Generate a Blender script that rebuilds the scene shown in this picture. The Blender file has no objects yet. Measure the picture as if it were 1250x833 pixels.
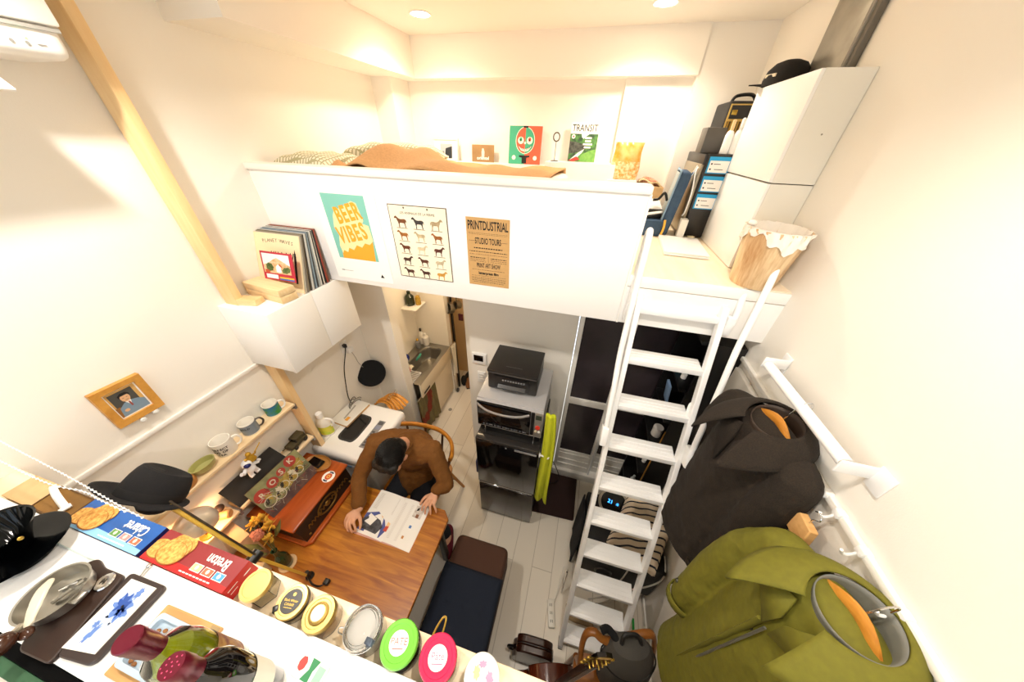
import bpy, bmesh, math, random
from mathutils import Vector as V, Matrix as M4
random.seed(7)
SC = bpy.context.scene
COL = SC.collection
PI = math.pi
def R(d): return math.radians(d)
# ------------------------------------------------------------ materials
def lin(h):
    if not isinstance(h, str): return tuple(h)
    h = h.lstrip('#'); o = []
    for i in (0, 2, 4):
        c = int(h[i:i+2], 16) / 255
        o.append(c / 12.92 if c <= .04045 else ((c + .055) / 1.055) ** 2.4)
    return tuple(o)
_MC = {}
def _new(name):
    m = bpy.data.materials.new(name); m.use_nodes = True
    nt = m.node_tree; b = nt.nodes['Principled BSDF']
    return m, nt, b
def mat(name, col, rough=.5, metal=0., var=.0, bump=0., scale=60., coat=0., stretch=None, col2=None):
    """plain procedural material: noise-driven tint and bump"""
    if name in _MC: return _MC[name]
    m, nt, b = _new(name); c = lin(col)
    b.inputs['Roughness'].default_value = rough; b.inputs['Metallic'].default_value = metal
    if coat: b.inputs['Coat Weight'].default_value = coat
    b.inputs['Base Color'].default_value = (*c, 1)
    if var or bump or col2:
        tc = nt.nodes.new('ShaderNodeTexCoord'); mp = nt.nodes.new('ShaderNodeMapping')
        nz = nt.nodes.new('ShaderNodeTexNoise'); nz.inputs['Scale'].default_value = scale
        nz.inputs['Detail'].default_value = 4
        nt.links.new(tc.outputs['Object'], mp.inputs['Vector']); nt.links.new(mp.outputs['Vector'], nz.inputs['Vector'])
        if stretch: mp.inputs['Scale'].default_value = stretch
        if var or col2:
            cr = nt.nodes.new('ShaderNodeValToRGB')
            d = lin(col2) if col2 else tuple(x * (1 - var) for x in c)
            cr.color_ramp.elements[0].color = (*d, 1); cr.color_ramp.elements[1].color = (*c, 1)
            cr.color_ramp.elements[0].position = .35; cr.color_ramp.elements[1].position = .65
            nt.links.new(nz.outputs['Fac'], cr.inputs['Fac']); nt.links.new(cr.outputs['Color'], b.inputs['Base Color'])
        if bump:
            bp = nt.nodes.new('ShaderNodeBump'); bp.inputs['Strength'].default_value = bump; bp.inputs['Distance'].default_value = .002
            nt.links.new(nz.outputs['Fac'], bp.inputs['Height']); nt.links.new(bp.outputs['Normal'], b.inputs['Normal'])
    _MC[name] = m; return m
def wood(name, c1, c2, axis='x', scale=6., rough=.45, ring=.35):
    if name in _MC: return _MC[name]
    m, nt, b = _new(name); b.inputs['Roughness'].default_value = rough
    tc = nt.nodes.new('ShaderNodeTexCoord'); mp = nt.nodes.new('ShaderNodeMapping')
    s = {'x': (.12, 1, 1), 'y': (1, .12, 1), 'z': (1, 1, .12)}[axis]
    mp.inputs['Scale'].default_value = s
    nz = nt.nodes.new('ShaderNodeTexNoise'); nz.inputs['Scale'].default_value = scale; nz.inputs['Detail'].default_value = 6
    nz.inputs['Distortion'].default_value = ring
    n2 = nt.nodes.new('ShaderNodeTexNoise'); n2.inputs['Scale'].default_value = scale * 9
    mx = nt.nodes.new('ShaderNodeMath'); mx.operation = 'MULTIPLY_ADD'; mx.inputs[1].default_value = .35
    cr = nt.nodes.new('ShaderNodeValToRGB'); cr.color_ramp.elements[0].position = .45; cr.color_ramp.elements[1].position = .85
    cr.color_ramp.elements[0].color = (*lin(c1), 1); cr.color_ramp.elements[1].color = (*lin(c2), 1)
    L = nt.links.new
    L(tc.outputs['Object'], mp.inputs['Vector']); L(mp.outputs['Vector'], nz.inputs['Vector']); L(mp.outputs['Vector'], n2.inputs['Vector'])
    L(n2.outputs['Fac'], mx.inputs[0]); L(nz.outputs['Fac'], mx.inputs[2]); L(mx.outputs[0], cr.inputs['Fac'])
    L(cr.outputs['Color'], b.inputs['Base Color'])
    _MC[name] = m; return m
def glass(name, col='#ffffff', rough=.02, ior=1.45):
    if name in _MC: return _MC[name]
    m, nt, b = _new(name); b.inputs['Base Color'].default_value = (*lin(col), 1)
    b.inputs['Transmission Weight'].default_value = 1; b.inputs['Roughness'].default_value = rough; b.inputs['IOR'].default_value = ior
    _MC[name] = m; return m
def glow(name, col, s):
    if name in _MC: return _MC[name]
    m, nt, b = _new(name); b.inputs['Base Color'].default_value = (*lin(col), 1)
    b.inputs['Emission Color'].default_value = (*lin(col), 1); b.inputs['Emission Strength'].default_value = s
    _MC[name] = m; return m
def bricky(name, c1, c2, mortar, bw, rh, ms, rot=0, rough=.3, scale=1., offset=.5):
    if name in _MC: return _MC[name]
    m, nt, b = _new(name); b.inputs['Roughness'].default_value = rough
    tc = nt.nodes.new('ShaderNodeTexCoord'); mp = nt.nodes.new('ShaderNodeMapping'); mp.inputs['Rotation'].default_value = (0, 0, rot)
    br = nt.nodes.new('ShaderNodeTexBrick'); br.inputs['Scale'].default_value = scale
    br.inputs['Brick Width'].default_value = bw; br.inputs['Row Height'].default_value = rh; br.inputs['Mortar Size'].default_value = ms
    br.offset = offset
    br.inputs['Color1'].default_value = (*lin(c1), 1); br.inputs['Color2'].default_value = (*lin(c2), 1); br.inputs['Mortar'].default_value = (*lin(mortar), 1)
    L = nt.links.new
    L(tc.outputs['Object'], mp.inputs['Vector']); L(mp.outputs['Vector'], br.inputs['Vector']); L(br.outputs['Color'], b.inputs['Base Color'])
    _MC[name] = m; return m
def stripes(name, c1, c2, scale, axis='Z', width=.8, rough=.9):
    if name in _MC: return _MC[name]
    m, nt, b = _new(name); b.inputs['Roughness'].default_value = rough
    tc = nt.nodes.new('ShaderNodeTexCoord'); w = nt.nodes.new('ShaderNodeTexWave'); w.bands_direction = axis; w.inputs['Scale'].default_value = scale
    w.inputs['Distortion'].default_value = .6; w.inputs['Detail'].default_value = 1
    cr = nt.nodes.new('ShaderNodeValToRGB'); cr.color_ramp.interpolation = 'CONSTANT'
    cr.color_ramp.elements[0].color = (*lin(c1), 1); cr.color_ramp.elements[1].color = (*lin(c2), 1); cr.color_ramp.elements[1].position = width
    nt.links.new(tc.outputs['Object'], w.inputs['Vector']); nt.links.new(w.outputs['Fac'], cr.inputs['Fac']); nt.links.new(cr.outputs['Color'], b.inputs['Base Color'])
    _MC[name] = m; return m
def checks(name, c1, c2, c3, scale, rough=.95):
    """two crossing sets of woven lines"""
    if name in _MC: return _MC[name]
    m, nt, b = _new(name); b.inputs['Roughness'].default_value = rough
    tc = nt.nodes.new('ShaderNodeTexCoord'); L = nt.links.new; last = None
    for ax, c in (('X', c2), ('Y', c3)):
        w = nt.nodes.new('ShaderNodeTexWave'); w.bands_direction = ax; w.inputs['Scale'].default_value = scale
        mth = nt.nodes.new('ShaderNodeMath'); mth.operation = 'GREATER_THAN'; mth.inputs[1].default_value = .78
        mx = nt.nodes.new('ShaderNodeMixRGB')
        if last is None: mx.inputs[1].default_value = (*lin(c1), 1)
        else: L(last.outputs[0], mx.inputs[1])
        mx.inputs[2].default_value = (*lin(c), 1)
        L(tc.outputs['Object'], w.inputs['Vector']); L(w.outputs['Fac'], mth.inputs[0]); L(mth.outputs[0], mx.inputs[0]); last = mx
    L(last.outputs[0], b.inputs['Base Color']); _MC[name] = m; return m
# ------------------------------------------------------------ mesh builder
def frame(loc, rx=0, ry=0, rz=0, s=1):
    return M4.Translation(loc) @ M4.Rotation(R(rz), 4, 'Z') @ M4.Rotation(R(ry), 4, 'Y') @ M4.Rotation(R(rx), 4, 'X') @ M4.Scale(s, 4)
def smooth_path(pts, sub=6, closed=False):
    P = [V(p) for p in pts]; n = len(P); out = []
    rng = range(n if closed else n - 1)
    for i in rng:
        p0 = P[i - 1] if (closed or i > 0) else P[0]; p1 = P[i]; p2 = P[(i + 1) % n]
        p3 = P[(i + 2) % n] if (closed or i + 2 < n) else P[-1]
        for k in range(sub):
            t = k / sub; t2 = t * t; t3 = t2 * t
            out.append(.5 * ((2 * p1) + (-p0 + p2) * t + (2 * p0 - 5 * p1 + 4 * p2 - p3) * t2 + (-p0 + 3 * p1 - 3 * p2 + p3) * t3))
    if not closed: out.append(P[-1])
    return out
class MB:
    def __init__(s, m=None):
        s.bm = bmesh.new(); s.mats = []; s.mi = 0; s.X = M4.Identity(4)
        if m: s.use(m)
    def use(s, m):
        if m not in s.mats: s.mats.append(m)
        s.mi = s.mats.index(m); return s
    def at(s, X): s.X = X; return s
    def _v(s, p): return s.bm.verts.new(s.X @ V(p))
    def face(s, vs):
        try:
            f = s.bm.faces.new(vs); f.material_index = s.mi; return f
        except ValueError: return None
    def poly(s, pts): return s.face([s._v(p) for p in pts])
    def mesh(s, verts, faces):
        vs = [s._v(p) for p in verts]
        for f in faces: s.face([vs[i] for i in f])
        return s
    def box(s, x0, x1, y0, y1, z0, z1, bev=0, seg=2):
        c = [(x0,y0,z0),(x1,y0,z0),(x1,y1,z0),(x0,y1,z0),(x0,y0,z1),(x1,y0,z1),(x1,y1,z1),(x0,y1,z1)]
        vs = [s._v(p) for p in c]
        fs = [s.face([vs[i] for i in f]) for f in ((3,2,1,0),(4,5,6,7),(0,1,5,4),(1,2,6,5),(2,3,7,6),(3,0,4,7))]
        if bev:
            es = list({e for f in fs if f for e in f.edges})
            r = bmesh.ops.bevel(s.bm, geom=es, offset=bev, segments=seg, affect='EDGES', profile=.5)
            for f in r['faces']: f.material_index = s.mi
        return s
    def ring(s, c, u, v, ru, rv, n, ph=0): return [s._v(V(c) + V(u) * (ru * math.cos(2*PI*i/n + ph)) + V(v) * (rv * math.sin(2*PI*i/n + ph))) for i in range(n)]
    def loft(s, rings, cap0=True, cap1=True, closed=False):
        n = len(rings[0]); k = len(rings)
        for a in range(k if closed else k - 1):
            A, B = rings[a], rings[(a + 1) % k]
            for i in range(n): s.face([A[i], A[(i+1) % n], B[(i+1) % n], B[i]])
        if not closed:
            if cap0: s.face(list(reversed(rings[0])))
            if cap1: s.face(rings[-1])
        return s
    def tube(s, pts, r, n=10, closed=False, rv=None, cap=True):
        P = [V(p) for p in pts]; k = len(P); rs = r if isinstance(r, (list, tuple)) else [r] * k
        d0 = (P[1] - P[0]).normalized(); up = V((0,0,1)) if abs(d0.z) < .9 else V((1,0,0))
        u = d0.cross(up).normalized(); rings = []
        for i in range(k):
            if closed: d = (P[(i+1) % k] - P[i-1])
            else: d = (P[min(i+1, k-1)] - P[max(i-1, 0)])
            if d.length < 1e-9: d = d0
            d = d.normalized(); u = (u - d * u.dot(d))
            u = u.normalized() if u.length > 1e-6 else d.orthogonal().normalized()
            v = d.cross(u)
            rings.append(s.ring(P[i], u, v, rs[i], (rs[i] if rv is None else rv), n))
        return s.loft(rings, cap, cap, closed)
    def cyl(s, p0, p1, r0, r1=None, n=24): return s.tube([p0, p1], [r0, r0 if r1 is None else r1], n)
    def lathe(s, prof, n=32, c=(0,0,0), sx=1, sy=1, cap=True):
        rings = []
        for r, z in prof:
            r = max(r, 1e-4); rings.append([s._v((c[0] + sx * r * math.cos(2*PI*i/n), c[1] + sy * r * math.sin(2*PI*i/n), c[2] + z)) for i in range(n)])
        return s.loft(rings, cap, cap)
    def ball(s, c, rx, ry=None, rz=None, n=16, m=10):
        ry = rx if ry is None else ry; rz = rx if rz is None else rz
        rings = []
        for j in range(m + 1):
            a = -PI/2 + PI * j / m; k = max(math.cos(a), 1e-3)
            rings.append([s._v((c[0] + rx*k*math.cos(2*PI*i/n), c[1] + ry*k*math.sin(2*PI*i/n), c[2] + rz*math.sin(a))) for i in range(n)])
        return s.loft(rings)
    def prism(s, poly, z0, z1):
        a = sum(poly[i][0]*poly[(i+1) % len(poly)][1] - poly[(i+1) % len(poly)][0]*poly[i][1] for i in range(len(poly)))
        if a < 0: poly = poly[::-1]
        A = [s._v((x, y, z0)) for x, y in poly]; B = [s._v((x, y, z1)) for x, y in poly]
        return s.loft([A, B])
    def flat(s, poly, z=0): return s.poly([(p[0], p[1], z) for p in poly])
    def disc(s, cx, cy, r, z=0, n=24, ry=None): return s.flat([(cx + r*math.cos(2*PI*i/n), cy + (ry or r)*math.sin(2*PI*i/n)) for i in range(n)], z)
    def rect(s, x0, x1, y0, y1, z=0): return s.flat([(x0,y0),(x1,y0),(x1,y1),(x0,y1)], z)
    def grid(s, fn, nu, nv, wrap=False):
        vs = [[s._v(fn(i / nu, j / nv)) for j in range(nv + 1)] for i in range(nu if wrap else nu + 1)]
        k = len(vs)
        for i in range(k if wrap else nu):
            for j in range(nv): s.face([vs[i][j], vs[(i+1) % k][j], vs[(i+1) % k][j+1], vs[i][j+1]])
        return s
    def text(s, t, size, x=0, y=0, z=0, al='CENTER', sx=1., shear=0, bold=0, rot=0, ext=0):
        cu = bpy.data.curves.new('t', 'FONT'); cu.body = t; cu.size = size; cu.align_x = al; cu.align_y = 'CENTER'; cu.shear = shear
        cu.offset = bold; cu.resolution_u = 3; cu.extrude = ext
        o = bpy.data.objects.new('t', cu); COL.objects.link(o)
        me = o.evaluated_get(bpy.context.evaluated_depsgraph_get()).to_mesh()
        X = M4.Translation((x, y, z)) @ M4.Rotation(R(rot), 4, 'Z') @ M4.Diagonal((sx, 1, 1, 1))
        vs = [s._v(X @ v.co) for v in me.vertices]
        for p in me.polygons: s.face([vs[i] for i in p.vertices])
        o.to_mesh_clear(); bpy.data.objects.remove(o); bpy.data.curves.remove(cu); return s
    def build(s, name, parent=None, angle=35, sub=0, solid=0, fix=True, loc=None, bev=0):
        if fix: bmesh.ops.recalc_face_normals(s.bm, faces=[f for f in s.bm.faces])
        me = bpy.data.meshes.new(name)
        if loc is not None: bmesh.ops.translate(s.bm, verts=s.bm.verts, vec=-V(loc))
        s.bm.to_mesh(me); s.bm.free()
        for m in s.mats: me.materials.append(m)
        for p in me.polygons: p.use_smooth = True
        me.set_sharp_from_angle(angle=R(angle))
        o = bpy.data.objects.new(name, me); COL.objects.link(o)
        if loc is not None: o.location = loc
        if parent is not None:
            o.parent = parent; o.matrix_parent_inverse = world(parent).inverted()
        if solid:
            md = o.modifiers.new('solid', 'SOLIDIFY'); md.thickness = solid; md.offset = 0
        if bev:
            md = o.modifiers.new('bev', 'BEVEL'); md.width = bev; md.segments = 2; md.limit_method = 'ANGLE'
        if sub:
            md = o.modifiers.new('sub', 'SUBSURF'); md.levels = sub; md.render_levels = sub
        return o
def world(o):
    X = o.matrix_basis
    if o.parent: X = world(o.parent) @ o.matrix_parent_inverse @ X
    return X.copy()
def tag(o, label, cat, group=None, kind=None):
    o['label'] = label; o['category'] = cat
    if group: o['group'] = group
    if kind: o['kind'] = kind
    return o
def thing(name, label, cat, loc=(0,0,0), group=None):
    o = bpy.data.objects.new(name, None); COL.objects.link(o); o.location = loc; o.empty_display_size = .05
    return tag(o, label, cat, group)
def struct(o): o['kind'] = 'structure'; return o
def lab(o, label): o['label'] = label; return o
def cable(name, pts, r, m, parent=None, sub=8, n=8): return MB(m).tube(smooth_path(pts, sub), r, n).build(name, parent)
# planes that artwork lies in: local x right, y up, z towards the viewer
def facing_near(x, y, z): return frame((x, y, z), rx=90)            # faces -Y
def facing_right(x, y, z): return M4.Translation((x, y, z)) @ M4.Rotation(R(90), 4, 'Z') @ M4.Rotation(R(90), 4, 'X')   # faces +X
# ------------------------------------------------------------ palette
XL, XR, YB, YL, ZU, ZF, ZP, ZC = -1.834, .868, 1.787, 1.375, 2.135, 2.39, 2.757, 3.49
wall_m = mat('white wallpaper', '#f3eee4', .85, bump=.15, scale=220)
trim_m = mat('white trim paint', '#f4f1ea', .45)
white = mat('white lacquer', '#f6f4f0', .35)
whitep = mat('white plastic', '#f2f1ee', .35)
metal_w = mat('white painted metal', '#f5f5f4', .3)
black = mat('black plastic', '#121212', .35)
blackg = mat('black gloss', '#08080a', .08)
char = mat('charcoal', '#2a2724', .55)
steel = mat('brushed steel', '#b9b6ae', .3, 1., bump=.1, scale=200, stretch=(1, .05, 1))
chrome = mat('chrome', '#d8d8d8', .12, 1.)
gold = mat('gold metal', '#c9a64e', .3, 1.)
paper = mat('white paper', '#f7f5ef', .8)
ink = mat('black ink', '#171514', .8)
pine = wood('pale pine', '#e3c193', '#f3dcb4', 'z', 7)
pinex = wood('pale pine along', '#ecd2a8', '#f6e4c3', 'y', 7)
piney = wood('pale pine ledge', '#ecd3ab', '#f7e8cb', 'x', 7)
oak = wood('honey oak', '#b5792c', '#d79d48', 'x', 7)
cork = mat('natural cardboard', '#d9b482', .85, var=.12, scale=30)
# ============================================================ the room
fl = bricky('white floor boards', '#f0e8d9', '#e8dfcf', '#c9bfae', 1.82, .165, .003, PI/2, .28)
struct(MB(fl).box(XL-.1, XR+.1, -2.3, 3.6, -.08, 0).build('floor'))
struct(MB(wall_m).box(XL-.12, XL, -2.3, 3.6, 0, 3.6).build('wall_left'))
struct(MB(wall_m).box(XR, XR+.12, -2.3, 3.6, 0, 3.6).build('wall_right'))
struct(MB(wall_m).box(XL, XR, -2.3, 3.1, ZC, ZC+.1).build('ceiling'))
# near wall with a window (daylight on the foreground)
nw = MB(wall_m)
nw.box(XL, -1.6, -1.95, -1.8, 0, ZC).box(.6, XR, -1.95, -1.8, 0, ZC).box(-1.6, .6, -1.95, -1.8, 0, 1.6).box(-1.6, .6, -1.95, -1.8, 3.1, ZC)
struct(nw.build('wall_near'))
wf = MB(trim_m)
for a in (-1.6, -.52, .56): wf.box(a, a+.04, -1.93, -1.85, 1.6, 3.1)
wf.box(-1.6, .6, -1.93, -1.85, 1.6, 1.64).box(-1.6, .6, -1.93, -1.85, 3.06, 3.1)
struct(wf.build('window_1'))
# wall under the loft
struct(MB(wall_m).box(-.80, .03, YB, YB+.1, 0, ZU).box(.80, XR, YB, YB+.1, 0, ZU).build('wall_back'))
struct(MB(wall_m).box(XL, -1.50, 1.76, 1.86, 0, ZU).build('wall_partition'))
struct(MB(wall_m).box(XL, -1.43, 2.58, 2.66, 0, ZU).build('wall_kitchen'))
struct(MB(wall_m).box(-.88, -.80, YB+.1, 3.4, 0, ZU).build('wall_corridor'))
struct(MB(mat('beige hallway door', '#d9b98a', .5)).box(XL, -.88, 3.03, 3.09, 0, ZU).build('wall_end'))
# loft deck, parapet, platform
struct(MB(white).box(XL, .205, YL+.06, 2.95, ZU, ZF-.003).build('floor_loft'))
pp = MB(white).box(XL, .205, YL, YL+.065, ZU, ZP-.03, bev=.003)
struct(pp.build('wall_parapet'))
struct(MB(trim_m).box(XL, .212, YL-.014, YL+.085, ZP-.03, ZP, bev=.004).build('trim_2'))
struct(MB(trim_m).box(.205, .216, YL-.004, YL+.075, ZU, ZP-.03, bev=.002).build('trim_3'))
platm = wood('pale platform board', '#efdcbc', '#f8ecd6', 'y', 5, .4)
struct(MB(platm).box(.216, XR, YL+.012, 2.95, ZU+.05, ZF).build('floor_platform'))
struct(MB(white).box(.216, XR, YL, YL+.012, 2.335, ZF-.004, bev=.003).box(.216, XR, YL+.004, YL+.011, ZU, 2.331).build('trim_4'))
# loft walls, column, soffits
struct(MB(wall_m).box(XL, XR, 2.86, 2.96, ZF, ZC).build('wall_far'))
struct(MB(wall_m).box(XL, -1.665, 2.61, 2.86, ZF, 3.255).build('wall_pillar'))
struct(MB(wall_m).box(.07, XR, 2.80, 2.86, ZF, ZC).box(.5, XR, 2.735, 2.80, ZF, ZC).build('wall_column'))
struct(MB(wall_m).box(XL, -1.52, 1.30, 2.86, 3.255, ZC).build('trim_5'))
struct(MB(wall_m).box(-1.52, .5, 2.72, 2.86, 3.255, ZC).build('trim_6'))
# ledge along the far wall that carries the prints
struct(MB(white).box(-1.6, -.43, 2.70, 2.86, ZF, 2.715).build('trim_7'))
struct(MB(white).box(-.43, .10, 2.62, 2.86, ZF, 2.75).build('trim_8'))
# baseboards
struct(MB(trim_m).box(XR-.012, XR, -1.8, YB, 0, .06).build('baseboard_right'))
struct(MB(trim_m).box(-.80, .03, YB-.012, YB, 0, .06).build('baseboard_back'))
# picture rails
def rail(name, x, y0, y1, z, inner):
    b = MB(trim_m).box(min(x, x+inner), max(x, x+inner), y0, y1, z-.012, z+.012, bev=.004)
    return struct(b.build(name))
rail('trim_1', XL, .10, .93, 1.728, .014)
rail('trim_9', XR, -1.7, 1.60, 2.008, -.018)
rail('trim_10', XR, .40, .86, 1.735, -.008)
# frosted sliding door under the platform
frost = mat('dark frosted glass', '#3b3337', .22, var=.25, scale=5, bump=.05)
struct(MB(trim_m).box(.03, .80, YB-.025, YB+.075, 0, .105, bev=.003).box(.03, .80, YB+.03, YB+.075, 2.07, ZU).build('door_frame'))
def leaf(n, x0, x1, y):
    d = MB(trim_m)
    s = .035
    d.box(x0, x0+s, y, y+.03, .11, 2.07, bev=.002).box(x1-s, x1, y, y+.03, .11, 2.07, bev=.002)
    d.box(x0+s, x1-s, y, y+.03, .11, .405).box(x0+s, x1-s, y, y+.03, 1.055, 1.125, bev=.003).box(x0+s, x1-s, y, y+.03, 2.0, 2.07)
    d.box(x0+s, x1-s, y-.008, y, .19, .20).box(x0+s, x1-s, y-.008, y, .27, .28).box(x0+s, x1-s, y-.006, y, .36, .37)
    o = struct(d.build(n))
    MB(frost).box(x0+s, x1-s, y+.012, y+.018, .405, 1.055).box(x0+s, x1-s, y+.012, y+.018, 1.125, 2.0).build('pane', o)
leaf('door_1', .035, .40, YB+.005); leaf('door_2', .385, .80, YB+.04)
struct(MB(metal_w).box(.385, .40, YB-.01, YB+.005, .11, 2.07).build('trim_11'))
# ============================================================ camera, light
cam = bpy.data.cameras.new('camera'); co = bpy.data.objects.new('camera', cam); COL.objects.link(co)
co.location = (0, 0, 2.9); co.rotation_euler = (R(54.79), R(-1.387), R(14.94)); co['kind'] = 'helper'
cam.sensor_width = 36; cam.sensor_fit = 'HORIZONTAL'; cam.lens = 353.03 * 36 / 1250; cam.clip_start = .02
SC.camera = co
W = bpy.data.worlds.new('world'); SC.world = W; W.use_nodes = True
bg = W.node_tree.nodes['Background']; bg.inputs['Color'].default_value = (.75, .87, 1, 1); bg.inputs['Strength'].default_value = 1.2
def lamp(kind, name, loc, e, col, size=.1, rot=(0,0,0), sizey=None, spot=None, blend=.4):
    l = bpy.data.lights.new(name, kind); l.energy = e; l.color = lin(col)
    if kind == 'AREA':
        l.size = size
        if sizey: l.shape = 'RECTANGLE'; l.size_y = sizey
    else: l.shadow_soft_size = size
    if spot: l.spot_size = R(spot); l.spot_blend = blend
    o = bpy.data.objects.new(name, l); COL.objects.link(o); o.location = loc; o.rotation_euler = [R(a) for a in rot]; o['kind'] = 'helper'
    return o
def downlight(x, y, label, e, col='#fff3e2', group=None, spot=150):
    t = thing('downlight', label, 'ceiling light', (x, y, ZC), group)
    MB(white).lathe([(.052, 0), (.06, -.004), (.063, -.002), (.063, 0)], 32, (x, y, ZC-.001)).build('rim', t)
    MB(glow('warm lamp glow', '#ffe9c8', 40)).lathe([(.05, 0), (.05, -.002)], 32, (x, y, ZC-.002)).build('lamp', t)
    lamp('SPOT', 'downlight_beam', (x, y, ZC-.03), e, col, .045, spot=spot, blend=.6)
downlight(-1.20, 2.31, 'round downlight in the loft ceiling near the left beam', 16)
downlight(.18, 2.36, 'round downlight in the loft ceiling near the right wall', 16)
downlight(-1.25, .42, 'round downlight over the table near the left wall', 34, '#fff7ee', None, 140)
downlight(.25, .42, 'round downlight over the ladder foot near the right wall', 29, '#fff7ee', None, 140)
downlight(-.45, -1.25, 'round downlight close to the window wall', 36, '#fff6ea', None, 128)
lamp('AREA', 'daylight', (-.5, -1.92, 2.35), 22, '#dcebff', 2.1, (-90, 0, 0), 1.4)
lamp('POINT', 'kitchen_lamp', (-1.3, 2.25, 2.05), 4, '#ffe0b4', .06)
SC.view_settings.view_transform = 'Standard'; SC.view_settings.look = 'None'; SC.view_settings.gamma = 1
SC.view_settings.exposure = 1.0
try: SC.view_settings.use_curve_mapping = False
except Exception: pass
SC.cycles.use_denoising = True; SC.cycles.max_bounces = 10; SC.cycles.diffuse_bounces = 6; SC.cycles.transmission_bounces = 10
SC.cycles.sample_clamp_indirect = 4
# ============================================================ loft: bed, prints, gear
mt = thing('mattress', 'white mattress hidden behind the loft parapet under the brown blanket', 'mattress', (-1, 2, ZF))
MB(mat('white sheet', '#efe9dc', .9)).box(-1.80, -.22, 1.48, 2.56, ZF, 2.69, bev=.05, seg=3).build('cover', mt)
def pillow(c, sx, sy, sz, rz, m, tilt=0):
    b = MB(m).at(frame(c, rx=tilt, rz=rz))
    def f(u, v, s):
        x = (u - .5) * 2; y = (v - .5) * 2
        e = max(0, (1 - x**4)) ** .5 * max(0, (1 - y**4)) ** .5
        k = 1 - .06 * (1 - abs(x)) * abs(y) - .06 * (1 - abs(y)) * abs(x)
        return (x*sx*k, y*sy*k, s*sz*e + .006*math.sin(9*x+4*y)*e)
    b.grid(lambda u, v: f(u, v, 1), 20, 20).grid(lambda u, v: f(u, v, -1), 20, 20)
    bmesh.ops.remove_doubles(b.bm, verts=b.bm.verts, dist=.0005)
    return b
chk = checks('cream check cloth', '#ece6cf', '#a39f78', '#b5b089', 14)
tag(pillow((-1.60, 1.66, 2.745), .20, .17, .055, -8, chk).build('pillow'), 'cream checked pillow at the left end of the loft bed, nearest the parapet', 'pillow', 'checked pillows')
tag(pillow((-1.30, 1.98, 2.775), .30, .18, .075, 14, chk).build('pillow'), 'cream checked pillow lying behind the front pillow, half under the brown blanket', 'pillow', 'checked pillows')
def bz(u, v):
    x = -1.43 + u * 1.16; y = 1.475 + v * 1.06
    g = lambda cx, cy, wx, wy, h: h * math.exp(-((x-cx)/wx)**2 - ((y-cy)/wy)**2)
    z = 2.712 + .03*math.exp(-((y-1.56)/.18)**2)
    z += g(-1.20, 1.72, .10, .25, .105) + g(-1.03, 1.9, .09, .25, .10) + g(-1.40, 1.55, .035, .05, .05) + g(-.88, 1.75, .16, .2, .045)
    z += .012*math.sin(7*x + 9*y) + .008*math.sin(17*x - 6*y) + g(-.55, 1.9, .25, .25, .03)
    if u < .02 or v > .98: z -= .05
    return (x + .02*math.sin(8*y), y, z)
tag(MB(mat('brown wool blanket', '#cf9f6b', .95, var=.12, bump=.3, scale=90)).grid(bz, 60, 40).build('blanket', solid=.012), 'crumpled light brown blanket spread over the loft bed', 'blanket')
def upright(name, label, cat, x0, x1, y, z0, h, th, m, lean=8, parts=None, group=None):
    """flat item leaning back against the far wall"""
    X = frame(((x0+x1)/2, y, z0), rx=90-lean)
    o = MB(m).at(X).box(-(x1-x0)/2, (x1-x0)/2, 0, h, -th, 0)
    return o, X
# framed photo
t = thing('framed_photo', 'white framed photo leaning on the loft wall behind the blanket', 'picture', (-1.345, 2.80, 2.716))
X = frame((-1.345, 2.775, 2.716), rx=80); w, h = .235, .165
f = MB(mat('white frame wood', '#e9e6da', .5)).at(X)
f.box(-w/2, w/2, 0, .012, -.015, .004).box(-w/2, w/2, h-.012, h, -.015, .004).box(-w/2, -w/2+.012, .012, h-.012, -.015, .004).box(w/2-.012, w/2, .012, h-.012, -.015, .004)
f.build('border', t)
MB(paper).at(X).box(-w/2+.01, w/2-.01, .01, h-.01, -.012, -.004).build('mount', t)
p = MB(mat('photo grey', '#b8bcc0', .4)).at(X); p.rect(-.05, .06, .015, .125, -.003)
p.use(mat('photo dark', '#2c3138', .4)).flat([(-.01, .015), (.06, .02), (.06, .108), (0, .092)], -.0025)
p.use(mat('photo light', '#e8ecef', .4)).flat([(.012, .015), (.03, .015), (.026, .035), (.018, .04)], -.002).material_index
p.use(mat('photo mid', '#6d757e', .4)).rect(-.05, -.015, .03, .07, -.0025); p.build('photo', t)
# small brown card
X = frame((-1.005, 2.80, 2.716), rx=84)
c = MB(mat('brown card', '#a98455', .8, var=.2, scale=12)).at(X).box(-.10, .10, 0, .125, -.003, 0)
c.use(mat('card pale', '#d9d3c8', .8)).flat([(-.012, .03), (.012, .03), (.014, .075), (.005, .1), (-.006, .1), (-.013, .075)], .0005)
c.use(paper)
c.text('orientel', .035, 0, .028, .001, bold=.0008)
tag(c.build('postcard'), 'small brown card with a figure and white lettering leaning on the loft wall', 'card')
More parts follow.
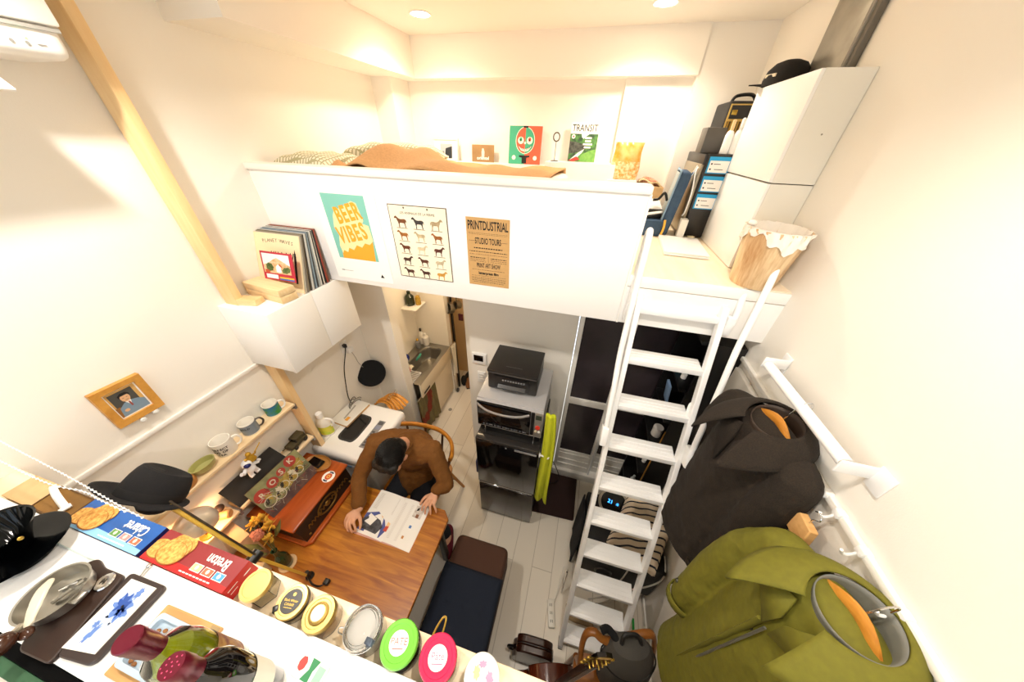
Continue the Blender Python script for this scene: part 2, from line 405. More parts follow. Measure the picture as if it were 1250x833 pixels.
# green and red face print
X = frame((-.635, 2.78, 2.716), rx=82)
gr, rd, crm = mat('print green', '#3fa882', .6), mat('print red', '#ef5b3c', .6), mat('print cream', '#f7efdc', .6)
c = MB(mat('print edge', '#d4cdbf', .8)).at(X).box(-.135, .135, 0, .262, -.012, 0)
c.use(gr).rect(-.135, 0, 0, .262, .0004); c.use(rd).rect(0, .135, 0, .262, .0004)
hd = [(.075*math.cos(a), .165 + .088*math.sin(a)) for a in [2*PI*i/40 for i in range(40)]]
c.use(crm).flat([(x*1.06, .165+(y-.165)*1.05) for x, y in hd], .0008)
c.use(rd).flat([p for p in hd if p[0] <= .001], .0012); c.use(gr).flat([p for p in hd if p[0] >= -.001], .0012)
for sx, m in ((-1, gr), (1, rd)):
    c.use(crm).disc(sx*.037, .165, .025, .0016); c.use(m).disc(sx*.037, .172, .012, .002, ry=.015); c.use(ink).disc(sx*.037, .168, .006, .0024)
    c.use(crm).disc(sx*.09, .045, .016, .0016)
c.use(crm).disc(0, .148, .009, .0026)
c.flat([(-.06, .13), (-.03, .112), (0, .106), (.03, .112), (.06, .13), (.03, .095), (0, .088), (-.03, .095)], .0018)
c.use(ink)
for i in range(9):
    a = (-.055 + .0137*i); c.rect(a, a+.004, .092 + abs(a)*.4, .108 + abs(a)*.45, .0022)
c.flat([(-.02, .005), (.02, .005), (.02, .045), (.045, .05), (.045, .062), (-.045, .062), (-.045, .05), (-.02, .045)], .0016)
c.rect(-.02, .02, .25, .262, .0016)
tag(c.build('art_print'), 'square green and red print of a grinning round face on the loft ledge', 'print')
# wire memo stand
t = thing('memo_stand', 'thin wire memo stand with a ring top left of the magazine', 'stand', (-.375, 2.74, 2.75))
g = mat('dark wire', '#5b564f', .4, .8)
MB(g).tube([(-.375, 2.74, 2.755), (-.373, 2.74, 2.885)], .0022, 8).build('stem', t)
MB(g).tube([(-.373 + .024*math.cos(a), 2.74, 2.909 + .028*math.sin(a)) for a in [2*PI*i/24 for i in range(24)]], .0045, 8, True).build('ring', t)
MB(g).lathe([(.03, 0), (.03, .004), (.004, .008)], 24, (-.375, 2.74, 2.75)).build('base', t)
# magazine with title
X = frame((-.168, 2.775, 2.752), rx=84)
mg = MB(paper).at(X).box(-.105, .105, 0, .255, -.012, 0)
mg.use(mat('cover green', '#5d9748', .5, col2='#2f4a35', scale=30)).rect(-.105, .105, .0, .182, .0005)
mg.use(mat('cover grey', '#5f6259', .5, col2='#31352f', scale=45)).flat([(-.105, .05), (-.04, .06), (.03, .09), (.015, .115), (-.06, .13), (-.105, .135)], .0008)
mg.use(mat('cover sky', '#dfe9ec', .5)).flat([(-.02, .182), (.04, .182), (.02, .168), (0, .15), (-.015, .16)], .0008)
mg.use(mat('cover meadow', '#86b85a', .5, col2='#6aa548', scale=40)).flat([(-.02, 0), (.105, 0), (.105, .085), (.06, .075), (0, .05)], .0009)
mg.use(paper).flat([(-.09, .01), (-.05, .012), (.0, .06), (.015, .085), (-.03, .06)], .0011)
mg.use(mat('cover red', '#cc4337', .5)).flat([(-.1, .005), (-.06, .0), (-.01, .015), (-.04, .035)], .0013); mg.disc(-.08, .164, .006, .002)
mg.use(paper).disc(-.08, .164, .014, .0015)
mg.use(paper)
for i, w in enumerate((.05, .045, .07, .05)): mg.rect(.035-w/2, .035+w/2, .150-i*.02, .162-i*.02, .0012)
mg.use(ink).text('TRANSIT', .062, 0, .217, .0008, sx=.78, bold=.0003)
tag(mg.build('magazine'), 'travel magazine titled TRANSIT standing on the loft ledge', 'magazine')
# snack bag
def bagf(u, v, s):
    x = (u-.5)*.20*(1 + .06*math.sin(v*6)); z = v*.235
    d = .03*math.sin(PI*v)**.6*math.sin(PI*u)**.6
    return (.165 + x + .01*v, 2.66 + s*d + .006*math.sin(14*u+9*v) - .02*v*0, 2.655 + z)
bag = mat('orange foil print', '#e9a23a', .35, col2='#fbe9bd', scale=55)
b = MB(mat('orange foil', '#e79b32', .3, col2='#f3c680', scale=18)); b.grid(lambda u, v: bagf(u, .5+v*.5, -1), 14, 8)
b.use(bag).grid(lambda u, v: bagf(u, v*.5, -1), 14, 8); b.grid(lambda u, v: bagf(u, v, 1), 14, 14)
tag(b.build('snack_bag'), 'orange foil snack bag standing at the right end of the loft ledge', 'bag')
struct(MB(white).box(.06, .27, 2.58, 2.80, ZF, 2.655).build('trim_12'))
tart = checks('tartan cloth', '#b6342f', '#2e4a37', '#e6d6a8', 30)
tag(MB(tart).grid(lambda u, v: (.28+u*.16, 2.55+v*.1, 2.655+.025*math.sin(PI*u)+.012*math.sin(9*u+5*v) - .03*u), 14, 8).build('tartan_cloth', solid=.012), 'folded red and green tartan cloth behind the parapet end', 'cloth')
MBx = MB(cork).box(.28, .46, 2.54, 2.68, ZF, 2.63, bev=.004); tag(MBx.build('cardboard_box'), 'low cardboard box under the folded tartan cloth', 'box')
# ---- black computer tower with labels
t = thing('computer_tower', 'tall black case with three blue and white labels beside the white cabinets', 'computer', (.64, 2.33, ZF))
MB(mat('black case steel', '#211e1b', .4)).box(.575, .72, 2.165, 2.60, ZF+.01, 2.85, bev=.012).build('body', t)
fp = MB(mat('champagne front', '#a99f8a', .35, .6)).box(.558, .577, 2.18, 2.58, ZF+.02, 2.80, bev=.008); fp.build('front_panel', t)
MB(black).box(.562, .580, 2.17, 2.59, 2.795, 2.85, bev=.006).build('top_bezel', t)
MB(chrome).at(frame((.553, 2.24, 2.77), ry=18)).box(-.006, .006, -.012, .012, -.045, .02, bev=.004).build('switch', t)
bl = mat('label blue', '#1fa0d8', .6)
for i, zt in enumerate((2.838, 2.742, 2.648)):
    l = MB(bl).at(facing_near(.648, 2.1635, zt-.042)); l.box(-.06, .056, -.041, .041, 0, .0006); l.use(paper).rect(-.052, .048, -.036, .022, .001)
    l.use(ink)
    for k in range(2): l.rect(-.03+.01*k, .005+.02*k, .004-.026*k, .007-.026*k, .0014); l.rect(-.045, -.037, .002-.026*k, .010-.026*k, .0014)
    l.build('label', t)
cable('loop_wire', [(.55, 2.19, 2.78), (.535, 2.15, 2.76), (.545, 2.13, 2.66), (.55, 2.15, 2.55), (.545, 2.17, 2.52)], .004, whitep).parent = None
tag(bpy.data.objects['loop_wire'], 'thin white cable looping down the front of the black case', 'cable')
tag(MB(mat('dark grey box', '#57534d', .5)).box(.545, .645, 2.24, 2.36, 2.851, 2.972, bev=.004).build('speaker_box'), 'small dark grey box standing on top of the black case', 'box')
def spray(x, y, z, cap, label, s=1):
    t = thing('spray_bottle', label, 'bottle', (x, y, z), 'bottles on the black case')
    MB(whitep).lathe([(.0, 0), (.019, 0), (.021, .004), (.021, .085*s), (.016, .10*s), (.008, .108*s)], 24, (x, y, z)).build('body', t)
    MB(cap).lathe([(.009, .106*s), (.009, .15*s), (.004, .155*s), (0, .155*s)], 20, (x, y, z)).build('cap', t)
spray(.655, 2.20, 2.851, mat('beige cap', '#d9bb86', .5), 'white bottle with a beige cap on top of the black case')
spray(.695, 2.19, 2.851, whitep, 'all white slim bottle on the black case, touching the cabinet', 1.05)
# ---- guitar amplifier stack
t = thing('guitar_amplifier', 'black guitar amplifier with gold striped grille behind the black case', 'amplifier', (.77, 2.6, ZF))
MB(mat('black vinyl', '#1b1917', .6, bump=.3, scale=300)).box(.665, .866, 2.44, 2.70, 2.62, 3.105, bev=.012).build('cabinet', t)
MB(mat('black vinyl', '#1b1917')).box(.665, .866, 2.64, 2.705, ZF, 2.63, bev=.01).build('base', t)
gq = MB(mat('gold trim', '#d9b765', .4, .4)).box(.675, .860, 2.432, 2.442, 2.675, 3.09); gq.build('trim_frame', t)
gq = MB(char).box(.682, .853, 2.428, 2.436, 3.02, 3.083); gq.build('control_panel', t)
MB(stripes('gold grille cloth', '#4d3a1a', '#b08a3c', 18, 'X', .5)).box(.682, .853, 2.428, 2.436, 2.685, 3.008).build('grille', t)
MB(gold).at(facing_near(.702, 2.427, 3.05)).box(-.014, .014, -.012, .012, 0, .004, bev=.002).build('badge', t)
MB(black).tube(smooth_path([(.70, 2.55, 3.105), (.72, 2.55, 3.135), (.80, 2.55, 3.14), (.83, 2.55, 3.105)], 6), .009, 10).build('handle', t)
# ---- white stacked cabinets
def cabinet(z0, z1, label):
    t = thing('storage_cabinet', label, 'cabinet', (.785, 1.9, z0), 'white stacked loft cabinets')
    MB(mat('off white laminate', '#ece8dc', .4)).box(.712, .866, 1.632, 2.168, z0, z1-.002).build('body', t)
    MB(white).box(.698, .711, 1.630, 2.170, z0+.002, z1-.003, bev=.0015).build('door', t)
    MB(mat('screw cap grey', '#8c8577', .5)).at(facing_near(.80, 1.632, z0+.17)).lathe([(.003, 0), (.003, .001)], 12).build('screw_cap', t)
cabinet(ZF+.001, 2.765, 'lower white laminate cabinet standing on the platform beside the wood bin')
cabinet(2.767, 3.13, 'upper white laminate cabinet with a black cap on top')
t = thing('cap', 'black cap lying on top of the upper white cabinet', 'cap', (.77, 2.02, 3.13))
capm = mat('black cotton', '#16130f', .9, bump=.3, scale=200)
MB(capm).lathe([(.088, 0), (.09, .02), (.082, .055), (.06, .08), (.03, .091), (.0, .094)], 28, (.775, 2.11, 3.131)).build('crown', t)
MB(capm).grid(lambda u, v: (.775 + (.085+.055*v)*math.cos(PI*.45+u*1.6), 2.11 + (.085+.055*v)*math.sin(PI*.45+u*1.6), 3.135 + .01*math.sin(PI*u) + .0*v), 16, 5).build('brim', t, solid=.004)
MB(mat('cream stitching', '#d9cbb0', .8)).at(frame((.697, 2.08, 3.165), rz=20)).box(-.002, .002, -.03, .03, -.006, .006).build('patch', t)
# ---- blue case, bits and papers behind the parapet end
t = thing('blue_case', 'blue fabric case standing open beside the black case', 'bag', (.46, 2.2, ZF))
bc = mat('blue canvas', '#3c5570', .85, var=.15, scale=60)
X = frame((.47, 2.24, ZF+.002), rx=0, ry=6, rz=-6)
MB(bc).at(X).box(-.04, .025, -.10, .10, 0, .37, bev=.022, seg=3).build('shell', t)
MB(mat('grey lining', '#a9b0ae', .8)).at(X).box(-.046, -.036, -.082, .082, .09, .355, bev=.004).build('lining', t)
MB(mat('blue piping', '#86a2b8', .7)).at(X).tube(smooth_path([(-.04, -.095, .03), (-.04, -.095, .34), (-.04, -.07, .365), (-.04, .07, .365), (-.04, .095, .34), (-.04, .095, .03)], 4), .005, 8).build('piping', t)
MB(black).at(X).tube(smooth_path([(-.05, -.05, .2), (-.08, -.07, .24), (-.10, -.05, .20), (-.13, -.06, .19)], 5), .008, 8).build('strap', t)
tag(MB(mat('label carton', '#e6e1d6', .6)).at(frame((.555, 2.12, ZF), rz=-4)).box(-.02, .02, -.03, .03, 0, .12, bev=.002).build('carton'), 'slim pale carton between the blue case and the black case', 'box')
b = MB(paper).at(frame((.345, 2.20, 2.55), rx=35, ry=-10, rz=12)).box(-.07, .07, -.06, .06, -.006, .006, bev=.002)
tag(b.build('paper_pack'), 'white paper packet resting on the clutter behind the parapet end', 'paper')
tag(MB(black).at(frame((.35, 2.22, ZF), rz=10)).box(-.07, .07, -.06, .06, .10, .155, bev=.008).build('pouch'), 'black pouch under the white paper packet', 'pouch')
tag(MB(bc).at(frame((.36, 2.18, ZF), rz=4)).box(-.07, .08, -.06, .07, 0, .098, bev=.012).build('fabric_box'), 'small blue fabric box on the platform behind the parapet end', 'box')
tag(MB(mat('amber plastic', '#e3b03c', .4)).tube(smooth_path([(.44, 2.10, 2.40), (.445, 2.09, 2.45), (.44, 2.09, 2.50)], 4), .007, 8).build('amber_tag'), 'thin amber and white tag hanging beside the blue fabric box', 'tag')
t = thing('laptop', 'closed white laptop lying on the pale platform', 'laptop', (.52, 1.92, ZF))
X = frame((.525, 1.92, ZF+.002), rz=-3)
MB(white).at(X).box(-.105, .12, -.19, .17, .0, .011, bev=.004).build('base', t)
MB(white).at(X).box(-.105, .12, -.19, .17, .012, .02, bev=.004).build('lid', t)
tag(MB(mat('cream rubber', '#e0d3ac', .5)).at(frame((.625, 2.12, ZF+.008), rz=20)).box(-.022, .022, -.012, .012, -.008, .016, bev=.007).build('eraser'), 'small cream rubber block against the foot of the black case', 'eraser')
# ---- wood grain waste bin with liner
t = thing('waste_bin', 'tapered wood grain bin with a plastic liner on the platform edge', 'bin', (.745, 1.46, ZF))
bw = wood('bin veneer', '#b98a58', '#efd4a8', 'z', 16, .45)
c = (.735, 1.455, ZF+.001)
MB(bw).lathe([(.0, 0), (.083, 0), (.085, .004), (.113, .235), (.108, .235), (.080, .01), (0, .01)], 40, c, sx=.95, sy=1.12).build('body', t)
ln = mat('clear liner film', '#f2ece2', .25)
b = MB(ln)
def lf(u, v):
    a = 2*PI*u; r = .1145 + .004*math.sin(17*a) + .003*math.sin(31*a+v*6); z = .238 - v*(.045 + .025*math.sin(3*a)+.012*math.sin(11*a))
    return (c[0]+.95*r*math.cos(a), c[1]+1.12*r*math.sin(a), c[2]+z)
b.grid(lf, 72, 5, True)
def li(u, v):
    a = 2*PI*u; r = .105 - .02*v + .003*math.sin(13*a+4*v)
    return (c[0]+.95*r*math.cos(a), c[1]+1.12*r*math.sin(a), c[2]+.238-.18*v)
b.grid(li, 48, 5, True); b.build('liner', t)
MB(ln).ball((c[0]-.095, c[1]+.01, c[2]+.245), .016, .02, .012).build('liner_knot', t)
# ---- steel panel on the right wall, above the cabinets
t = thing('metal_cover', 'scuffed grey steel panel on the right wall above the white cabinets', 'panel', (.84, 1.9, 3.14))
MB(mat('scuffed steel', '#a9a498', .35, .55, var=.18, scale=14)).box(.835, .866, 1.815, 2.075, 3.14, ZC-.002, bev=.004).build('plate', t)
MB(mat('dark edge strip', '#6a645a', .5, .3)).box(.842, .866, 1.775, 1.800, 3.14, ZC-.002, bev=.003).build('edge_strip', t)
MB(mat('grey conduit', '#8d877b', .45)).box(.835, .866, 1.80, 1.812, 3.14, ZC-.002, bev=.003).build('seam_strip', t)
# ============================================================ posters on the parapet
PY = YL - .0012
# beer poster
X = facing_near(-1.27, PY, 2.418)
b = MB(paper).at(X).box(-.193, .193, -.252, .252, 0, .0008)
teal, org, foam = mat('poster teal', '#7fc2b3', .7), mat('poster orange', '#f6a52b', .7), mat('poster cream', '#fbdfa6', .7)
px, py = -.005, .0475   # centre of the printed field
b.use(teal).rect(px-.1325, px+.1325, py-.1725, py+.1725, .0012)
b.use(org).flat([(px-.105, py-.1725), (px+.112, py-.1725), (px+.125, py-.05), (px-.095, py-.1)], .0016)
def blob(cx, cy, rx, ry, rot=0, seed=0, n=40, amp=.08):
    rnd = random.Random(seed); ph = [rnd.uniform(0, 6) for _ in range(3)]; o = []
    for i in range(n):
        a = 2*PI*i/n; k = 1 + amp*math.sin(7*a+ph[0]) + amp*.6*math.sin(11*a+ph[1])
        x, y = rx*k*math.cos(a), ry*k*math.sin(a); o.append((cx + x*math.cos(rot) - y*math.sin(rot), cy + x*math.sin(rot) + y*math.cos(rot)))
    return o
b.use(foam)
b.flat([(px-.09, py+.062), (px-.075, py+.088), (px-.02, py+.108), (px+.05, py+.143), (px+.078, py+.135), (px+.098, py+.05), (px+.085, py+.034), (px+.122, py+.025), (px+.128, py-.055), (px+.10, py-.078), (px+.07, py-.072), (px+.045, py-.098), (px+.012, py-.088), (px-.015, py-.118), (px-.045, py-.108), (px-.06, py-.135), (px-.085, py-.125), (px-.098, py-.145), (px-.104, py-.10), (px-.088, py-.04), (px-.105, py+.0)], .002)
b.use(org)
for ch, x, y, r in (('B', -.052, .062, 12), ('E', -.012, .072, 13), ('E', .028, .083, 14), ('R', .068, .092, 15)):
    b.text(ch, .115, px+x, py+y, .0026, sx=.62, rot=r, bold=.004)
for ch, x, y, r in (('V', -.072, -.045, 8), ('I', -.036, -.038, 9), ('B', -.003, -.03, 10), ('E', .038, -.02, 12), ('S', .080, -.008, 14)):
    b.text(ch, .118, px+x, py+y, .0026, sx=.62, rot=r, bold=.004)
b.use(ink).flat([(.115, -.222), (.14, -.222), (.127, -.2)], .0016); b.rect(-.15, -.128, -.203, -.199, .0016); b.use(mat('poster grey', '#a9a59c', .8)).rect(-.125, -.07, -.203, -.2005, .0016)
tag(b.build('beer_poster'), 'poster reading BEER VIBES in orange letters on a teal field', 'poster', None)
# animals of the farm chart
X = facing_near(-.85, PY, 2.421)
b = MB(mat('chart edge', '#5c4a3a', .8)).at(X).box(-.1625, .1625, -.191, .191, 0, .0009)
b.use(mat('aged cream paper', '#f5ead0', .8, var=.04, scale=20)).rect(-.158, .158, -.187, .187, .0013)
horse = [(-.95,.98),(-.82,1.0),(-.74,1.1),(-.66,.98),(-.5,.8),(-.3,.62),(0,.55),(.3,.6),(.55,.62),(.72,.55),(.85,.42),(.9,.1),(.84,-.1),(.8,.1),(.76,.3),(.72,.1),(.66,-.1),(.68,-.4),(.72,-.82),(.56,-.82),(.52,-.4),(.42,-.08),(.1,-.05),(-.2,-.05),(-.3,-.3),(-.3,-.82),(-.46,-.82),(-.45,-.3),(-.52,.05),(-.62,.3),(-.72,.62),(-.9,.68),(-1.05,.62),(-1.08,.72)]
cols = ['#7c4a24','#3f3a38','#b09a74','#a8692a','#c9b48a','#9a5a22','#6a3418','#dcc9a2','#5a2c1c','#4a2e1e','#5e331d','#cfbd98','#4e2c1a','#4a2618','#cf9a3e']
flip = [0,0,1,0,0,0,0,1,1,1,0,1,0,0,1]
hay = mat('chart ground', '#6b5a34', .8)
for i in range(15):
    r, q = divmod(i, 3); cx = -.098 + q*.098; cy = .105 - r*.067; s = .032 * (1.1 if r == 0 else 1)
    fx = -1 if flip[i] else 1
    b.use(mat('horse %s' % cols[i], cols[i], .8, var=.3, scale=60)).flat([(cx+fx*x*s, cy+y*s*.85) for x, y in horse], .0017)
    b.use(hay).flat([(cx-.034, cy-.0285), (cx+.034, cy-.0285), (cx+.03, cy-.0255), (cx-.03, cy-.0255)], .0016)
b.use(ink).text('LES ANIMAUX DE LA FERME', .0165, 0, .153, .0017, sx=.95)
for x in (-.07, .06): b.use(mat('poster pin', '#6b6357', .4, .6)).disc(x, .178, .005, .003, 12)
tag(b.build('animal_chart'), 'old school chart of fifteen horses titled LES ANIMAUX DE LA FERME', 'poster')
# letterpress poster
X = facing_near(-.479, PY, 2.411)
b = MB(mat('kraft paper', '#c39a62', .85, var=.06, scale=40)).at(X).box(-.111, .111, -.173, .173, 0, .0008)
b.use(ink).text('PRINTDUSTRIAL', .058, 0, .135, .0013, sx=.49, bold=.0012)
b.text('STUDIO TOURS', .042, 0, .062, .0013, sx=.46, bold=.0008)
b.text('PRINT ART SHOW', .034, 0, -.063, .0013, sx=.46, bold=.0006)
b.text('letterpress film', .02, 0, -.104, .0013, sx=.9, bold=.0008)
def dashes(y, w, h, seed, x=0):
    rnd = random.Random(seed); a = x - w/2
    while a < x + w/2:
        l = rnd.uniform(.004, .014); b.rect(a, min(a+l, x+w/2), y-h/2, y+h/2, .0013); a += l + .003
for y, w, h in ((.101, .2, .0014), (.095, .19, .0012), (.028, .15, .005), (.010, .2, .0035), (-.004, .2, .0016), (-.086, .18, .0018), (-.120, .19, .0016), (-.131, .19, .0022), (-.139, .19, .0022), (-.147, .19, .0022), (-.155, .17, .0022)): dashes(y, w, h, int(y*1e4))
for x in (-.055, .055):
    for y, h in ((-.022, .004), (-.032, .002), (-.041, .002)): dashes(y, .085, h, int(x*1e3+y*1e4), x)
b.rect(-.0008, .0008, -.045, -.012, .0013); b.rect(-.1, -.055, .062, .0635, .0013); b.rect(.055, .1, .062, .0635, .0013)
tag(b.build('letterpress_poster'), 'brown kraft poster headed PRINTDUSTRIAL with studio tours text', 'poster')
# ============================================================ left wall: cabinet, records, blocks
t = thing('wall_cabinet', 'white two-door cabinet hung on the left wall under the loft corner', 'cabinet', (-1.67, 1.19, 1.75))
MB(white).box(XL+.001, -1.53, .909, 1.468, 1.75, 2.134, bev=.001).build('body', t)
for y0, y1 in ((.909, 1.1875), (1.1895, 1.468)):
    MB(white).box(-1.529, -1.511, y0, y1, 1.745, 2.131, bev=.0015).build('door', t)
random.seed(3)
sl = ['#e9d6ae','#d8d2c4','#8d8f93','#5b4a3a','#c7c3b8','#45525e','#9fb0bd','#2b2b2e','#d9d5cc','#6d7d86','#2c2320','#e4e0d6','#141414','#8a2f22','#7c4a36','#5a3b2b']
ends = ['#e9d6ae','#b9b3a3','#7c7468','#8d7f63','#4a4238','#c9c6bd','#55626b','#8fa3b2','#3a3a3a','#a0a8a8','#d6d2c8','#1c1c1c','#e8e4da','#1a1512','#a8412c','#73503c']
y = 1.160
lab_r = ['front record sleeve, cream with a drawn title, behind the red bordered card', 'pale grey sleeve just behind the cream front record', 'steel grey sleeve third from the front of the records', 'brown sleeve fourth from the front of the records', 'light grey sleeve fifth from the front of the records', 'slate blue sleeve sixth from the front of the records', 'pale blue sleeve seventh from the front of the records', 'near black sleeve eighth from the front of the records', 'off white sleeve ninth from the front of the records', 'blue grey sleeve tenth from the front of the records', 'very dark brown sleeve sixth from the back of the records', 'white sleeve fifth from the back of the records', 'black sleeve fourth from the back of the records', 'dark red sleeve third from the back of the records', 'brown sleeve second from the back of the records', 'dark brown sleeve at the very back against the parapet']
for i in range(16):
    k = i / 15; th = .0075 + .003*random.random() if i else .005
    lean = math.degrees(math.asin(min(.34, (.098 - .078*k) / .313)))
    X = frame((-1.676 + random.uniform(-.004, .004), y, 2.1355), rx=90-lean)
    b = MB(mat('sleeve %d' % i, ends[i], .6)).at(X).box(-.155, .155, 0, .311, -th+.0008, 0)
    if i == 0:
        b.use(mat('sleeve cream front', '#ecd9b0', .7, var=.05, scale=12)).rect(-.155, .155, 0, .311, .0004)
        b.use(ink)
        for j, ch in enumerate('PLANET WAVES'):
            a = (j - 5.5) * .15; b.text(ch, .026, .018*j - .10 + .008, .255 + .02*math.cos(a*1.1) - .0, .0008, rot=-a*18)
        for s in range(9):
            x0 = -.06 + .022*s; b.flat([(x0, .16+.02*math.sin(s*2)), (x0+.006, .16+.02*math.sin(s*2)), (x0+.01+.01*math.cos(s), .215), (x0+.004+.01*math.cos(s), .218)], .0008)
        b.flat([(.105, .05), (.12, .05), (.125, .2), (.118, .24), (.11, .2)], .0008)
    o = b.build('record_sleeve'); tag(o, lab_r[i], 'record', 'records on the left wall cabinet')
    y += th + .0035
X = frame((-1.625, 1.136, 2.2125), rx=76)
b = MB(mat('card red', '#b3243a', .6)).at(X).box(-.108, .108, 0, .152, -.002, 0)
b.use(mat('town sky', '#e3e9ea', .6)).rect(-.098, .085, .038, .142, .0004)
b.use(mat('town ochre', '#c79a63', .6, col2='#dcc3a0', scale=70)).flat([(-.098, .038), (.085, .038), (.085, .085), (.04, .105), (.0, .122), (-.03, .11), (-.06, .09), (-.098, .08)], .0008)
b.use(mat('town green', '#65773a', .6, col2='#3c4d24', scale=60)).flat(blob(-.055, .07, .025, .022, 0, 3), .0012); b.flat(blob(.055, .06, .03, .016, .3, 4), .0012)
b.use(paper).flat([(-.012, .045), (.02, .045), (.02, .075), (.004, .09), (-.012, .075)], .0014)
b.use(mat('town red roof', '#b9512f', .6)).flat([(.02, .075), (.035, .07), (.02, .09), (.004, .09)], .0014); b.rect(-.09, -.06, .038, .055, .0012)
b.use(mat('card yellow', '#e8b53a', .6)).rect(0, .098, .014, .022, .0006); b.use(mat('card blue', '#2f6fb4', .6)).rect(0, .098, .005, .013, .0006)
b.use(paper).rect(-.09, -.01, .008, .03, .0005)
tag(b.build('town_card'), 'red bordered picture card of a hill town leaning on the front record', 'card')
for k, z in enumerate((2.135, 2.1735)):
    tag(MB(wood('timber offcut', '#dcb982', '#f1d9ac', 'x', 8)).at(frame((-1.665, 1.087, z), rz=-7)).box(-.14, .145, -.045, .045, .0, .038, bev=.003).build('timber_block'), ('lower' if k == 0 else 'upper') + ' of two long pine offcuts stacked in front of the records', 'wood block', 'pine offcuts in front of the records')
tag(MB(wood('timber offcut', '#dcb982', '#f1d9ac')).at(frame((-1.70, .985, 2.135), rz=12)).box(-.055, .06, -.03, .03, 0, .032, bev=.003).build('timber_block'), 'small square pine block at the front corner of the wall cabinet top', 'wood block')
# ============================================================ post and shelves
t = thing('wooden_post', 'tall pale pine post standing from floor to ceiling by the left wall', 'post', (-1.775, .965, 0))
pm = wood('post pine', '#e0b67c', '#f2d3a0', 'z', 6, .5)
MB(pm).box(-1.822, -1.733, .946, .984, .012, ZC-.012, bev=.004).build('timber', t)
MB(mat('black rubber foot', '#1d1d1d', .7)).box(-1.822, -1.733, .946, .984, 0, .012).build('foot', t)
sh = wood('shelf pine', '#e9cc9f', '#f6e2bf', 'y', 7, .5)
def shelf(z, y0, y1, label):
    t = thing('wall_shelf', label, 'shelf', (-1.78, (y0+y1)/2, z), 'pine shelves on the left wall')
    MB(sh).box(XL+.001, -1.725, y0, y1, z-.019, z, bev=.002).build('board', t)
    br = MB(mat('zinc bracket', '#9a9a98', .4, .7)); br.box(-1.80, -1.74, y1-.002, y1+.0125, z-.06, z-.021)
    br.mesh([(-1.79, y1-.04, z-.0195), (-1.75, y1-.04, z-.0195), (-1.79, y1, z-.0195), (-1.75, y1, z-.0195), (-1.79, y1, z-.06), (-1.75, y1, z-.06)], [(0,1,3,2), (2,3,5,4), (0,4,5,1), (0,2,4), (1,5,3)])
    br.build('bracket', t)
shelf(1.402, .04, .932, 'upper pine shelf on the left wall carrying the mugs')
shelf(1.056, .40, .932, 'lower pine shelf on the left wall behind the folded picture board')
def mug(y, x, band, handle, label, s=1., art=None):
    t = thing('mug', label, 'mug', (x, y, 1.402), 'mugs on the upper shelf')
    r, h = .041*s, .088*s; c = (x, y, 1.4025)
    MB(mat('mug white', '#f3efe6', .2)).lathe([(0, 0), (r*.96, 0), (r, .004), (r, h), (r*.93, h), (r*.90, .01), (0, .008)], 36, c).build('body', t)
    if band: MB(band).lathe([(r+.0006, h*.10), (r+.0006, h*.92)], 36, c, cap=False).build('band', t)
    a = R(62)
    hp = smooth_path([(x+math.cos(a)*r*.97, y+math.sin(a)*r*.97, 1.4025+h*.82), (x+math.cos(a)*(r+.02), y+math.sin(a)*(r+.02), 1.4025+h*.8), (x+math.cos(a)*(r+.03), y+math.sin(a)*(r+.03), 1.4025+h*.5), (x+math.cos(a)*(r+.018), y+math.sin(a)*(r+.018), 1.4025+h*.22), (x+math.cos(a)*r*.97, y+math.sin(a)*r*.97, 1.4025+h*.16)], 5)
    MB(handle).tube(hp, .0055, 10).build('handle', t)
    if art:
        g = MB(ink)
        for k, (row, wd) in enumerate(art):
            n = len(row)
            for i in range(n):
                ang = R(-50) + (i - n/2)*wd
                if row[i] == ' ': continue
                px_, py_ = x + (r+.0012)*math.cos(ang), y + (r+.0012)*math.sin(ang)
                g.at(M4.Translation((px_, py_, 1.4025 + h*.66 - k*h*.22)) @ M4.Rotation(ang + PI/2, 4, 'Z') @ M4.Rotation(R(90), 4, 'X')).text(row[i], .017*s, bold=.0006)
        g.build('lettering', t)
mugw = mat('mug white', '#f3efe6')
mug(.545, -1.778, None, mugw, 'large white mug with black lettering behind the hat', 1.12, [('PERFECT', .26), ('MUG OF', .26), ('TEA', .26)])
mug(.685, -1.778, mat('mug slate', '#7f8a93', .25), mat('mug dark handle', '#4a3d33', .3), 'white and slate mug with a dark handle, middle of the three mugs', 1.0, [('HOLD', .3)])
mug(.835, -1.778, mat('mug globe', '#2f6fae', .25, col2='#3d8a3f', scale=28), mugw, 'blue and green globe mug nearest the wooden post')
# candle-like green horn and tan shoe behind the hat
t = thing('green_dish', 'olive green shell dish on the shelf behind the hat', 'dish', (-1.775, .42, 1.402))
MB(mat('olive glaze', '#aaa765', .3)).lathe([(0, 0), (.022, 0), (.045, .02), (.052, .05), (.048, .05), (.04, .022), (0, .006)], 28, (-1.775, .43, 1.4025), sx=.8, sy=1.1).build('bowl', t)
tag(MB(mat('tan leather', '#b0793c', .5)).lathe([(0, 0), (.035, 0), (.04, .02), (.038, .04), (.02, .06), (0, .062)], 24, (-1.765, .33, 1.4025), sx=.9, sy=1.3).build('leather_pouch'), 'tan leather pouch on the upper shelf behind the hat brim', 'pouch')
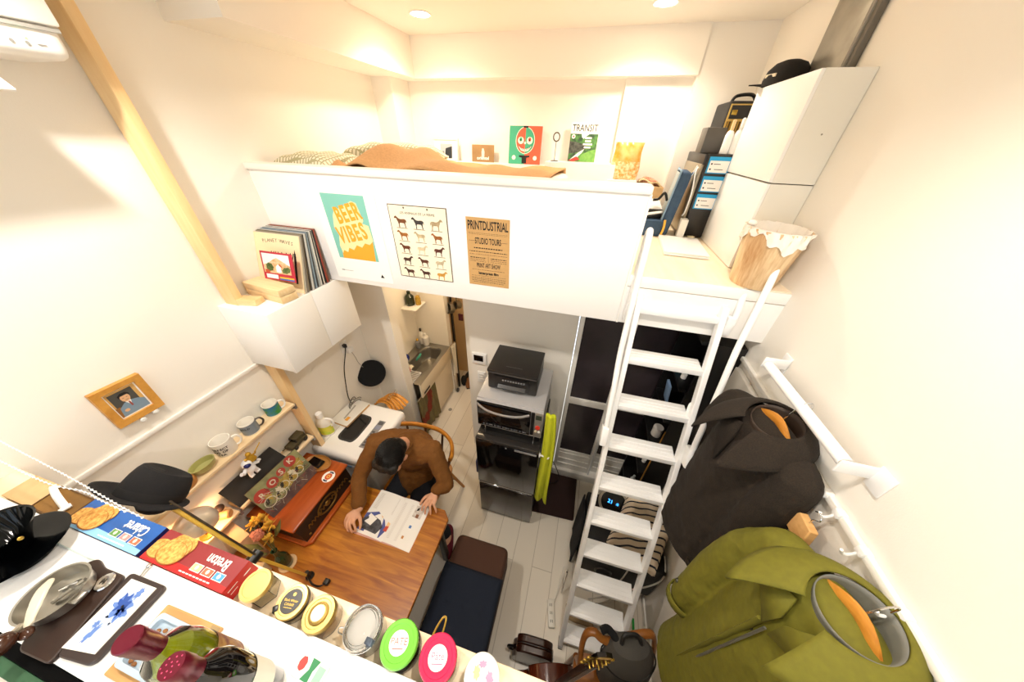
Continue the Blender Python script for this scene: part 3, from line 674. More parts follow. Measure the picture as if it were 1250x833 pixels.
# vintage field camera on the lower shelf
t = thing('toy_jeep', 'dark olive toy jeep on the lower shelf by the post', 'toy', (-1.78, .85, 1.056))
ol = mat('army olive', '#4a4124', .6, var=.3, scale=50)
X = frame((-1.778, .845, 1.0565), rz=4)
MB(ol).at(X).box(-.035, .035, -.065, .065, .014, .042, bev=.006).build('chassis', t)
MB(ol).at(X).box(-.031, .031, -.015, .06, .042, .075, bev=.006).build('cab', t)
MB(mat('jeep glass', '#1d1b14', .2)).at(X).box(-.028, .028, -.018, -.014, .046, .07).build('windscreen', t)
for sx in (-1, 1):
    for yy in (-.042, .042): MB(black).at(X).cyl((sx*.026, yy, .016), (sx*.038, yy, .016), .016, n=18).build('wheel', t)
MB(ol).at(X).cyl((0, -.06, .05), (.0, -.10, .058), .004, n=8).build('antenna', t)
# figures hung from the shelf edge
def ornament(nm, label, y, m1, m2, robot):
    x = -1.713; t = thing(nm, label, 'ornament', (x, y, 1.25))
    if robot:
        z = 1.255
        MB(m1).ball((x, y, z), .028, .026, .030).build('torso', t)
        MB(m1).ball((x, y, z+.045), .027, .027, .026).build('helmet', t)
        MB(m2).ball((x+.014, y-.008, z+.046), .018, .018, .016).build('visor', t)
        for s in (-1, 1):
            MB(m1).tube([(x, y+s*.02, z+.015), (x+.01, y+s*.042, z+.008), (x+.012, y+s*.052, z+.02)], [.011, .010, .011], 10).build('arm', t)
            MB(m1).tube([(x, y+s*.012, z-.02), (x+.004, y+s*.017, z-.045), (x+.014, y+s*.017, z-.052)], [.013, .012, .012], 10).build('leg', t)
        MB(mat('pack mauve', '#7a5f86', .5)).box(x-.03, x-.012, y-.018, y+.018, z-.012, z+.028, bev=.004).build('backpack', t)
        MB(paper).tube([(x, y, z+.068), (x-.004, y, 1.384)], .0008, 6).build('thread', t)
    else:
        z = 1.325
        MB(m1).lathe([(0, -.028), (.026, -.024), (.02, 0), (.012, .014), (0, .018)], 18, (x, y, z)).build('body', t)
        MB(m1).ball((x+.003, y, z+.024), .014).build('head', t)
        for s in (-1, 1): MB(m1).tube([(x, y+s*.008, z), (x+.01, y+s*.028, z+.004), (x+.016, y+s*.03, z+.02)], .005, 8).build('arm', t)
        MB(m1).tube([(x+.016, y+.03, z+.02), (x+.01, y+.075, z+.042)], .003, 8).build('trumpet', t)
        MB(m1).tube([(x, y, z+.036), (x-.004, y, 1.384)], .0008, 6).build('thread', t)
ornament('astronaut_ornament', 'white astronaut ornament hanging below the upper shelf', .545, mat('suit white', '#eef0f4', .4), mat('visor blue', '#232a66', .2), True)
ornament('golden_ornament', 'golden trumpeter ornament hanging just under the upper shelf edge', .575, mat('brass yellow', '#c59a2e', .35, .5), None, False)
# ============================================================ framed portrait and knobs
t = thing('framed_portrait', 'oak framed painting of a man in a suit on the left wall', 'picture', (XL, .43, 1.92))
yc, zc, w, h = .425, 1.921, .142, .176
X = facing_right(XL+.002, yc, zc) @ M4.Rotation(R(-2), 4, 'Z')
def mitre(a, b, d, m, name):
    f = MB(m).at(X); o = [(-a/2, -b/2), (a/2, -b/2), (a/2, b/2), (-a/2, b/2)]; i = [(-a/2+d, -b/2+d), (a/2-d, -b/2+d), (a/2-d, b/2-d), (-a/2+d, b/2-d)]
    vs = [(x, y, 0) for x, y in o] + [(x, y, .022) for x, y in o] + [(x*1., y*1., .018) for x, y in i] + [(x, y, 0) for x, y in i]
    fs = []
    for k in range(4):
        n = (k+1) % 4; fs += [(k, n, 4+n, 4+k), (4+k, 4+n, 8+n, 8+k), (8+k, 8+n, 12+n, 12+k)]
    f.mesh(vs, fs); return f.build(name, t)
mitre(w+.012, h+.012, .026, oak, 'frame')
MB(paper).at(X).box(-w/2+.015, w/2-.015, -h/2+.015, h/2-.015, .002, .008).build('mount', t)
p = MB(mat('painting ochre', '#d7ab62', .6)).at(X); p.rect(-.046, .046, -.062, .062, .0085)
p.use(mat('painting charcoal', '#4c4a45', .6)).rect(-.040, .034, -.05, .054, .0088)
p.use(mat('painting brown', '#9a6a34', .6)).rect(-.046, -.030, -.062, -.012, .009)
p.use(mat('painting suit', '#7d95a8', .6)).flat([(-.04, -.062), (.046, -.062), (.046, -.022), (.028, -.008), (.006, 0), (-.014, -.004), (-.034, -.02)], .0092)
p.use(paper).flat([(-.008, .0), (.010, .0), (.003, -.024)], .0094)
p.use(mat('painting tie', '#9a4636', .6)).flat([(-.001, -.004), (.004, -.004), (.006, -.028), (.0, -.03)], .0096)
p.use(mat('painting skin', '#e2b184', .6)).flat(blob(0, .018, .0145, .02, 0, 1, 24, .02), .0096); p.flat(blob(-.02, -.038, .008, .007, 0, 2, 16, .05), .0096)
p.use(ink).flat([(-.017, .02), (-.018, .034), (-.006, .043), (.010, .042), (.018, .032), (.0165, .02), (.012, .03), (-.011, .03)], .0098); p.rect(-.009, -.003, .018, .0195, .0099); p.rect(.003, .009, .018, .0195, .0099); p.rect(-.004, .006, .006, .0075, .0099)
p.build('painting', t)
for k, (y, z) in enumerate(((.413, 1.812), (.46, 1.816))):
    tag(MB(whitep).at(M4.Translation((XL, y, z)) @ M4.Rotation(R(90), 4, 'Y')).lathe([(.004, 0), (.004, .012), (.009, .016), (.011, .02), (.008, .026), (0, .027)], 20).build('wall_peg'), ('white round peg under the left part of the portrait frame', 'white round peg under the right part of the portrait frame')[k].replace('left part', 'near corner').replace('right part', 'far corner'), 'peg', 'white pegs under the portrait')
# ============================================================ air conditioner
t = thing('air_conditioner', 'white air conditioner high on the left wall beside the post', 'air conditioner', (-1.72, .4, 3.05))
MB(whitep).box(XL+.002, -1.62, -.05, .845, 3.055, 3.36, bev=.03, seg=4).build('body', t)
MB(whitep).box(-1.622, -1.604, -.05, .845, 3.13, 3.35, bev=.008).build('front_panel', t)
MB(mat('ac seam grey', '#a8a69f', .6)).box(-1.621, -1.613, -.04, .84, 3.118, 3.128).build('seam', t)
MB(glow('ac blue led', '#6f7dff', 6)).ball((-1.617, .70, 3.096), .004).build('blue_indicator', t)
MB(glow('ac green led', '#6fdc6a', 4)).ball((-1.617, .758, 3.098), .0035).build('green_indicator', t)
for y in (.69, .71, .73): MB(mat('ac icon grey', '#8b8983', .6)).at(facing_right(-1.6185, y, 3.083)).disc(0, 0, .004, .0005, 14).build('icon', t) if False else None
g = MB(mat('ac icon grey', '#8b8983', .6))
for y in (.70, .73, .758): g.at(facing_right(-1.6195, y, 3.084)).disc(0, 0, .0045, .001, 14)
g.rect(.018, .036, -.001, .0015, .001); g.build('icons', t)
MB(whitep).at(frame((-1.68, .30, 3.045), ry=38)).box(-.01, .12, -.33, .36, -.004, .004, bev=.003).build('louver', t)
# bead chain of the blind
def bead(pts, label, nmax):
    P = smooth_path(pts, 60); b = MB(mat('bead white', '#f4f4f2', .3)); t = None; d = 0; last = P[0]; n = 0; q = []
    for p in P:
        d += (p - last).length; last = p
        if d >= .0165: q.append(p); d = 0
    b.tube(q, .0007, 5)
    for p in q: b.ball(p, .0031, n=8, m=5)
    return tag(b.build('bead_chain'), label, 'chain', 'strands of the blind chain')
bead([(-1.76, .138, 2.07), (-1.712, .136, 2.05), (-1.363, .118, 2.05), (-1.12, .102, 2.05), (-1.03, .098, 2.04)], 'long white bead chain strand passing above the cardboard tray', 200)
bead([(-1.70, .098, 2.06), (-1.63, .096, 2.05), (-1.392, .090, 2.05), (-1.27, .102, 2.045), (-1.18, .098, 2.05), (-1.08, .096, 2.045)], 'shorter white bead chain strand with the white tag on it', 200)
# ============================================================ dining table
def boards(name, c1, c2, c3, bw, rh, rot=0, rough=.35):
    if name in _MC: return _MC[name]
    m, nt, b = _new(name); b.inputs['Roughness'].default_value = rough; L = nt.links.new
    tc = nt.nodes.new('ShaderNodeTexCoord'); mp = nt.nodes.new('ShaderNodeMapping'); mp.inputs['Rotation'].default_value = (0, 0, rot)
    br = nt.nodes.new('ShaderNodeTexBrick'); br.inputs['Scale'].default_value = 1; br.inputs['Brick Width'].default_value = bw; br.inputs['Row Height'].default_value = rh; br.inputs['Mortar Size'].default_value = 0
    br.inputs['Color1'].default_value = (*lin(c1), 1); br.inputs['Color2'].default_value = (*lin(c2), 1)
    m2 = nt.nodes.new('ShaderNodeMapping'); m2.inputs['Scale'].default_value = (.5, 5, 1)
    nz = nt.nodes.new('ShaderNodeTexNoise'); nz.inputs['Scale'].default_value = 7; nz.inputs['Detail'].default_value = 7; nz.inputs['Distortion'].default_value = .8
    cr = nt.nodes.new('ShaderNodeValToRGB'); cr.color_ramp.elements[0].position = .35; cr.color_ramp.elements[1].position = .7
    cr.color_ramp.elements[0].color = (*lin(c3), 1); cr.color_ramp.elements[1].color = (1, 1, 1, 1)
    mx = nt.nodes.new('ShaderNodeMixRGB'); mx.blend_type = 'MULTIPLY'; mx.inputs[0].default_value = .75
    L(tc.outputs['Object'], mp.inputs['Vector']); L(mp.outputs['Vector'], br.inputs['Vector']); L(mp.outputs['Vector'], m2.inputs['Vector']); L(m2.outputs['Vector'], nz.inputs['Vector'])
    L(nz.outputs['Fac'], cr.inputs['Fac']); L(br.outputs['Color'], mx.inputs[1]); L(cr.outputs['Color'], mx.inputs[2]); L(mx.outputs[0], b.inputs['Base Color'])
    _MC[name] = m; return m
tw = boards('amber table boards', '#b9741b', '#ce8a28', '#a87a45', .62, .095)
t = thing('dining_table', 'amber wooden dining table with dark legs by the left wall', 'table', (-1.2, .45, 0))
top = [(-1.82, .08), (-.655, .08), (-.615, .11), (-.615, .795), (-.665, .845), (-1.82, .845)]
MB(tw).prism(top, .692, .72).build('tabletop', t, bev=.004)
dk = mat('dark table steel', '#1d1a18', .4, .3)
MB(dk).box(-1.74, -.70, .14, .17, .655, .692).box(-1.74, -.70, .755, .785, .655, .692).box(-.73, -.70, .17, .755, .655, .692).box(-1.74, -1.71, .17, .755, .655, .692).build('apron', t)
for x in (-1.72, -.70):
    for y in (.14, .755): MB(dk).box(x-.02, x+.02, y, y+.04, 0, .655, bev=.003).build('leg', t)
# ============================================================ wooden record player with things on it
rw = wood('mahogany veneer', '#8f3f16', '#b95a22', 'y', 5, .25)
t = thing('gramophone_cabinet', 'orange brown wooden gramophone case with brass ornament standing on the table', 'record player', (-1.6, .63, .72))
bs = [(-1.80, .395), (-1.42, .395), (-1.385, .425), (-1.385, .83), (-1.42, .86), (-1.80, .86)]
MB(rw).prism(bs, .721, .748).build('base', t, bev=.006)
MB(mat('dark walnut', '#2b1a0f', .4, var=.2, scale=30)).mesh([(-1.79,.41,.748),(-1.415,.42,.748),(-1.415,.845,.748),(-1.79,.85,.748),(-1.79,.41,.893),(-1.455,.42,.893),(-1.455,.86,.893),(-1.79,.86,.893)], [(3,2,1,0),(4,5,6,7),(0,1,5,4),(1,2,6,5),(2,3,7,6),(3,0,4,7)]).build('body', t)
MB(rw).box(-1.795, -1.43, .402, .872, .893, .913, bev=.008, seg=3).build('lid', t)
X = M4.Translation((-1.432, .635, .815)) @ M4.Rotation(R(90), 4, 'Z') @ M4.Rotation(R(75), 4, 'X')
br = mat('aged brass', '#8a6a34', .4, .8)
o = MB(br).at(X); o.tube([(.075*math.cos(a), .042*math.sin(a), .004) for a in [2*PI*i/32 for i in range(32)]], .006, 8, True)
for i in range(14):
    x = -.16 + i*.0246; o.tube(smooth_path([(x, -.012, .003), (x+.012, .012, .006), (x+.0246, -.012, .003)], 4), .0035, 6)
o.ball((0, 0, .006), .02, .018, .006, 12, 6); o.build('ornament', t)
for y in (.46, .82): MB(br).ball((-1.418, y, .772), .008).build('stud', t)
X = frame((-1.49, .755, .9135), rz=35)
s = MB(paper).at(X).lathe([(0, 0), (.042, 0), (.042, .0008), (0, .0008)], 36)
s.use(mat('sticker navy', '#28304a', .6)); s.poly([(x, y, .0012) for x, y in [(.037*math.cos(a), .037*math.sin(a)) for a in [R(20)+R(60)*i/8 for i in range(9)]] + [(.027*math.cos(a), .027*math.sin(a)) for a in [R(80)-R(60)*i/8 for i in range(9)]]])
s.poly([(x, y, .0012) for x, y in [(.037*math.cos(a), .037*math.sin(a)) for a in [R(200)+R(60)*i/8 for i in range(9)]] + [(.027*math.cos(a), .027*math.sin(a)) for a in [R(260)-R(60)*i/8 for i in range(9)]]])
s.use(mat('sticker red', '#c9512f', .6)).disc(0, 0, .024, .0012); s.use(mat('sticker gold', '#e2b45a', .6)).disc(0, 0, .013, .0016); s.use(mat('sticker red', '')).disc(0, 0, .006, .002)
lab(s.build('sticker', t), 'round white sticker with red centre')
# tray and phone
t = thing('wooden_tray', 'small oval wooden tray on the gramophone lid holding the black phone', 'tray', (-1.63, .825, .914))
MB(wood('tray wood', '#8a5a26', '#b5803f', 'x', 12, .4)).lathe([(0, 0), (.085, 0), (.098, .016), (.094, .018), (.08, .006), (0, .006)], 40, (-1.63, .815, .914), sx=1.05, sy=.62).build('dish', t)
t = thing('smartphone', 'black smartphone lying in the small oval tray', 'phone', (-1.64, .817, .921))
X = frame((-1.645, .815, .925), ry=-4, rz=-8)
MB(black).at(X).box(-.058, .058, -.03, .03, 0, .008, bev=.003).build('body', t)
MB(blackg).at(X).box(-.055, .055, -.027, .027, .008, .0086).build('screen', t)
# picture board leaning on the shelf edge
d, c_, a, b_ = V((-1.612, .440, .9145)), V((-1.592, .756, .9145)), V((-1.72, .428, 1.121)), V((-1.72, .776, 1.121))
ux = (c_ - d).normalized(); uy = (a - d); uy = (uy - ux*uy.dot(ux)).normalized(); uz = ux.cross(uy)
if uz.z < 0: uz = -uz
X = M4(((ux.x, uy.x, uz.x, d.x), (ux.y, uy.y, uz.y, d.y), (ux.z, uy.z, uz.z, d.z), (0, 0, 0, 1)))
w, h = .33, .235
p = MB(mat('board edge brown', '#5b4636', .7)).at(X).box(0, w, 0, h, -.010, 0)
p.use(mat('collage olive', '#8f8f62', .6, col2='#6d6f4e', scale=18)).rect(0, w, .055, h, .0005)
p.use(mat('collage plum', '#4d3a3a', .6, col2='#6b5148', scale=25)).flat([(0, 0), (w, 0), (w, .07), (.2, .075), (.1, .05), (0, .085)], .0008)
cr_, pl, yl = mat('collage red', '#a63a30', .6), mat('collage pale', '#cfc9b0', .6), mat('collage mustard', '#b69a45', .6, col2='#8f7c3a', scale=40)
p.use(yl).flat(blob(.20, .12, .07, .04, .3, 5, 30, .15), .001); p.flat(blob(.275, .15, .035, .05, 0, 6, 30, .15), .001)
for i, (x, y, r, ch) in enumerate(((.045, .155, .042, 'R'), (.125, .172, .033, 'O'), (.19, .185, .026, 'S'), (.262, .198, .036, 'K'))):
    p.use(cr_).disc(x, y, r, .0014, 28); p.use(pl).text(ch, .045, x, y, .0019, bold=.0012)
for i, (x, y, r) in enumerate(((.05, .09, .034), (.11, .075, .03), (.155, .105, .028), (.215, .10, .026), (.265, .11, .028))):
    p.use(pl); n = 24
    for k in range(n):
        a0, a1 = 2*PI*k/n, 2*PI*(k+1)/n
        p.flat([(x+r*math.cos(a0), y+r*math.sin(a0)), (x+r*math.cos(a1), y+r*math.sin(a1)), (x+(r-.005)*math.cos(a1), y+(r-.005)*math.sin(a1)), (x+(r-.005)*math.cos(a0), y+(r-.005)*math.sin(a0))], .0023)
    p.use(pl if i % 2 else yl).flat(blob(x+.012, y+.03, .016, .026, .4, 10+i, 22, .2), .0021)
    p.use(mat('collage dark', '#2d2a26', .6)).flat(blob(x-.01, y+.012, .010, .02, -.5, 20+i, 20, .2), .0025)
random.seed(21)
for k in range(90):
    x, y = random.uniform(.02, w-.02), random.uniform(.03, .17); a = random.uniform(0, PI); l = random.uniform(.006, .02); c, s_ = math.cos(a), math.sin(a)
    p.use(random.choice((pl, yl, mat('collage dark', '#2d2a26', .6), mat('collage grey', '#8b8a7c', .6), cr_))).flat([(x-c*l-s_*.001, y-s_*l+c*.001), (x-c*l+s_*.001, y-s_*l-c*.001), (x+c*l+s_*.001, y+s_*l-c*.001), (x+c*l-s_*.001, y+s_*l+c*.001)], .0028+.00002*k)
tag(p.build('picture_board'), 'illustrated board of cyclists with red lettered discs leaning over the gramophone', 'picture')
q = MB(mat('black card', '#1f1c1a', .6))
P4 = [V((-1.737, .40, 1.0575)), V((-1.737, .735, 1.0575)), V((-1.815, .72, 1.182)), V((-1.815, .40, 1.182))]
n_ = (P4[1]-P4[0]).cross(P4[3]-P4[0]).normalized() * .006
q.mesh([*P4, *[v - n_ for v in P4]], [(0,1,2,3), (7,6,5,4), (0,4,5,1), (1,5,6,2), (2,6,7,3), (3,7,4,0)])
tag(q.build('black_sleeve'), 'plain black sleeve leaning on the wall behind the illustrated board', 'sleeve')
# ============================================================ toys, small lamp and boxes on the shelf end
shelf(1.0555, .16, .385, 'short left end of the lower pine shelf with the toy and the lamp')
t = thing('wooden_toy', 'dark and light wooden animal toy at the end of the lower shelf', 'toy', (-1.775, .345, 1.056))
wd, wl = mat('dark toy wood', '#3d2616', .5), wood('light toy wood', '#a8733f', '#d6a66b', 'y', 14)
MB(wl).at(frame((-1.765, .34, 1.082), rz=30)).tube([(-.035, 0, 0), (-.03, 0, 0), (.03, 0, 0), (.035, 0, 0)], [.018, .025, .025, .02], 18).build('body', t)
MB(wd).ball((-1.79, .352, 1.118), .025, .024, .02).build('head', t)
MB(wd).ball((-1.80, .31, 1.105), .014, .012, .014).build('ear', t)
t = thing('shelf_lamp', 'silver domed lamp on the lower shelf glowing against the wall', 'lamp', (-1.765, .245, 1.056))
sv = mat('satin aluminium', '#ddd5c6', .3, .35)
MB(sv).at(frame((-1.745, .245, 1.19), rx=-18, ry=10)).lathe([(.088, 0), (.086, .02), (.072, .05), (.045, .072), (.015, .08), (0, .081)], 36, sx=.95, sy=1.0).build('shade', t, solid=.002)
MB(brassm := mat('lamp brass', '#a9853e', .35, .9)).cyl((-1.765, .245, 1.057), (-1.765, .245, 1.19), .006).build('stem', t)
MB(brassm).lathe([(0, 0), (.035, 0), (.033, .008), (.01, .012), (0, .012)], 24, (-1.765, .245, 1.0565)).build('base', t)
MB(glow('warm bulb', '#ffd9a0', 30)).ball((-1.745, .25, 1.178), .016).build('bulb', t)
lamp('POINT', 'shelf_lamp_light', (-1.735, .262, 1.14), .9, '#ffc488', .03)
tag(MB(mat('plain kraft card', '#c9a480', .8, var=.05, scale=30)).at(frame((-1.70, .30, .7205), rz=-8)).box(-.10, .09, -.03, .032, 0, .27, bev=.003).build('kraft_box'), 'plain kraft box standing on the table behind the flowers', 'box')
t = thing('pine_block', 'small pine block on the table under the yellow stand', 'wood block', (-1.55, .2, .72))
MB(pine).at(frame((-1.56, .205, .7205), rz=15)).box(-.05, .05, -.04, .04, 0, .10, bev=.003).build('block', t)
# ============================================================ flowers
t = thing('flower_vase', 'green glass bottle vase of dried yellow and pink flowers on the table', 'vase', (-1.452, .30, .724))
MB(mat('dark green glass', '#1f3a22', .08, coat=.5)).lathe([(0, 0), (.030, 0), (.034, .01), (.034, .085), (.026, .115), (.015, .14), (.014, .185), (.017, .19), (.012, .188), (.011, .14), (0, .12)], 28, (-1.452, .30, .728)).build('bottle', t)
stm, yel, pnk, lf_ = mat('dried stem', '#5b5a2a', .8), mat('dried yellow petals', '#d9a834', .8, var=.35, scale=120), mat('pink globe petals', '#d9866a', .8, var=.35, scale=160), mat('olive leaf', '#5d5a24', .7)
random.seed(5)
def flower(p, kind, r):
    s = thing_part = MB(stm).tube(smooth_path([(-1.452, .30, .88), ((-1.452+p[0])/2+.01, (.30+p[1])/2, (.95+p[2])/2), p], 6), .002, 6).build('stem', t)
    b = MB(pnk if kind == 'p' else yel)
    if kind == 'p':
        b.ball(p, r*.8, n=14, m=8)
        for k in range(70):
            a, z = random.uniform(0, 2*PI), random.uniform(-1, 1); q = (1-z*z)**.5
            c = (p[0]+r*.8*q*math.cos(a), p[1]+r*.8*q*math.sin(a), p[2]+r*.8*z); b.ball(c, r*.2, n=6, m=4)
    else:
        for k in range(16):
            a, e = random.uniform(0, 2*PI), random.uniform(-.3, 1.2); l = r*random.uniform(.7, 1.1)
            d = V((math.cos(a)*math.cos(e), math.sin(a)*math.cos(e), math.sin(e))); o_ = V(p); sd = d.orthogonal().normalized()*l*.38
            b.mesh([o_, o_+d*l*.6+sd, o_+d*l, o_+d*l*.6-sd], [(0,1,2,3)])
    b.build('blossom', s, solid=0 if kind == 'p' else .001)
flower((-1.535, .32, 1.02), 'p', .034)
for p, r in (((-1.60, .375, 1.03), .042), ((-1.555, .385, 1.05), .045), ((-1.50, .375, 1.03), .04), ((-1.475, .325, .99), .038), ((-1.63, .35, 1.0), .035)): flower(p, 'y', r)
for k, (p, q) in enumerate((((-1.50, .29, .93), (-1.60, .265, .985)), ((-1.48, .35, .95), (-1.50, .43, 1.0)), ((-1.47, .28, .92), (-1.55, .24, .93)))):
    p, q = V(p), V(q); d = q - p; sd = d.cross(V((0,0,1))).normalized()*.018
    MB(lf_).mesh([p, p+d*.4+sd, q, p+d*.4-sd, p+d*.45-V((0,0,.006))], [(0,1,4), (1,2,4), (2,3,4), (3,0,4)]).build('leaf', t, solid=.001)
tag(MB(mat('pale coaster wood', '#dcb98a', .6)).lathe([(0, 0), (.048, 0), (.048, .006), (0, .006)], 32, (-1.452, .30, .7205)).build('coaster'), 'round pale wooden coaster under the green vase', 'coaster')
# ============================================================ open magazine
t = thing('open_magazine', 'open white magazine on the table under the hands of the seated person', 'magazine', (-.97, .7, .72))
rz = -1.5
def page(x0, x1, sgn, nm):
    def f(u, v):
        x = u*.205; return (-.975 + sgn*x + .0, .555 + v*.29 + (-.004 if sgn < 0 else .0) - sgn*.010*u + .0, .7235 + .011*math.sin(PI*min(1, u*1.15))**1.0*(1-u*.6))
    b = MB(paper); b.grid(f, 14, 4)
    def put(m, pts, dz=.0012):
        b.use(m); b.poly([V(f(max(0, min(1, p[0])), p[1])) + V((0, 0, dz)) for p in pts])
    if sgn < 0:
        put(mat('page indigo', '#4f5a9a', .6), [(1., .06), (.15, .04), (.05, .22), (.25, .40), (.6, .52), (1., .42)], .0012)
        put(mat('page slate', '#5a5a60', .6, col2='#2c2c30', scale=40), [(1., .10), (.3, .08), (.2, .25), (.38, .36), (.75, .42), (1., .3)], .0022)
        put(paper, [(.92, .24), (.62, .2), (.52, .37), (.85, .44)], .003); put(mat('page peach', '#f0c88f', .6), [(.45, .47), (.02, .38), (.02, .2), (.18, .3)], .0018)
        put(mat('page rust', '#c7482e', .6), [(.14, .2), (.02, .2), (.02, .32), (.12, .3)], .0024)
        for k in range(16): put(mat('page text', '#d3cec6', .8), [(.9, .56+k*.024), (.12, .56+k*.024), (.12, .568+k*.024), (.9, .568+k*.024)], .0016)
    else:
        put(mat('page sketch', '#b9b0a6', .7, col2='#e9e4dc', scale=60), [(.55, .66), (.85, .66), (.85, .92), (.55, .92)], .0014)
        put(mat('page sepia', '#8a5a3a', .6), [(.66, .66), (.76, .66), (.76, .74), (.66, .74)], .002); put(ink, [(.6, .8), (.68, .82), (.7, .9), (.62, .86)], .0024)
        put(mat('page blue', '#4a78b8', .6), [(.62, .42), (.70, .42), (.70, .48), (.62, .48)], .0014); put(mat('page amber', '#c98a4a', .6), [(.55, .18), (.62, .18), (.62, .24), (.55, .24)], .0014)
        for k in range(30): put(mat('page text', ''), [(.08, .1+k*.027), (.46, .1+k*.027), (.46, .107+k*.027), (.08, .107+k*.027)], .0016)
    o = b.build(nm, t, fix=False); return o
page(0, 1, -1, 'left_page'); page(0, 1, 1, 'right_page')
MB(mat('cover pink', '#d9a79c', .6)).box(-1.182, -.768, .548, .846, .7205, .7225).build('cover', t)
# ============================================================ washing machine
KX = M4.Translation((0, 0, 2.9)) @ M4.Scale(1.0526, 4) @ M4.Translation((0, 0, -2.9))
def MB_K(m): return MB(m).at(KX)
t = thing('washing_machine', 'white top loading washing machine between the table and the partition wall', 'washing machine', (-1.53, 1.12, 0))
x0, x1, y0, y1 = -1.825, -1.312, .918, 1.444
MB(mat('washer grey white', '#dedcd8', .4)).box(x0+.01, x1-.006, y0+.008, y1-.008, .05, .795, bev=.025, seg=4).build('body', t)
MB(mat('washer base grey', '#8e8d8b', .5)).box(x0+.03, x1-.03, y0+.03, y1-.03, .0, .06).build('base', t)
MB(whitep).box(x0, x1, y0, y1, .80, .90, bev=.035, seg=5).build('top_cover', t)
lid = [(-1.60, .985), (-1.462, .985), (-1.445, 1.03), (-1.445, 1.19), (-1.465, 1.235), (-1.60, 1.245)]
def roundpoly(p, r=.03, n=5):
    o = []
    for i in range(len(p)):
        a, b, c = V((*p[i-1], 0)), V((*p[i], 0)), V((*p[(i+1) % len(p)], 0))
        u = (a-b).normalized(); v = (c-b).normalized(); r_ = min(r, (a-b).length*.45, (c-b).length*.45); A, B = b+u*r_, b+v*r_
        for k in range(n+1):
            s = k/n; q = A*(1-s)**2 + b*2*s*(1-s) + B*s*s; o.append((q.x, q.y))
    return o
MB_K(mat('washer window grey', '#3b3a39', .15)).prism(roundpoly(lid, .05), .998, 1.004).build('lid_window', t)
MB_K(mat('washer window dark', '#1c1b1b', .08)).prism(roundpoly([(-1.585, 1.0), (-1.475, 1.0), (-1.46, 1.04), (-1.46, 1.18), (-1.48, 1.22), (-1.585, 1.23)], .04), 1.004, 1.006).build('lid_glass', t)
seam = mat('washer seam', '#bdbbb6', .6)
s = MB_K(seam)
s.box(-1.655, -1.652, .90, 1.345, .999, 1.0008).build('lid_seam', t)
cp = MB_K(mat('panel silver', '#9a9a9a', .4, .5)).box(-1.385, -1.33, .97, 1.225, .999, 1.003, bev=.001); cp.build('control_panel', t)
for k in range(6): MB_K(mat('button dark', '#56565a', .5)).box(-1.375, -1.35, .985+k*.024, 1.001+k*.024, 1.003, 1.0045).build('button', t)
MB_K(mat('display blue grey', '#8d93a8', .3)).box(-1.378, -1.337, 1.14, 1.175, 1.003, 1.0045).build('display', t)
MB_K(mat('button dark', '')).box(-1.378, -1.337, 1.185, 1.215, 1.003, 1.0045).build('brand_plate', t)
MB(mat('hose blue', '#3f5a74', .5)).at(frame((-1.50, .914, .79), rx=90)).box(-.03, .03, -.008, .008, -.006, .006, bev=.004).build('clip', t)
# on the washer
t = thing('manual_book', 'white manual box lying at the back of the washing machine', 'book', (-1.70, 1.22, 1.0))
X = frame((-1.737, 1.285, .901), rz=-4)
MB(mat('kraft box side', '#cfa56d', .7)).at(X).box(-.083, .083, -.13, .13, 0, .022).build('pages', t)
c = MB(paper).at(X).box(-.085, .085, -.132, .132, .022, .027); c.use(mat('label orange', '#eda832', .6)).rect(.02, .05, -.09, -.05, .0275)
c.use(mat('sketch grey', '#b9b4ab', .7)).flat([(.0, -.08), (.015, -.08), (-.005, .07), (-.02, .07)], .0275); c.build('cover', t)
t = thing('detergent_bottle', 'white detergent bottle with a lime green label on the washing machine', 'bottle', (-1.765, 1.0, 1.0))
X = frame((-1.775, 1.065, .901), rz=20)
MB(mat('cream plastic', '#efeadd', .35)).at(X).lathe([(0, 0), (.048, 0), (.052, .01), (.052, .12), (.045, .16), (.02, .185), (.018, .20)], 28, sx=1, sy=.65).build('body', t)
MB(whitep).at(X).lathe([(.024, .198), (.024, .235), (.02, .24), (0, .24)], 20).build('cap', t)
MB(whitep).at(X).tube(smooth_path([(.045, 0, .09), (.072, 0, .11), (.07, 0, .16), (.03, 0, .175)], 5), .009, 8).build('handle', t)
MB(mat('lime label', '#b8d23a', .5, col2='#e3d94a', scale=25)).at(X).lathe([(.0527, .02), (.0527, .105)], 28, sx=1, sy=.65, cap=False).build('label', t)
t = thing('hanger_bundle', 'bundle of orange wooden clothes hangers behind the washing machine', 'hangers', (-1.42, 1.42, 1.0))
hw = wood('orange hanger wood', '#b06d1e', '#d9963a', 'x', 10, .35)
for k in range(6):
    X = frame((-1.53 + .008*k, 1.47 + .020*k, .885 + .012*(k % 3)), rz=-16 + 3*k, rx=62 + 4*k)
    MB(hw).at(X).tube(smooth_path([(-.125, -.05, 0), (-.07, -.005, 0), (0, .018, 0), (.07, -.005, 0), (.125, -.05, 0)], 6), .009, 8, rv=.016).build('hanger', t)
    MB(mat('hook wire', '#b8a98a', .3, .9)).at(X).tube(smooth_path([(0, .02, 0), (0, .055, 0), (.016, .075, 0), (.03, .06, 0), (.022, .045, 0)], 5), .0022, 6).build('hook', t)
t = thing('beret', 'round black felt beret hanging on the wall above the washing machine', 'hat', (-1.80, 1.62, 1.05))
X = M4.Translation((-1.775, 1.66, 1.04)) @ M4.Rotation(R(-43), 4, 'Z') @ M4.Rotation(R(52), 4, 'Y') @ M4.Scale(1.12, 4)
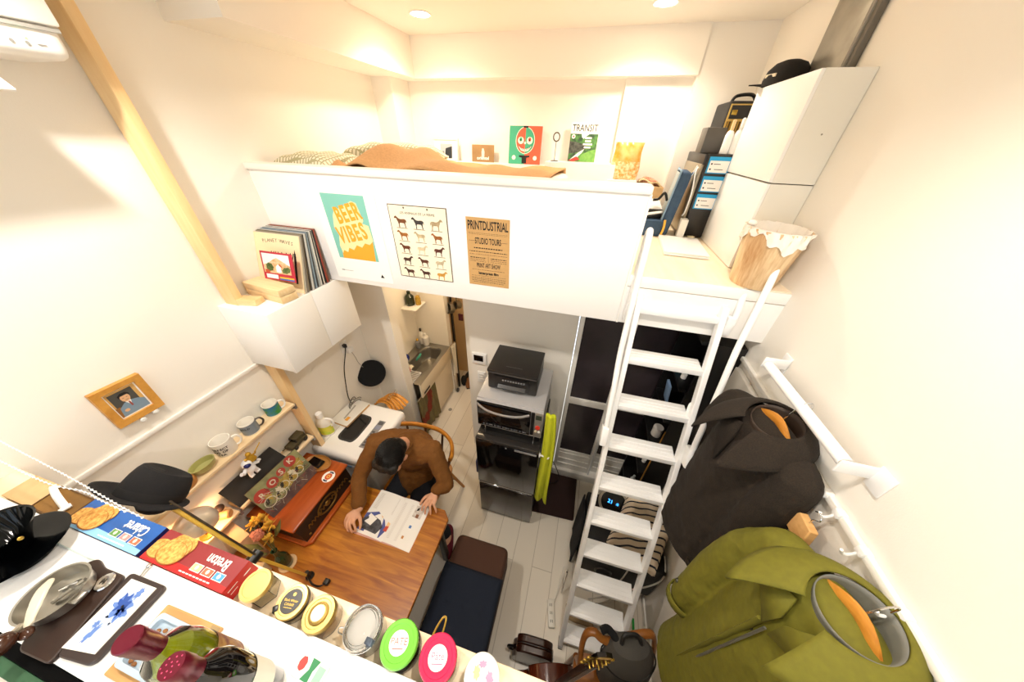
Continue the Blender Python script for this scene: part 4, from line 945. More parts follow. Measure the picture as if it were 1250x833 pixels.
fb = mat('black felt', '#0e1014', .95, bump=.3, scale=150)
MB(fb).at(X).lathe([(.075, 0), (.10, .004), (.112, .018), (.105, .034), (.07, .045), (.0, .049)], 40).build('crown', t)
MB(fb).at(X).lathe([(.07, -.012), (.078, -.012), (.078, .003), (.07, .003)], 36, cap=False).build('band', t)
MB(fb).at(X).cyl((0, 0, .047), (0, 0, .056), .004, n=8).build('stalk', t)
# outlet, plug, cables
t = thing('wall_outlet', 'white outlet plate on the left wall above the washing machine', 'outlet', (XL, 1.53, 1.42))
X = facing_right(XL+.0005, 1.535, 1.42)
MB(whitep).at(X).box(-.035, .035, -.058, .058, 0, .007, bev=.003).build('plate', t)
t = thing('black_plug', 'black plug and cord in the wall outlet', 'plug', (XL, 1.52, 1.45))
MB(black).at(facing_right(XL+.008, 1.525, 1.448)).box(-.012, .012, -.016, .016, 0, .03, bev=.005).build('head', t)
MB(black).tube(smooth_path([(XL+.03, 1.52, 1.44), (XL+.035, 1.50, 1.40), (XL+.03, 1.44, 1.28), (XL+.03, 1.40, 1.15), (XL+.03, 1.37, 1.0), (XL+.06, 1.36, .912)], 8), .004, 8).build('cord', t)
t = thing('white_adapter', 'white power adapter with a thin grey cord in the wall outlet', 'adapter', (XL, 1.56, 1.39))
MB(whitep).at(facing_right(XL+.008, 1.548, 1.388)).box(-.022, .03, -.022, .022, 0, .04, bev=.006).build('block', t)
MB(mat('grey cord', '#a6a196', .5)).tube(smooth_path([(XL+.045, 1.55, 1.37), (XL+.04, 1.57, 1.3), (XL+.03, 1.59, 1.22), (XL+.03, 1.62, 1.14)], 8), .0025, 6).build('cord', t)
cc = [(-1.785 + .03*math.cos(a*.5)*1, 1.40 + .045*math.cos(a), .912 + .03*math.sin(a)+.02) for a in [i*.6 for i in range(42)]]
tag(cable('grey_cable_coil', [(c[0] + .0006*i, c[1] - .0012*i, c[2]) for i, c in enumerate(cc)], .004, mat('cable grey', '#7f7a72', .5), sub=3), 'coil of grey cable at the wall end of the washing machine top', 'cable')
# ============================================================ yellow folding stand and the felt hat
t = thing('folding_arm_stand', 'yellow folding arm with a black joint rising from the table under the hat', 'stand', (-1.272, .28, .72))
yw = wood('mustard arm', '#c99a2a', '#edc653', 'z', 10, .4)
def bar(p, q, w, d, m, nm):
    p, q = V(p), V(q); z = (q-p).normalized(); x = z.cross(V((0, 1, 0))).normalized(); y = z.cross(x)
    X = M4(((x.x, y.x, z.x, p.x), (x.y, y.y, z.y, p.y), (x.z, y.z, z.z, p.z), (0, 0, 0, 1)))
    return MB(m).at(X).box(-w/2, w/2, -d/2, d/2, 0, (q-p).length, bev=.002).build(nm, t)
bar((-1.273, .204, 1.25), (-1.485, .202, 1.69), .03, .014, yw, 'upper_arm'); bar((-1.258, .212, 1.268), (-1.466, .212, 1.698), .004, .008, mat('dark groove', '#3a2d1a', .6), 'arm_groove')
bar((-1.275, .275, .775), (-1.273, .207, 1.25), .026, .013, yw, 'lower_arm')
MB(black).cyl((-1.273, .18, 1.25), (-1.273, .23, 1.25), .026, n=24).build('joint', t)
MB(black).at(frame((-1.272, .285, .721))).lathe([(0, 0), (.022, 0), (.022, .012), (.014, .02), (.012, .06), (0, .06)], 24).build('foot', t)
MB(black).tube(smooth_path([(-1.25, .27, .77), (-1.2, .25, .78), (-1.17, .255, .75), (-1.15, .28, .735)], 6), .005, 8).build('cord', t)
MB(black).box(-1.165, -1.135, .27, .30, .721, .75, bev=.004).build('cord_clip', t)
t = thing('felt_hat', 'black felt trilby hat hung on the yellow arm above the cracker boxes', 'hat', (-1.55, .195, 1.7))
az = V((.055, .863, .502)).normalized(); ax_ = V((.60, .379, -.704)); ax_ = (ax_ - az*ax_.dot(az)).normalized(); ay_ = az.cross(ax_)
c0 = V((-1.56, .198, 1.69))
X = M4(((ax_.x, ay_.x, az.x, c0.x), (ax_.y, ay_.y, az.y, c0.y), (ax_.z, ay_.z, az.z, c0.z), (0, 0, 0, 1)))
felt = mat('charcoal felt', '#1f1f22', .95, var=.2, bump=.35, scale=160)
def brimf(u, v):
    a = 2*PI*u; r = .100 + v*.050; ex = 1.0; ey = .86
    z = .010*v*v*math.cos(2*a) + (.012*v*v if math.cos(a) < 0 else .0) - .014*v*v*max(0, math.cos(a)) - .006
    return (r*ex*math.cos(a) + .024*(1-v), r*ey*math.sin(a), z)
MB(felt).at(X).grid(brimf, 56, 8, True).build('brim', t, solid=.003)
prof = [(.102, -.006), (.101, .03), (.096, .06), (.088, .085), (.080, .098)]
b = MB(felt).at(X); rings = []
for r, z in prof + [(.070, .101), (.045, .094), (.02, .088), (.002, .086)]:
    rings.append([b._v((r*1.02*math.cos(a) + .024, r*.86*math.sin(a), z + (.012*math.cos(2*a)*0 + .010*math.cos(a)*-1) * (z > .05) * (z/.11))) for a in [2*PI*i/48 for i in range(48)]])
b.loft(rings, False, True); b.build('crown', t)
MB(mat('hat ribbon', '#121214', .7)).at(X).lathe([(.1035, -.003), (.1028, .026)], 48, (.024, 0, 0), sx=1.02, sy=.86, cap=False).build('ribbon', t)
MB(felt).at(X).ball((.05, -.02, -.03), .05, .04, .03).build('lining', t)
# ============================================================ seated person
def flesh(name, build, parent, m, vox=.006, it=6, disp=0, dscale=.05):
    b = MB(m); build(b); o = b.build(name, parent)
    md = o.modifiers.new('remesh', 'REMESH'); md.mode = 'VOXEL'; md.voxel_size = vox; md.use_smooth_shade = True
    sm = o.modifiers.new('smooth', 'SMOOTH'); sm.factor = .5; sm.iterations = it
    if disp:
        tx = bpy.data.textures.new(name+' folds', 'CLOUDS'); tx.noise_scale = dscale; tx.noise_depth = 2
        d = o.modifiers.new('folds', 'DISPLACE'); d.texture = tx; d.strength = disp; d.mid_level = .5; d.texture_coords = 'LOCAL'
    return o
def limb(b, pts, sub=6, n=16):
    """tapered limb through (x, y, z, r) joints"""
    P = smooth_path([p[:3] for p in pts], sub); rr = smooth_path([(p[3], 0, 0) for p in pts], sub)
    b.tube(P, [max(.002, r.x) for r in rr], n); b.ball(pts[0][:3], pts[0][3]*.99, n=n, m=8); b.ball(pts[-1][:3], pts[-1][3]*.99, n=n, m=8)
man = thing('person', 'person in a rust brown shirt and dark trousers bent over the open magazine', 'person', (-1.07, 1.1, 0))
skin = mat('skin', '#dba482', .5, var=.06, scale=30)
SR, SLf = (-1.295, 1.045, .985), (-.865, 1.115, .965)
ER, EL = (-1.325, .84, .845), (-.712, .985, .795)
WR, WL = (-1.222, .672, .775), (-.772, .925, .782)
NB = (-1.06, 1.06, 1.03)
HC = V((-1.022, .905, 1.135)); hup = V((.06, -.70, .71)).normalized(); hf = V((-.08, -.72, -.70)).normalized(); hf = (hf - hup*hf.dot(hup)).normalized(); hx = hf.cross(hup)
HX = M4(((hx.x, -hf.x, hup.x, HC.x), (hx.y, -hf.y, hup.y, HC.y), (hx.z, -hf.z, hup.z, HC.z), (0, 0, 0, 1)))   # local: -y face, z crown
def torso(b, g=0):
    limb(b, [(-1.08, 1.15, .47, .135+g), (-1.075, 1.21, .66, .135+g), (-1.075, 1.165, .82, .145+g), (-1.072, 1.10, .945, .115+g), (-1.06, 1.06, 1.01, .075+g)], 6, 24)
    for s, S in ((-1, SR), (1, SLf)):
        limb(b, [(-1.075+s*.08, 1.12, .92, .11+g), (-1.075+s*.15, 1.10, .955, .085+g), (*S, .062+g)])
        limb(b, [(-1.08+s*.06, 1.19, .62, .115+g), (-1.08+s*.10, 1.17, .78, .095+g), (-1.08+s*.12, 1.13, .90, .09+g)])
def arms(b, g=0, cuff=1.):
    for S, E_, W_ in ((SR, ER, WR), (SLf, EL, WL)):
        S, E_, W_ = V(S), V(E_), V(W_); Wc = E_ + (W_-E_)*cuff
        limb(b, [(*S, .06+g), (*(S.lerp(E_, .5)), .052+g), (*E_, .043+g), (*(E_.lerp(Wc, .45)), .041+g), (*Wc, (.027 if cuff == 1 else .034)+g)])
def hand(b, W_, K, fdir, side, curls, thumb):
    """palm from wrist W_ to knuckle row centre K; four fingers with knuckle bends and a thumb"""
    W_, K = V(W_), V(K); d = (K-W_).normalized(); sd = V(side).normalized(); sd = (sd - d*sd.dot(d)).normalized(); up = d.cross(sd)
    for i in range(4):
        k = K + sd*(.030 - i*.0195); limb(b, [(*W_.lerp(K, .1), .016), (*(W_.lerp(k, .6)), .0155), (*k, .0115)], 4, 12)
        L = (.072, .080, .074, .058)[i]; q = [V(p) for p in curls[i]]
        limb(b, [(*k, .0105), (*q[0], .0095), (*q[1], .0085), (*q[2], .0072)], 4, 12)
    q = [V(p) for p in thumb]
    limb(b, [(*q[0], .014), (*q[1], .0125), (*q[2], .0105), (*q[3], .0085)], 4, 12)
def bodyb(b):
    torso(b); arms(b)
    limb(b, [(*NB, .062), (-1.045, 1.015, 1.085, .054), (-1.032, .955, 1.115, .058)], 6, 20)
    # head: cranium, jaw, nose, brow, ears, lips
    b.at(HX); b.ball((0, .012, .035), .077, .094, .088, 24, 16); b.ball((0, -.030, -.035), .060, .062, .080, 22, 14); b.ball((0, -.055, -.085), .034, .032, .026, 16, 10)
    limb(b, [(0, -.088, .012, .010), (0, -.104, -.022, .0125), (0, -.098, -.034, .011)], 4, 10)
    for s in (-1, 1):
        b.ball((s*.033, -.080, .022), .028, .014, .012, 14, 8); b.ball((s*.040, -.068, -.028), .026, .026, .026, 14, 8)
        b.ball((s*.079, .012, -.012), .010, .022, .034, 14, 8); b.ball((s*.013, -.022+.0, -.0), .001)
    b.ball((0, -.090, -.058), .024, .012, .006, 14, 8); b.ball((0, -.088, -.068), .020, .012, .006, 14, 8)
    b.at(M4.Identity(4))
    # right hand (left in view) pinching the page corner
    hand(b, WR, (-1.236, .608, .772), 0, (1, .1, -.25),
         [[(-1.192, .583, .772), (-1.172, .566, .755), (-1.166, .556, .738)], [(-1.215, .572, .775), (-1.192, .550, .757), (-1.183, .545, .738)], [(-1.240, .573, .770), (-1.218, .548, .752), (-1.206, .545, .735)], [(-1.262, .585, .764), (-1.246, .562, .748), (-1.233, .556, .734)]],
         [(-1.21, .645, .768), (-1.178, .622, .762), (-1.158, .598, .750), (-1.152, .578, .738)])
    # left hand spread on the page edge
    hand(b, WL, (-.768, .862, .773), 0, (-1, .0, .0),
         [[(-.806, .832, .776), (-.812, .806, .762), (-.812, .790, .742)], [(-.785, .822, .778), (-.784, .794, .762), (-.780, .776, .742)], [(-.760, .824, .776), (-.748, .799, .760), (-.742, .784, .741)], [(-.738, .836, .770), (-.718, .818, .756), (-.710, .806, .741)]],
         [(-.79, .895, .768), (-.822, .874, .765), (-.838, .846, .755), (-.842, .824, .742)])
    # legs
    for hip, kn_, an, toe in (((-1.17, 1.12, .47), (-1.19, .70, .50), (-1.17, .80, .09), (-1.17, .66, .03)), ((-.99, 1.12, .47), (-.90, .72, .50), (-.755, .925, .09), (-.70, .80, .03))):
        limb(b, [(*hip, .088), (*V(hip).lerp(V(kn_), .5), .075), (*kn_, .056), (*V(kn_).lerp(V(an), .35), .055), (*an, .034)])
        limb(b, [(*an, .036), (*V(an).lerp(V(toe), .5), .034), (*toe, .024)], 4)
body = flesh('body', bodyb, man, skin, .0045, 5)
def shirtb(b):
    torso(b, .012); arms(b, .011, .84)
    b.ball((-1.05, 1.035, 1.03), .078, .07, .045)
    limb(b, [(-1.08, 1.12, .50, .155), (-1.08, 1.16, .60, .155)], 4, 24)
shirt = flesh('shirt', shirtb, man, mat('rust brown cotton', '#744710', .85, var=.14, bump=.15, scale=140), .006, 4, .016, .055)
def trous(b):
    limb(b, [(-1.08, 1.17, .52, .15), (-1.08, 1.14, .45, .14)], 4, 24)
    for hip, kn_, an in (((-1.17, 1.12, .47), (-1.19, .70, .50), (-1.17, .80, .13)), ((-.99, 1.12, .47), (-.90, .72, .50), (-.765, .91, .13))):
        limb(b, [(*hip, .102), (*V(hip).lerp(V(kn_), .5), .09), (*kn_, .07), (*V(kn_).lerp(V(an), .4), .068), (*an, .055)])
flesh('trousers', trous, man, mat('navy black denim', '#12151d', .9, bump=.2, scale=160), .008, 5, .01, .06)
for an, toe in (((-1.17, .81, .06), (-1.17, .65, .035)), ((-.752, .935, .06), (-.69, .79, .035))):
    an, toe = V(an), V(toe)
    flesh('sock', lambda b: limb(b, [(*(an+V((0,0,.06))), .046), (*an, .044), (*an.lerp(toe, .5), .042), (*toe, .032)], 4), man, mat('maroon sock', '#6b1224', .9), .006, 3)
def hairb(b):
    b.at(HX)
    b.ball((0, .020, .045), .084, .100, .090, 28, 18); b.ball((0, .060, .0), .072, .060, .070, 20, 12)
    for s in (-1, 1): b.ball((s*.058, .012, .030), .030, .060, .048, 16, 10); b.ball((s*.050, -.045, .070), .040, .045, .035, 16, 10)
    b.ball((0, -.040, .085), .062, .050, .040, 18, 10)
hair_m = mat('black hair', '#0b0908', .5, var=.4, bump=.7, scale=70, stretch=(6, 1, 1))
hair = flesh('hair', hairb, man, hair_m, .005, 3, .006, .02)
# strands radiating from the whorl
hs = MB(hair_m).at(HX); random.seed(11)
for k in range(620):
    a = random.uniform(0, 2*PI); e0 = random.uniform(.02, 1.15); lift = random.uniform(.98, 1.05); tw = random.uniform(-.10, .16); pts = []
    for q in range(6):
        e = e0 + q*.13; aa = a + q*tw; l = lift + .012*math.sin(q*1.3 + k)
        pts.append((.0865*l*math.sin(e)*math.cos(aa), .022 + .1025*l*math.sin(e)*math.sin(aa), .046 + .0935*l*math.cos(e)))
    hs.tube(pts, [.0008, .0017, .002, .0018, .0012, .0003], 4)
hs.build('hair_strands', hair)
# collar
cl = MB(mat('rust brown cotton', ''))
cl.tube(smooth_path([(-1.06+.072*math.cos(a), 1.045+.055*math.sin(a), 1.062+.022*math.sin(a)) for a in [R(-200)+R(220)*i/10 for i in range(11)]], 3), .009, 8, rv=.016); cl.build('collar', shirt)
# ============================================================ chair of the person
t = thing('dining_chair', 'honey coloured wooden chair with curved back rail under the seated person', 'chair', (-1.08, 1.18, 0))
cw = wood('chair oak', '#a8641c', '#d08a30', 'x', 9, .35); cd = wood('chair dark', '#3a2416', '#5a3820', 'z', 9, .4)
rl = smooth_path([(-1.53, 1.19, .80), (-1.45, 1.30, .81), (-1.24, 1.385, .82), (-.99, 1.395, .82), (-.84, 1.33, .81), (-.775, 1.225, .80), (-.77, 1.17, .795)], 8)
MB(cw).tube(rl, .016, 12, rv=.026).build('back_rail', t)
MB(cw).prism(roundpoly([(-1.33, .94), (-.85, .94), (-.83, 1.33), (-1.35, 1.33)], .08), .425, .455).build('seat', t, bev=.004)
for p, q in (((-1.48, 1.27, .79), (-1.31, 1.24, .455)), ((-1.27, 1.37, .80), (-1.22, 1.30, .455)), ((-1.10, 1.39, .80), (-1.08, 1.31, .455)), ((-.93, 1.37, .80), (-.95, 1.30, .455)), ((-.80, 1.27, .79), (-.87, 1.24, .455))): MB(cd).cyl(p, q, .010, n=12).build('spindle', t)
MB(cd).cyl((-.775, 1.19, .79), (-.85, 1.06, .455), .013, n=12).build('arm_post', t); MB(cd).cyl((-1.515, 1.2, .79), (-1.33, 1.06, .455), .013, n=12).build('arm_post', t)
for p, q in (((-1.28, .98, .43), (-1.36, .93, 0)), ((-.90, .98, .43), (-.84, .93, 0)), ((-1.28, 1.28, .43), (-1.36, 1.38, 0)), ((-.90, 1.28, .43), (-.80, 1.38, 0))): MB(cw).tube([p, q], [.017, .012], 12).build('leg', t)
for z, yy in ((.2, .955), (.2, 1.33)): MB(cw).cyl((-1.32, yy, z), (-.86, yy, z), .009, n=10).build('stretcher', t)
# ============================================================ bench with mats
t = thing('bench', 'low brown upholstered bench on the white floor', 'bench', (-.38, .3, 0))
bm_ = mat('brown bench cloth', '#4a2f22', .9, bump=.2, scale=150)
MB(bm_).prism(roundpoly([(-.595, .045), (-.185, .045), (-.185, .848), (-.585, .848)], .05, 6), .13, .40).build('body', t, bev=.018)
for x in (-.55, -.23):
    for y in (.10, .78): MB(mat('bench foot', '#2a1a10', .5)).cyl((x, y, .13), (x, y, 0), .025, .018, 16).build('leg', t)
def matf(u, v):
    x = -.598 + u*.42; y = .042 + v*.610
    tuft = sum(math.exp(-((x+.49-.11*i)/.02)**2 - ((y-.12-.17*j)/.02)**2) for i in range(3) for j in range(3))
    edge = min(u, 1-u, v, 1-v)
    return (x, y, .404 + .024*min(1, edge/.06)**.6 - .008*tuft + .003*math.sin(25*x)*math.sin(19*y))
b = MB(mat('navy quilt', '#141d2e', .92, bump=.3, scale=120)); b.grid(matf, 44, 60)
tag(b.build('seat_mat', solid=.008), 'navy black quilted mat covering the near part of the brown bench', 'mat')
# ============================================================ refrigerator, microwave, printer
t = thing('refrigerator', 'black two door refrigerator against the white panel wall', 'refrigerator', (-.32, 1.48, 0))
fx0, fx1 = -.556, -.084
MB(mat('fridge side', '#191715', .35)).box(fx0, fx1, 1.265, 1.75, .03, 1.105, bev=.006).build('body', t)
MB(mat('fridge door gloss', '#0c0a09', .1)).box(fx0, fx1, 1.212, 1.262, .535, 1.085, bev=.006).build('upper_door', t)
MB(mat('fridge door bronze', '#2c2520', .16)).box(fx0+.004, fx1-.002, 1.214, 1.262, .03, .50, bev=.006).build('lower_door', t)
MB(chrome).box(fx0+.01, fx1-.015, 1.216, 1.225, .512, .524, bev=.002).build('door_trim', t)
MB(black).box(fx0+.005, fx1-.005, 1.225, 1.262, .50, .535).build('door_gap', t)
MB(mat('fridge top rim', '#2d2a28', .2)).box(fx0, fx1, 1.212, 1.27, 1.087, 1.112, bev=.006).build('top_rim', t)
cpn = MB(mat('silver print', '#b9bcc0', .3, .6)).box(-.26, -.10, 1.209, 1.2125, 1.06, 1.078); cpn.box(-.33, -.318, 1.209, 1.2125, 1.064, 1.074); cpn.build('control_strip', t)
for x in (fx0+.05, fx1-.05): MB(black).cyl((x, 1.3, 0), (x, 1.3, .03), .02, n=14).build('foot', t)
t = thing('microwave_oven', 'silver microwave oven with black glass door on top of the refrigerator', 'microwave', (-.32, 1.45, 1.113))
mx0, mx1, my, mz0, mz1 = -.553, -.090, 1.268, 1.195, 1.462
mw = mat('microwave silver', '#b9b8b9', .35, .35)
MB(mw).box(mx0, mx1, my+.02, 1.70, mz0, mz1, bev=.008).build('case', t)
MB(mw).box(mx0, mx1, my, my+.022, mz0, mz1-.012, bev=.005).build('front_frame', t)
dr = MB(blackg).box(mx0+.008, -.172, my-.012, my+.005, mz0+.022, mz1-.016, bev=.004).build('door', t)
MB(mat('oven window', '#1c1512', .06)).box(mx0+.035, -.20, my-.0135, my-.011, mz0+.07, mz1-.055, bev=.001).build('window', dr)
MB(mat('handle silver', '#c9c9cc', .25, .7)).tube(smooth_path([(mx0+.015, my-.02, mz1-.028), (-.46, my-.045, mz1-.048), (-.35, my-.052, mz1-.055), (-.25, my-.042, mz1-.05), (-.18, my-.018, mz1-.038)], 6), .006, 10, rv=.011).build('handle', dr)
g = MB(mat('faint print', '#5d5f64', .5))
for k in range(16): g.box(mx0+.05+k*.02, mx0+.058+k*.02+.004*(k % 3), my-.0145, my-.0125, mz0+.035, mz0+.047)
g.build('print_row', dr)
MB(black).box(-.168, -.146, my-.006, my+.004, mz0+.025, mz1-.02).build('icon_strip', t)
MB(mat('panel champagne', '#8f8a82', .4, .4)).box(-.144, -.094, my-.006, my+.004, mz0+.02, mz1-.02, bev=.002).build('control_panel', t)
MB(mat('lcd dark', '#3d4438', .2)).box(-.138, -.100, my-.008, my-.005, mz1-.075, mz1-.035).build('display', t)
MB(mat('dial red', '#cf3524', .35)).cyl((-.119, my-.016, mz0+.118), (-.119, my-.004, mz0+.118), .016, n=24).build('dial', t)
for x, c in ((-.130, '#d8c9a8'), (-.108, '#e8e8e4')): MB(mat('key '+c, c, .4)).cyl((x, my-.012, mz0+.075), (x, my-.004, mz0+.075), .009, n=18).build('key', t)
MB(black).box(mx0+.01, mx1-.01, my+.03, 1.69, 1.113, 1.196, bev=.004).build('stand', t)
for x in (-.50, -.14): MB(chrome).tube([(x, my+.005, 1.115), (x, my+.015, 1.195)], .005, 8).build('stand_foot', t)
t = thing('printer', 'black inkjet printer sitting on the microwave oven', 'printer', (-.34, 1.5, 1.463))
pb = mat('printer black', '#191716', .4)
MB(pb).box(-.505, -.165, 1.38, 1.655, 1.470, 1.622, bev=.01, seg=3).build('body', t)
MB(mat('printer lid', '#211e1c', .3)).box(-.507, -.163, 1.37, 1.660, 1.623, 1.645, bev=.006).build('lid', t)
MB(mat('printer tray dark', '#0b0a0a', .3)).box(-.455, -.215, 1.372, 1.382, 1.50, 1.60).build('output_slot', t)
MB(mat('printer tray grey', '#4a4a4b', .2, .5)).mesh([(-.43, 1.372, 1.53), (-.24, 1.372, 1.53), (-.24, 1.352, 1.515), (-.43, 1.352, 1.515), (-.43, 1.372, 1.526), (-.24, 1.372, 1.526), (-.24, 1.352, 1.511), (-.43, 1.352, 1.511)], [(0,1,2,3), (7,6,5,4), (3,2,6,7), (0,3,7,4), (1,5,6,2), (0,4,5,1)]).build('paper_tray', t)
g = MB(mat('printer silver', '#b7babd', .25, .7))
for k in range(9): g.box(-.40+k*.018, -.39+k*.018, 1.3695, 1.372, 1.565, 1.578)
g.build('roller_row', t)
MB(mat('printer seam grey', '#4a4745', .4)).box(-.50, -.42, 1.369, 1.371, 1.6215, 1.6245).box(-.25, -.17, 1.369, 1.371, 1.6215, 1.6245).build('lid_seam', t) if False else MB(mat('printer seam grey', '#6a6765', .4)).box(-.50, -.17, 1.3685, 1.371, 1.6215, 1.6235).build('lid_seam', t)
MB(mat('printer seam grey', '')).box(-.39, -.28, 1.43, 1.432, 1.6452, 1.6458).build('lid_mark', t)
for x in (-.48, -.19): MB(black).box(x-.015, x+.015, 1.40, 1.43, 1.463, 1.472).build('foot', t)
# ---- lime towel, hook, cord
t = thing('lime_towel', 'lime green towel hanging on the right side of the refrigerator', 'towel', (-.05, 1.3, 1.0))
def tw_(u, v):
    z = 1.46 - v*1.0; w = .055 + .045*v**.6
    return (-.072 + u*w + .006*math.sin(5*v), 1.235 + .018*math.sin(u*10+v*1.5)*(.35+.65*v) - .012*v + .03*(1-v)**4, z + .03*math.sin(u*3)*v)
MB(mat('lime terry', '#c5cc22', .95, var=.12, bump=.5, scale=200)).grid(tw_, 26, 40).build('cloth', t, solid=.014)
t = thing('towel_hook', 'small white magnetic hook on the refrigerator edge holding the lime towel', 'hook', (-.08, 1.23, 1.06))
MB(whitep).cyl((-.083, 1.235, 1.055), (-.074, 1.235, 1.055), .016, n=20).build('base', t)
MB(whitep).cyl((-.075, 1.235, 1.055), (-.02, 1.228, 1.055), .006, n=12).build('peg', t)
MB(whitep).ball((-.02, 1.228, 1.055), .011).build('knob', t)
tag(cable('power_lead', [(-.08, 1.66, .55), (-.02, 1.68, .42), (.06, 1.66, .30), (.11, 1.62, .18), (.05, 1.60, .10), (-.06, 1.64, .09)], .004, black), 'thin black power cord looping beside the glass door frame', 'cord')
MB_ = MB(mat('brown rug', '#3b2724', .95, var=.15, bump=.5, scale=160)).prism(roundpoly([(-.09, 1.335), (.30, 1.352), (.30, 1.765), (-.09, 1.765)], .015), 0, .012)
tag(MB_.build('door_mat'), 'dark brown mat on the floor in front of the glass door', 'mat')
t = thing('plastic_bag', 'clear bag with blue printed packets wedged left of the refrigerator', 'bag', (-.60, 1.4, 0))
MB(mat('clear poly film', '#e6e2d9', .2)).at(frame((-.592, 1.40, .002), rz=8)).ball((0, 0, .30), .030, .09, .28, 18, 12).build('film', t)
MB(mat('packet blue', '#39406b', .5)).at(frame((-.583, 1.30, .52), rz=4)).box(-.02, .02, -.02, .08, 0, .16, bev=.008).build('packet', t)
# intercom, switches
t = thing('intercom_panel', 'white intercom with a dark screen on the panel wall', 'intercom', (-.71, YB, 1.375))
MB(whitep).box(-.783, -.655, YB-.022, YB-.0005, 1.318, 1.43, bev=.006).build('plate', t)
MB(blackg).box(-.765, -.682, YB-.024, YB-.021, 1.352, 1.412, bev=.001).build('screen', t)
t = thing('light_switch', 'white light switch plate under the intercom', 'switch', (-.71, YB, 1.16))
MB(whitep).box(-.745, -.672, YB-.009, YB-.0005, 1.10, 1.225, bev=.004).build('plate', t)
for k in range(3): MB(mat('rocker white', '#e6e3dc', .4)).box(-.731, -.686, YB-.013, YB-.008, 1.122+k*.029, 1.146+k*.029, bev=.002).build('rocker', t)
# ============================================================ kitchen
t = thing('sink_unit', 'narrow kitchen sink unit with stainless worktop behind the partition wall', 'kitchen unit', (-1.62, 2.2, 0))
def sinkf(u, v):
    x = -1.828 + u*.408; y = 1.865 + v*.71
    cx, cy = (x+1.595)/.125, (y-2.26)/.245; r = (abs(cx)**3.4 + abs(cy)**3.4)**(1/3.4)
    k = max(0, min(1, (1.05-r)/.22)); k = k*k*(3-2*k)
    return (x, y, .785 - .15*k)
MB(mat('stainless worktop', '#a8a59e', .32, .95)).grid(sinkf, 44, 64).build('worktop', t)
MB(black).cyl((-1.54, 2.19, .636), (-1.54, 2.19, .640), .032, n=28).build('drain', t)
MB(steel).box(-1.828, -1.415, 1.862, 2.576, .735, .745).build('worktop_edge', t) if False else None
ku = mat('cream cabinet', '#e6d8bd', .45)
MB(ku).box(-1.44, -1.42, 1.865, 2.575, .60, .782, bev=.003).build('fascia', t)
MB(black).box(-1.4195, -1.416, 1.90, 2.02, .625, .65).build('vent_slot', t)
MB(ku).box(-1.458, -1.438, 2.16, 2.575, .07, .595, bev=.003).build('door', t)
MB(mat('unit side', '#d9cbae', .5)).box(-1.82, -1.46, 2.555, 2.575, .02, .62).build('side_panel', t); MB(mat('plinth', '#c2ab84', .5)).box(-1.80, -1.475, 1.87, 2.55, 0, .065).build('plinth', t)
t = thing('sink_curtain', 'olive curtain with a red arc pattern hiding the shelf under the sink', 'curtain', (-1.43, 1.95, .6))
b = MB(mat('olive brown weave', '#7d7148', .95, var=.35, scale=26, stretch=(1, 4, .4)))
cf = lambda u, v: (-1.442 + .010*math.sin(u*26)*(.4+.6*v) + .012*v, 1.80 + u*.355, .60 - v*.53 - .02*math.sin(u*9)*v)
for i in range(40):
    for j in range(24):
        u, v = (i+.5)/40, (j+.5)/24; rr = math.hypot((u-.12)*1.0, (v-.18)*1.15)
        b.use(mat('brick red weave', '#8a3720', .95, var=.2, scale=40) if .36 < rr < .62 else mat('olive brown weave', ''))
        b.poly([cf(i/40, j/24), cf((i+1)/40, j/24), cf((i+1)/40, (j+1)/24), cf(i/40, (j+1)/24)])
bmesh.ops.remove_doubles(b.bm, verts=b.bm.verts, dist=.0004)
b.build('cloth', t, solid=.003)
MB(chrome).cyl((-1.45, 1.79, .605), (-1.45, 2.165, .605), .005, n=10).build('rod', t)
t = thing('corner_shelf', 'small white wall shelf with jars above the kitchen sink', 'shelf', (-1.75, 2.5, 1.36))
MB(white).box(XL+.001, -1.66, 2.36, 2.578, 1.345, 1.36, bev=.002).build('board', t)
tag(MB(mat('dark green bottle glass', '#27301f', .15)).lathe([(0, 0), (.045, 0), (.05, .02), (.045, .10), (.02, .13), (.018, .16), (0, .16)], 24, (-1.78, 2.47, 1.361)).build('dark_bottle'), 'dark green bottle on the small white kitchen shelf', 'bottle')
tag(MB(mat('spice yellow', '#c9a33c', .4, var=.4, scale=60)).lathe([(0, 0), (.028, 0), (.03, .01), (.03, .07), (.024, .09), (.024, .1), (0, .1)], 22, (-1.70, 2.50, 1.361)).build('spice_jar'), 'yellow spice jar beside the dark bottle on the kitchen shelf', 'jar')
def kb(x, y, z, r, h, m, capm, label, nm='kitchen_bottle'):
    t = thing(nm, label, 'bottle', (x, y, z), 'bottles around the sink')
    MB(m).lathe([(0, 0), (r, 0), (r*1.05, .01), (r*1.05, h*.68), (r*.4, h*.82), (r*.38, h*.86), (0, h*.86)], 22, (x, y, z)).build('body', t)
    MB(capm).lathe([(r*.45, h*.85), (r*.45, h), (0, h)], 18, (x, y, z)).build('cap', t)
kb(-1.775, 2.545, .787, .028, .21, paper, black, 'white pump bottle with a black top at the back of the sink')
kb(-1.715, 2.535, .787, .036, .16, whitep, whitep, 'white bottle with a white cap at the back of the sink')
kb(-1.775, 2.45, .787, .030, .12, mat('bottle grey', '#8e8f93', .3), mat('amber cap', '#d9a83a', .4), 'grey bottle with an amber top behind the sink bowl')
tag(MB(mat('sponge teal', '#4fae97', .8)).at(frame((-1.665, 2.255, .787), rz=15, ry=-50)).box(-.02, .06, -.035, .035, 0, .02, bev=.008).build('sponge'), 'teal and white sponge on the near rim of the sink', 'sponge')
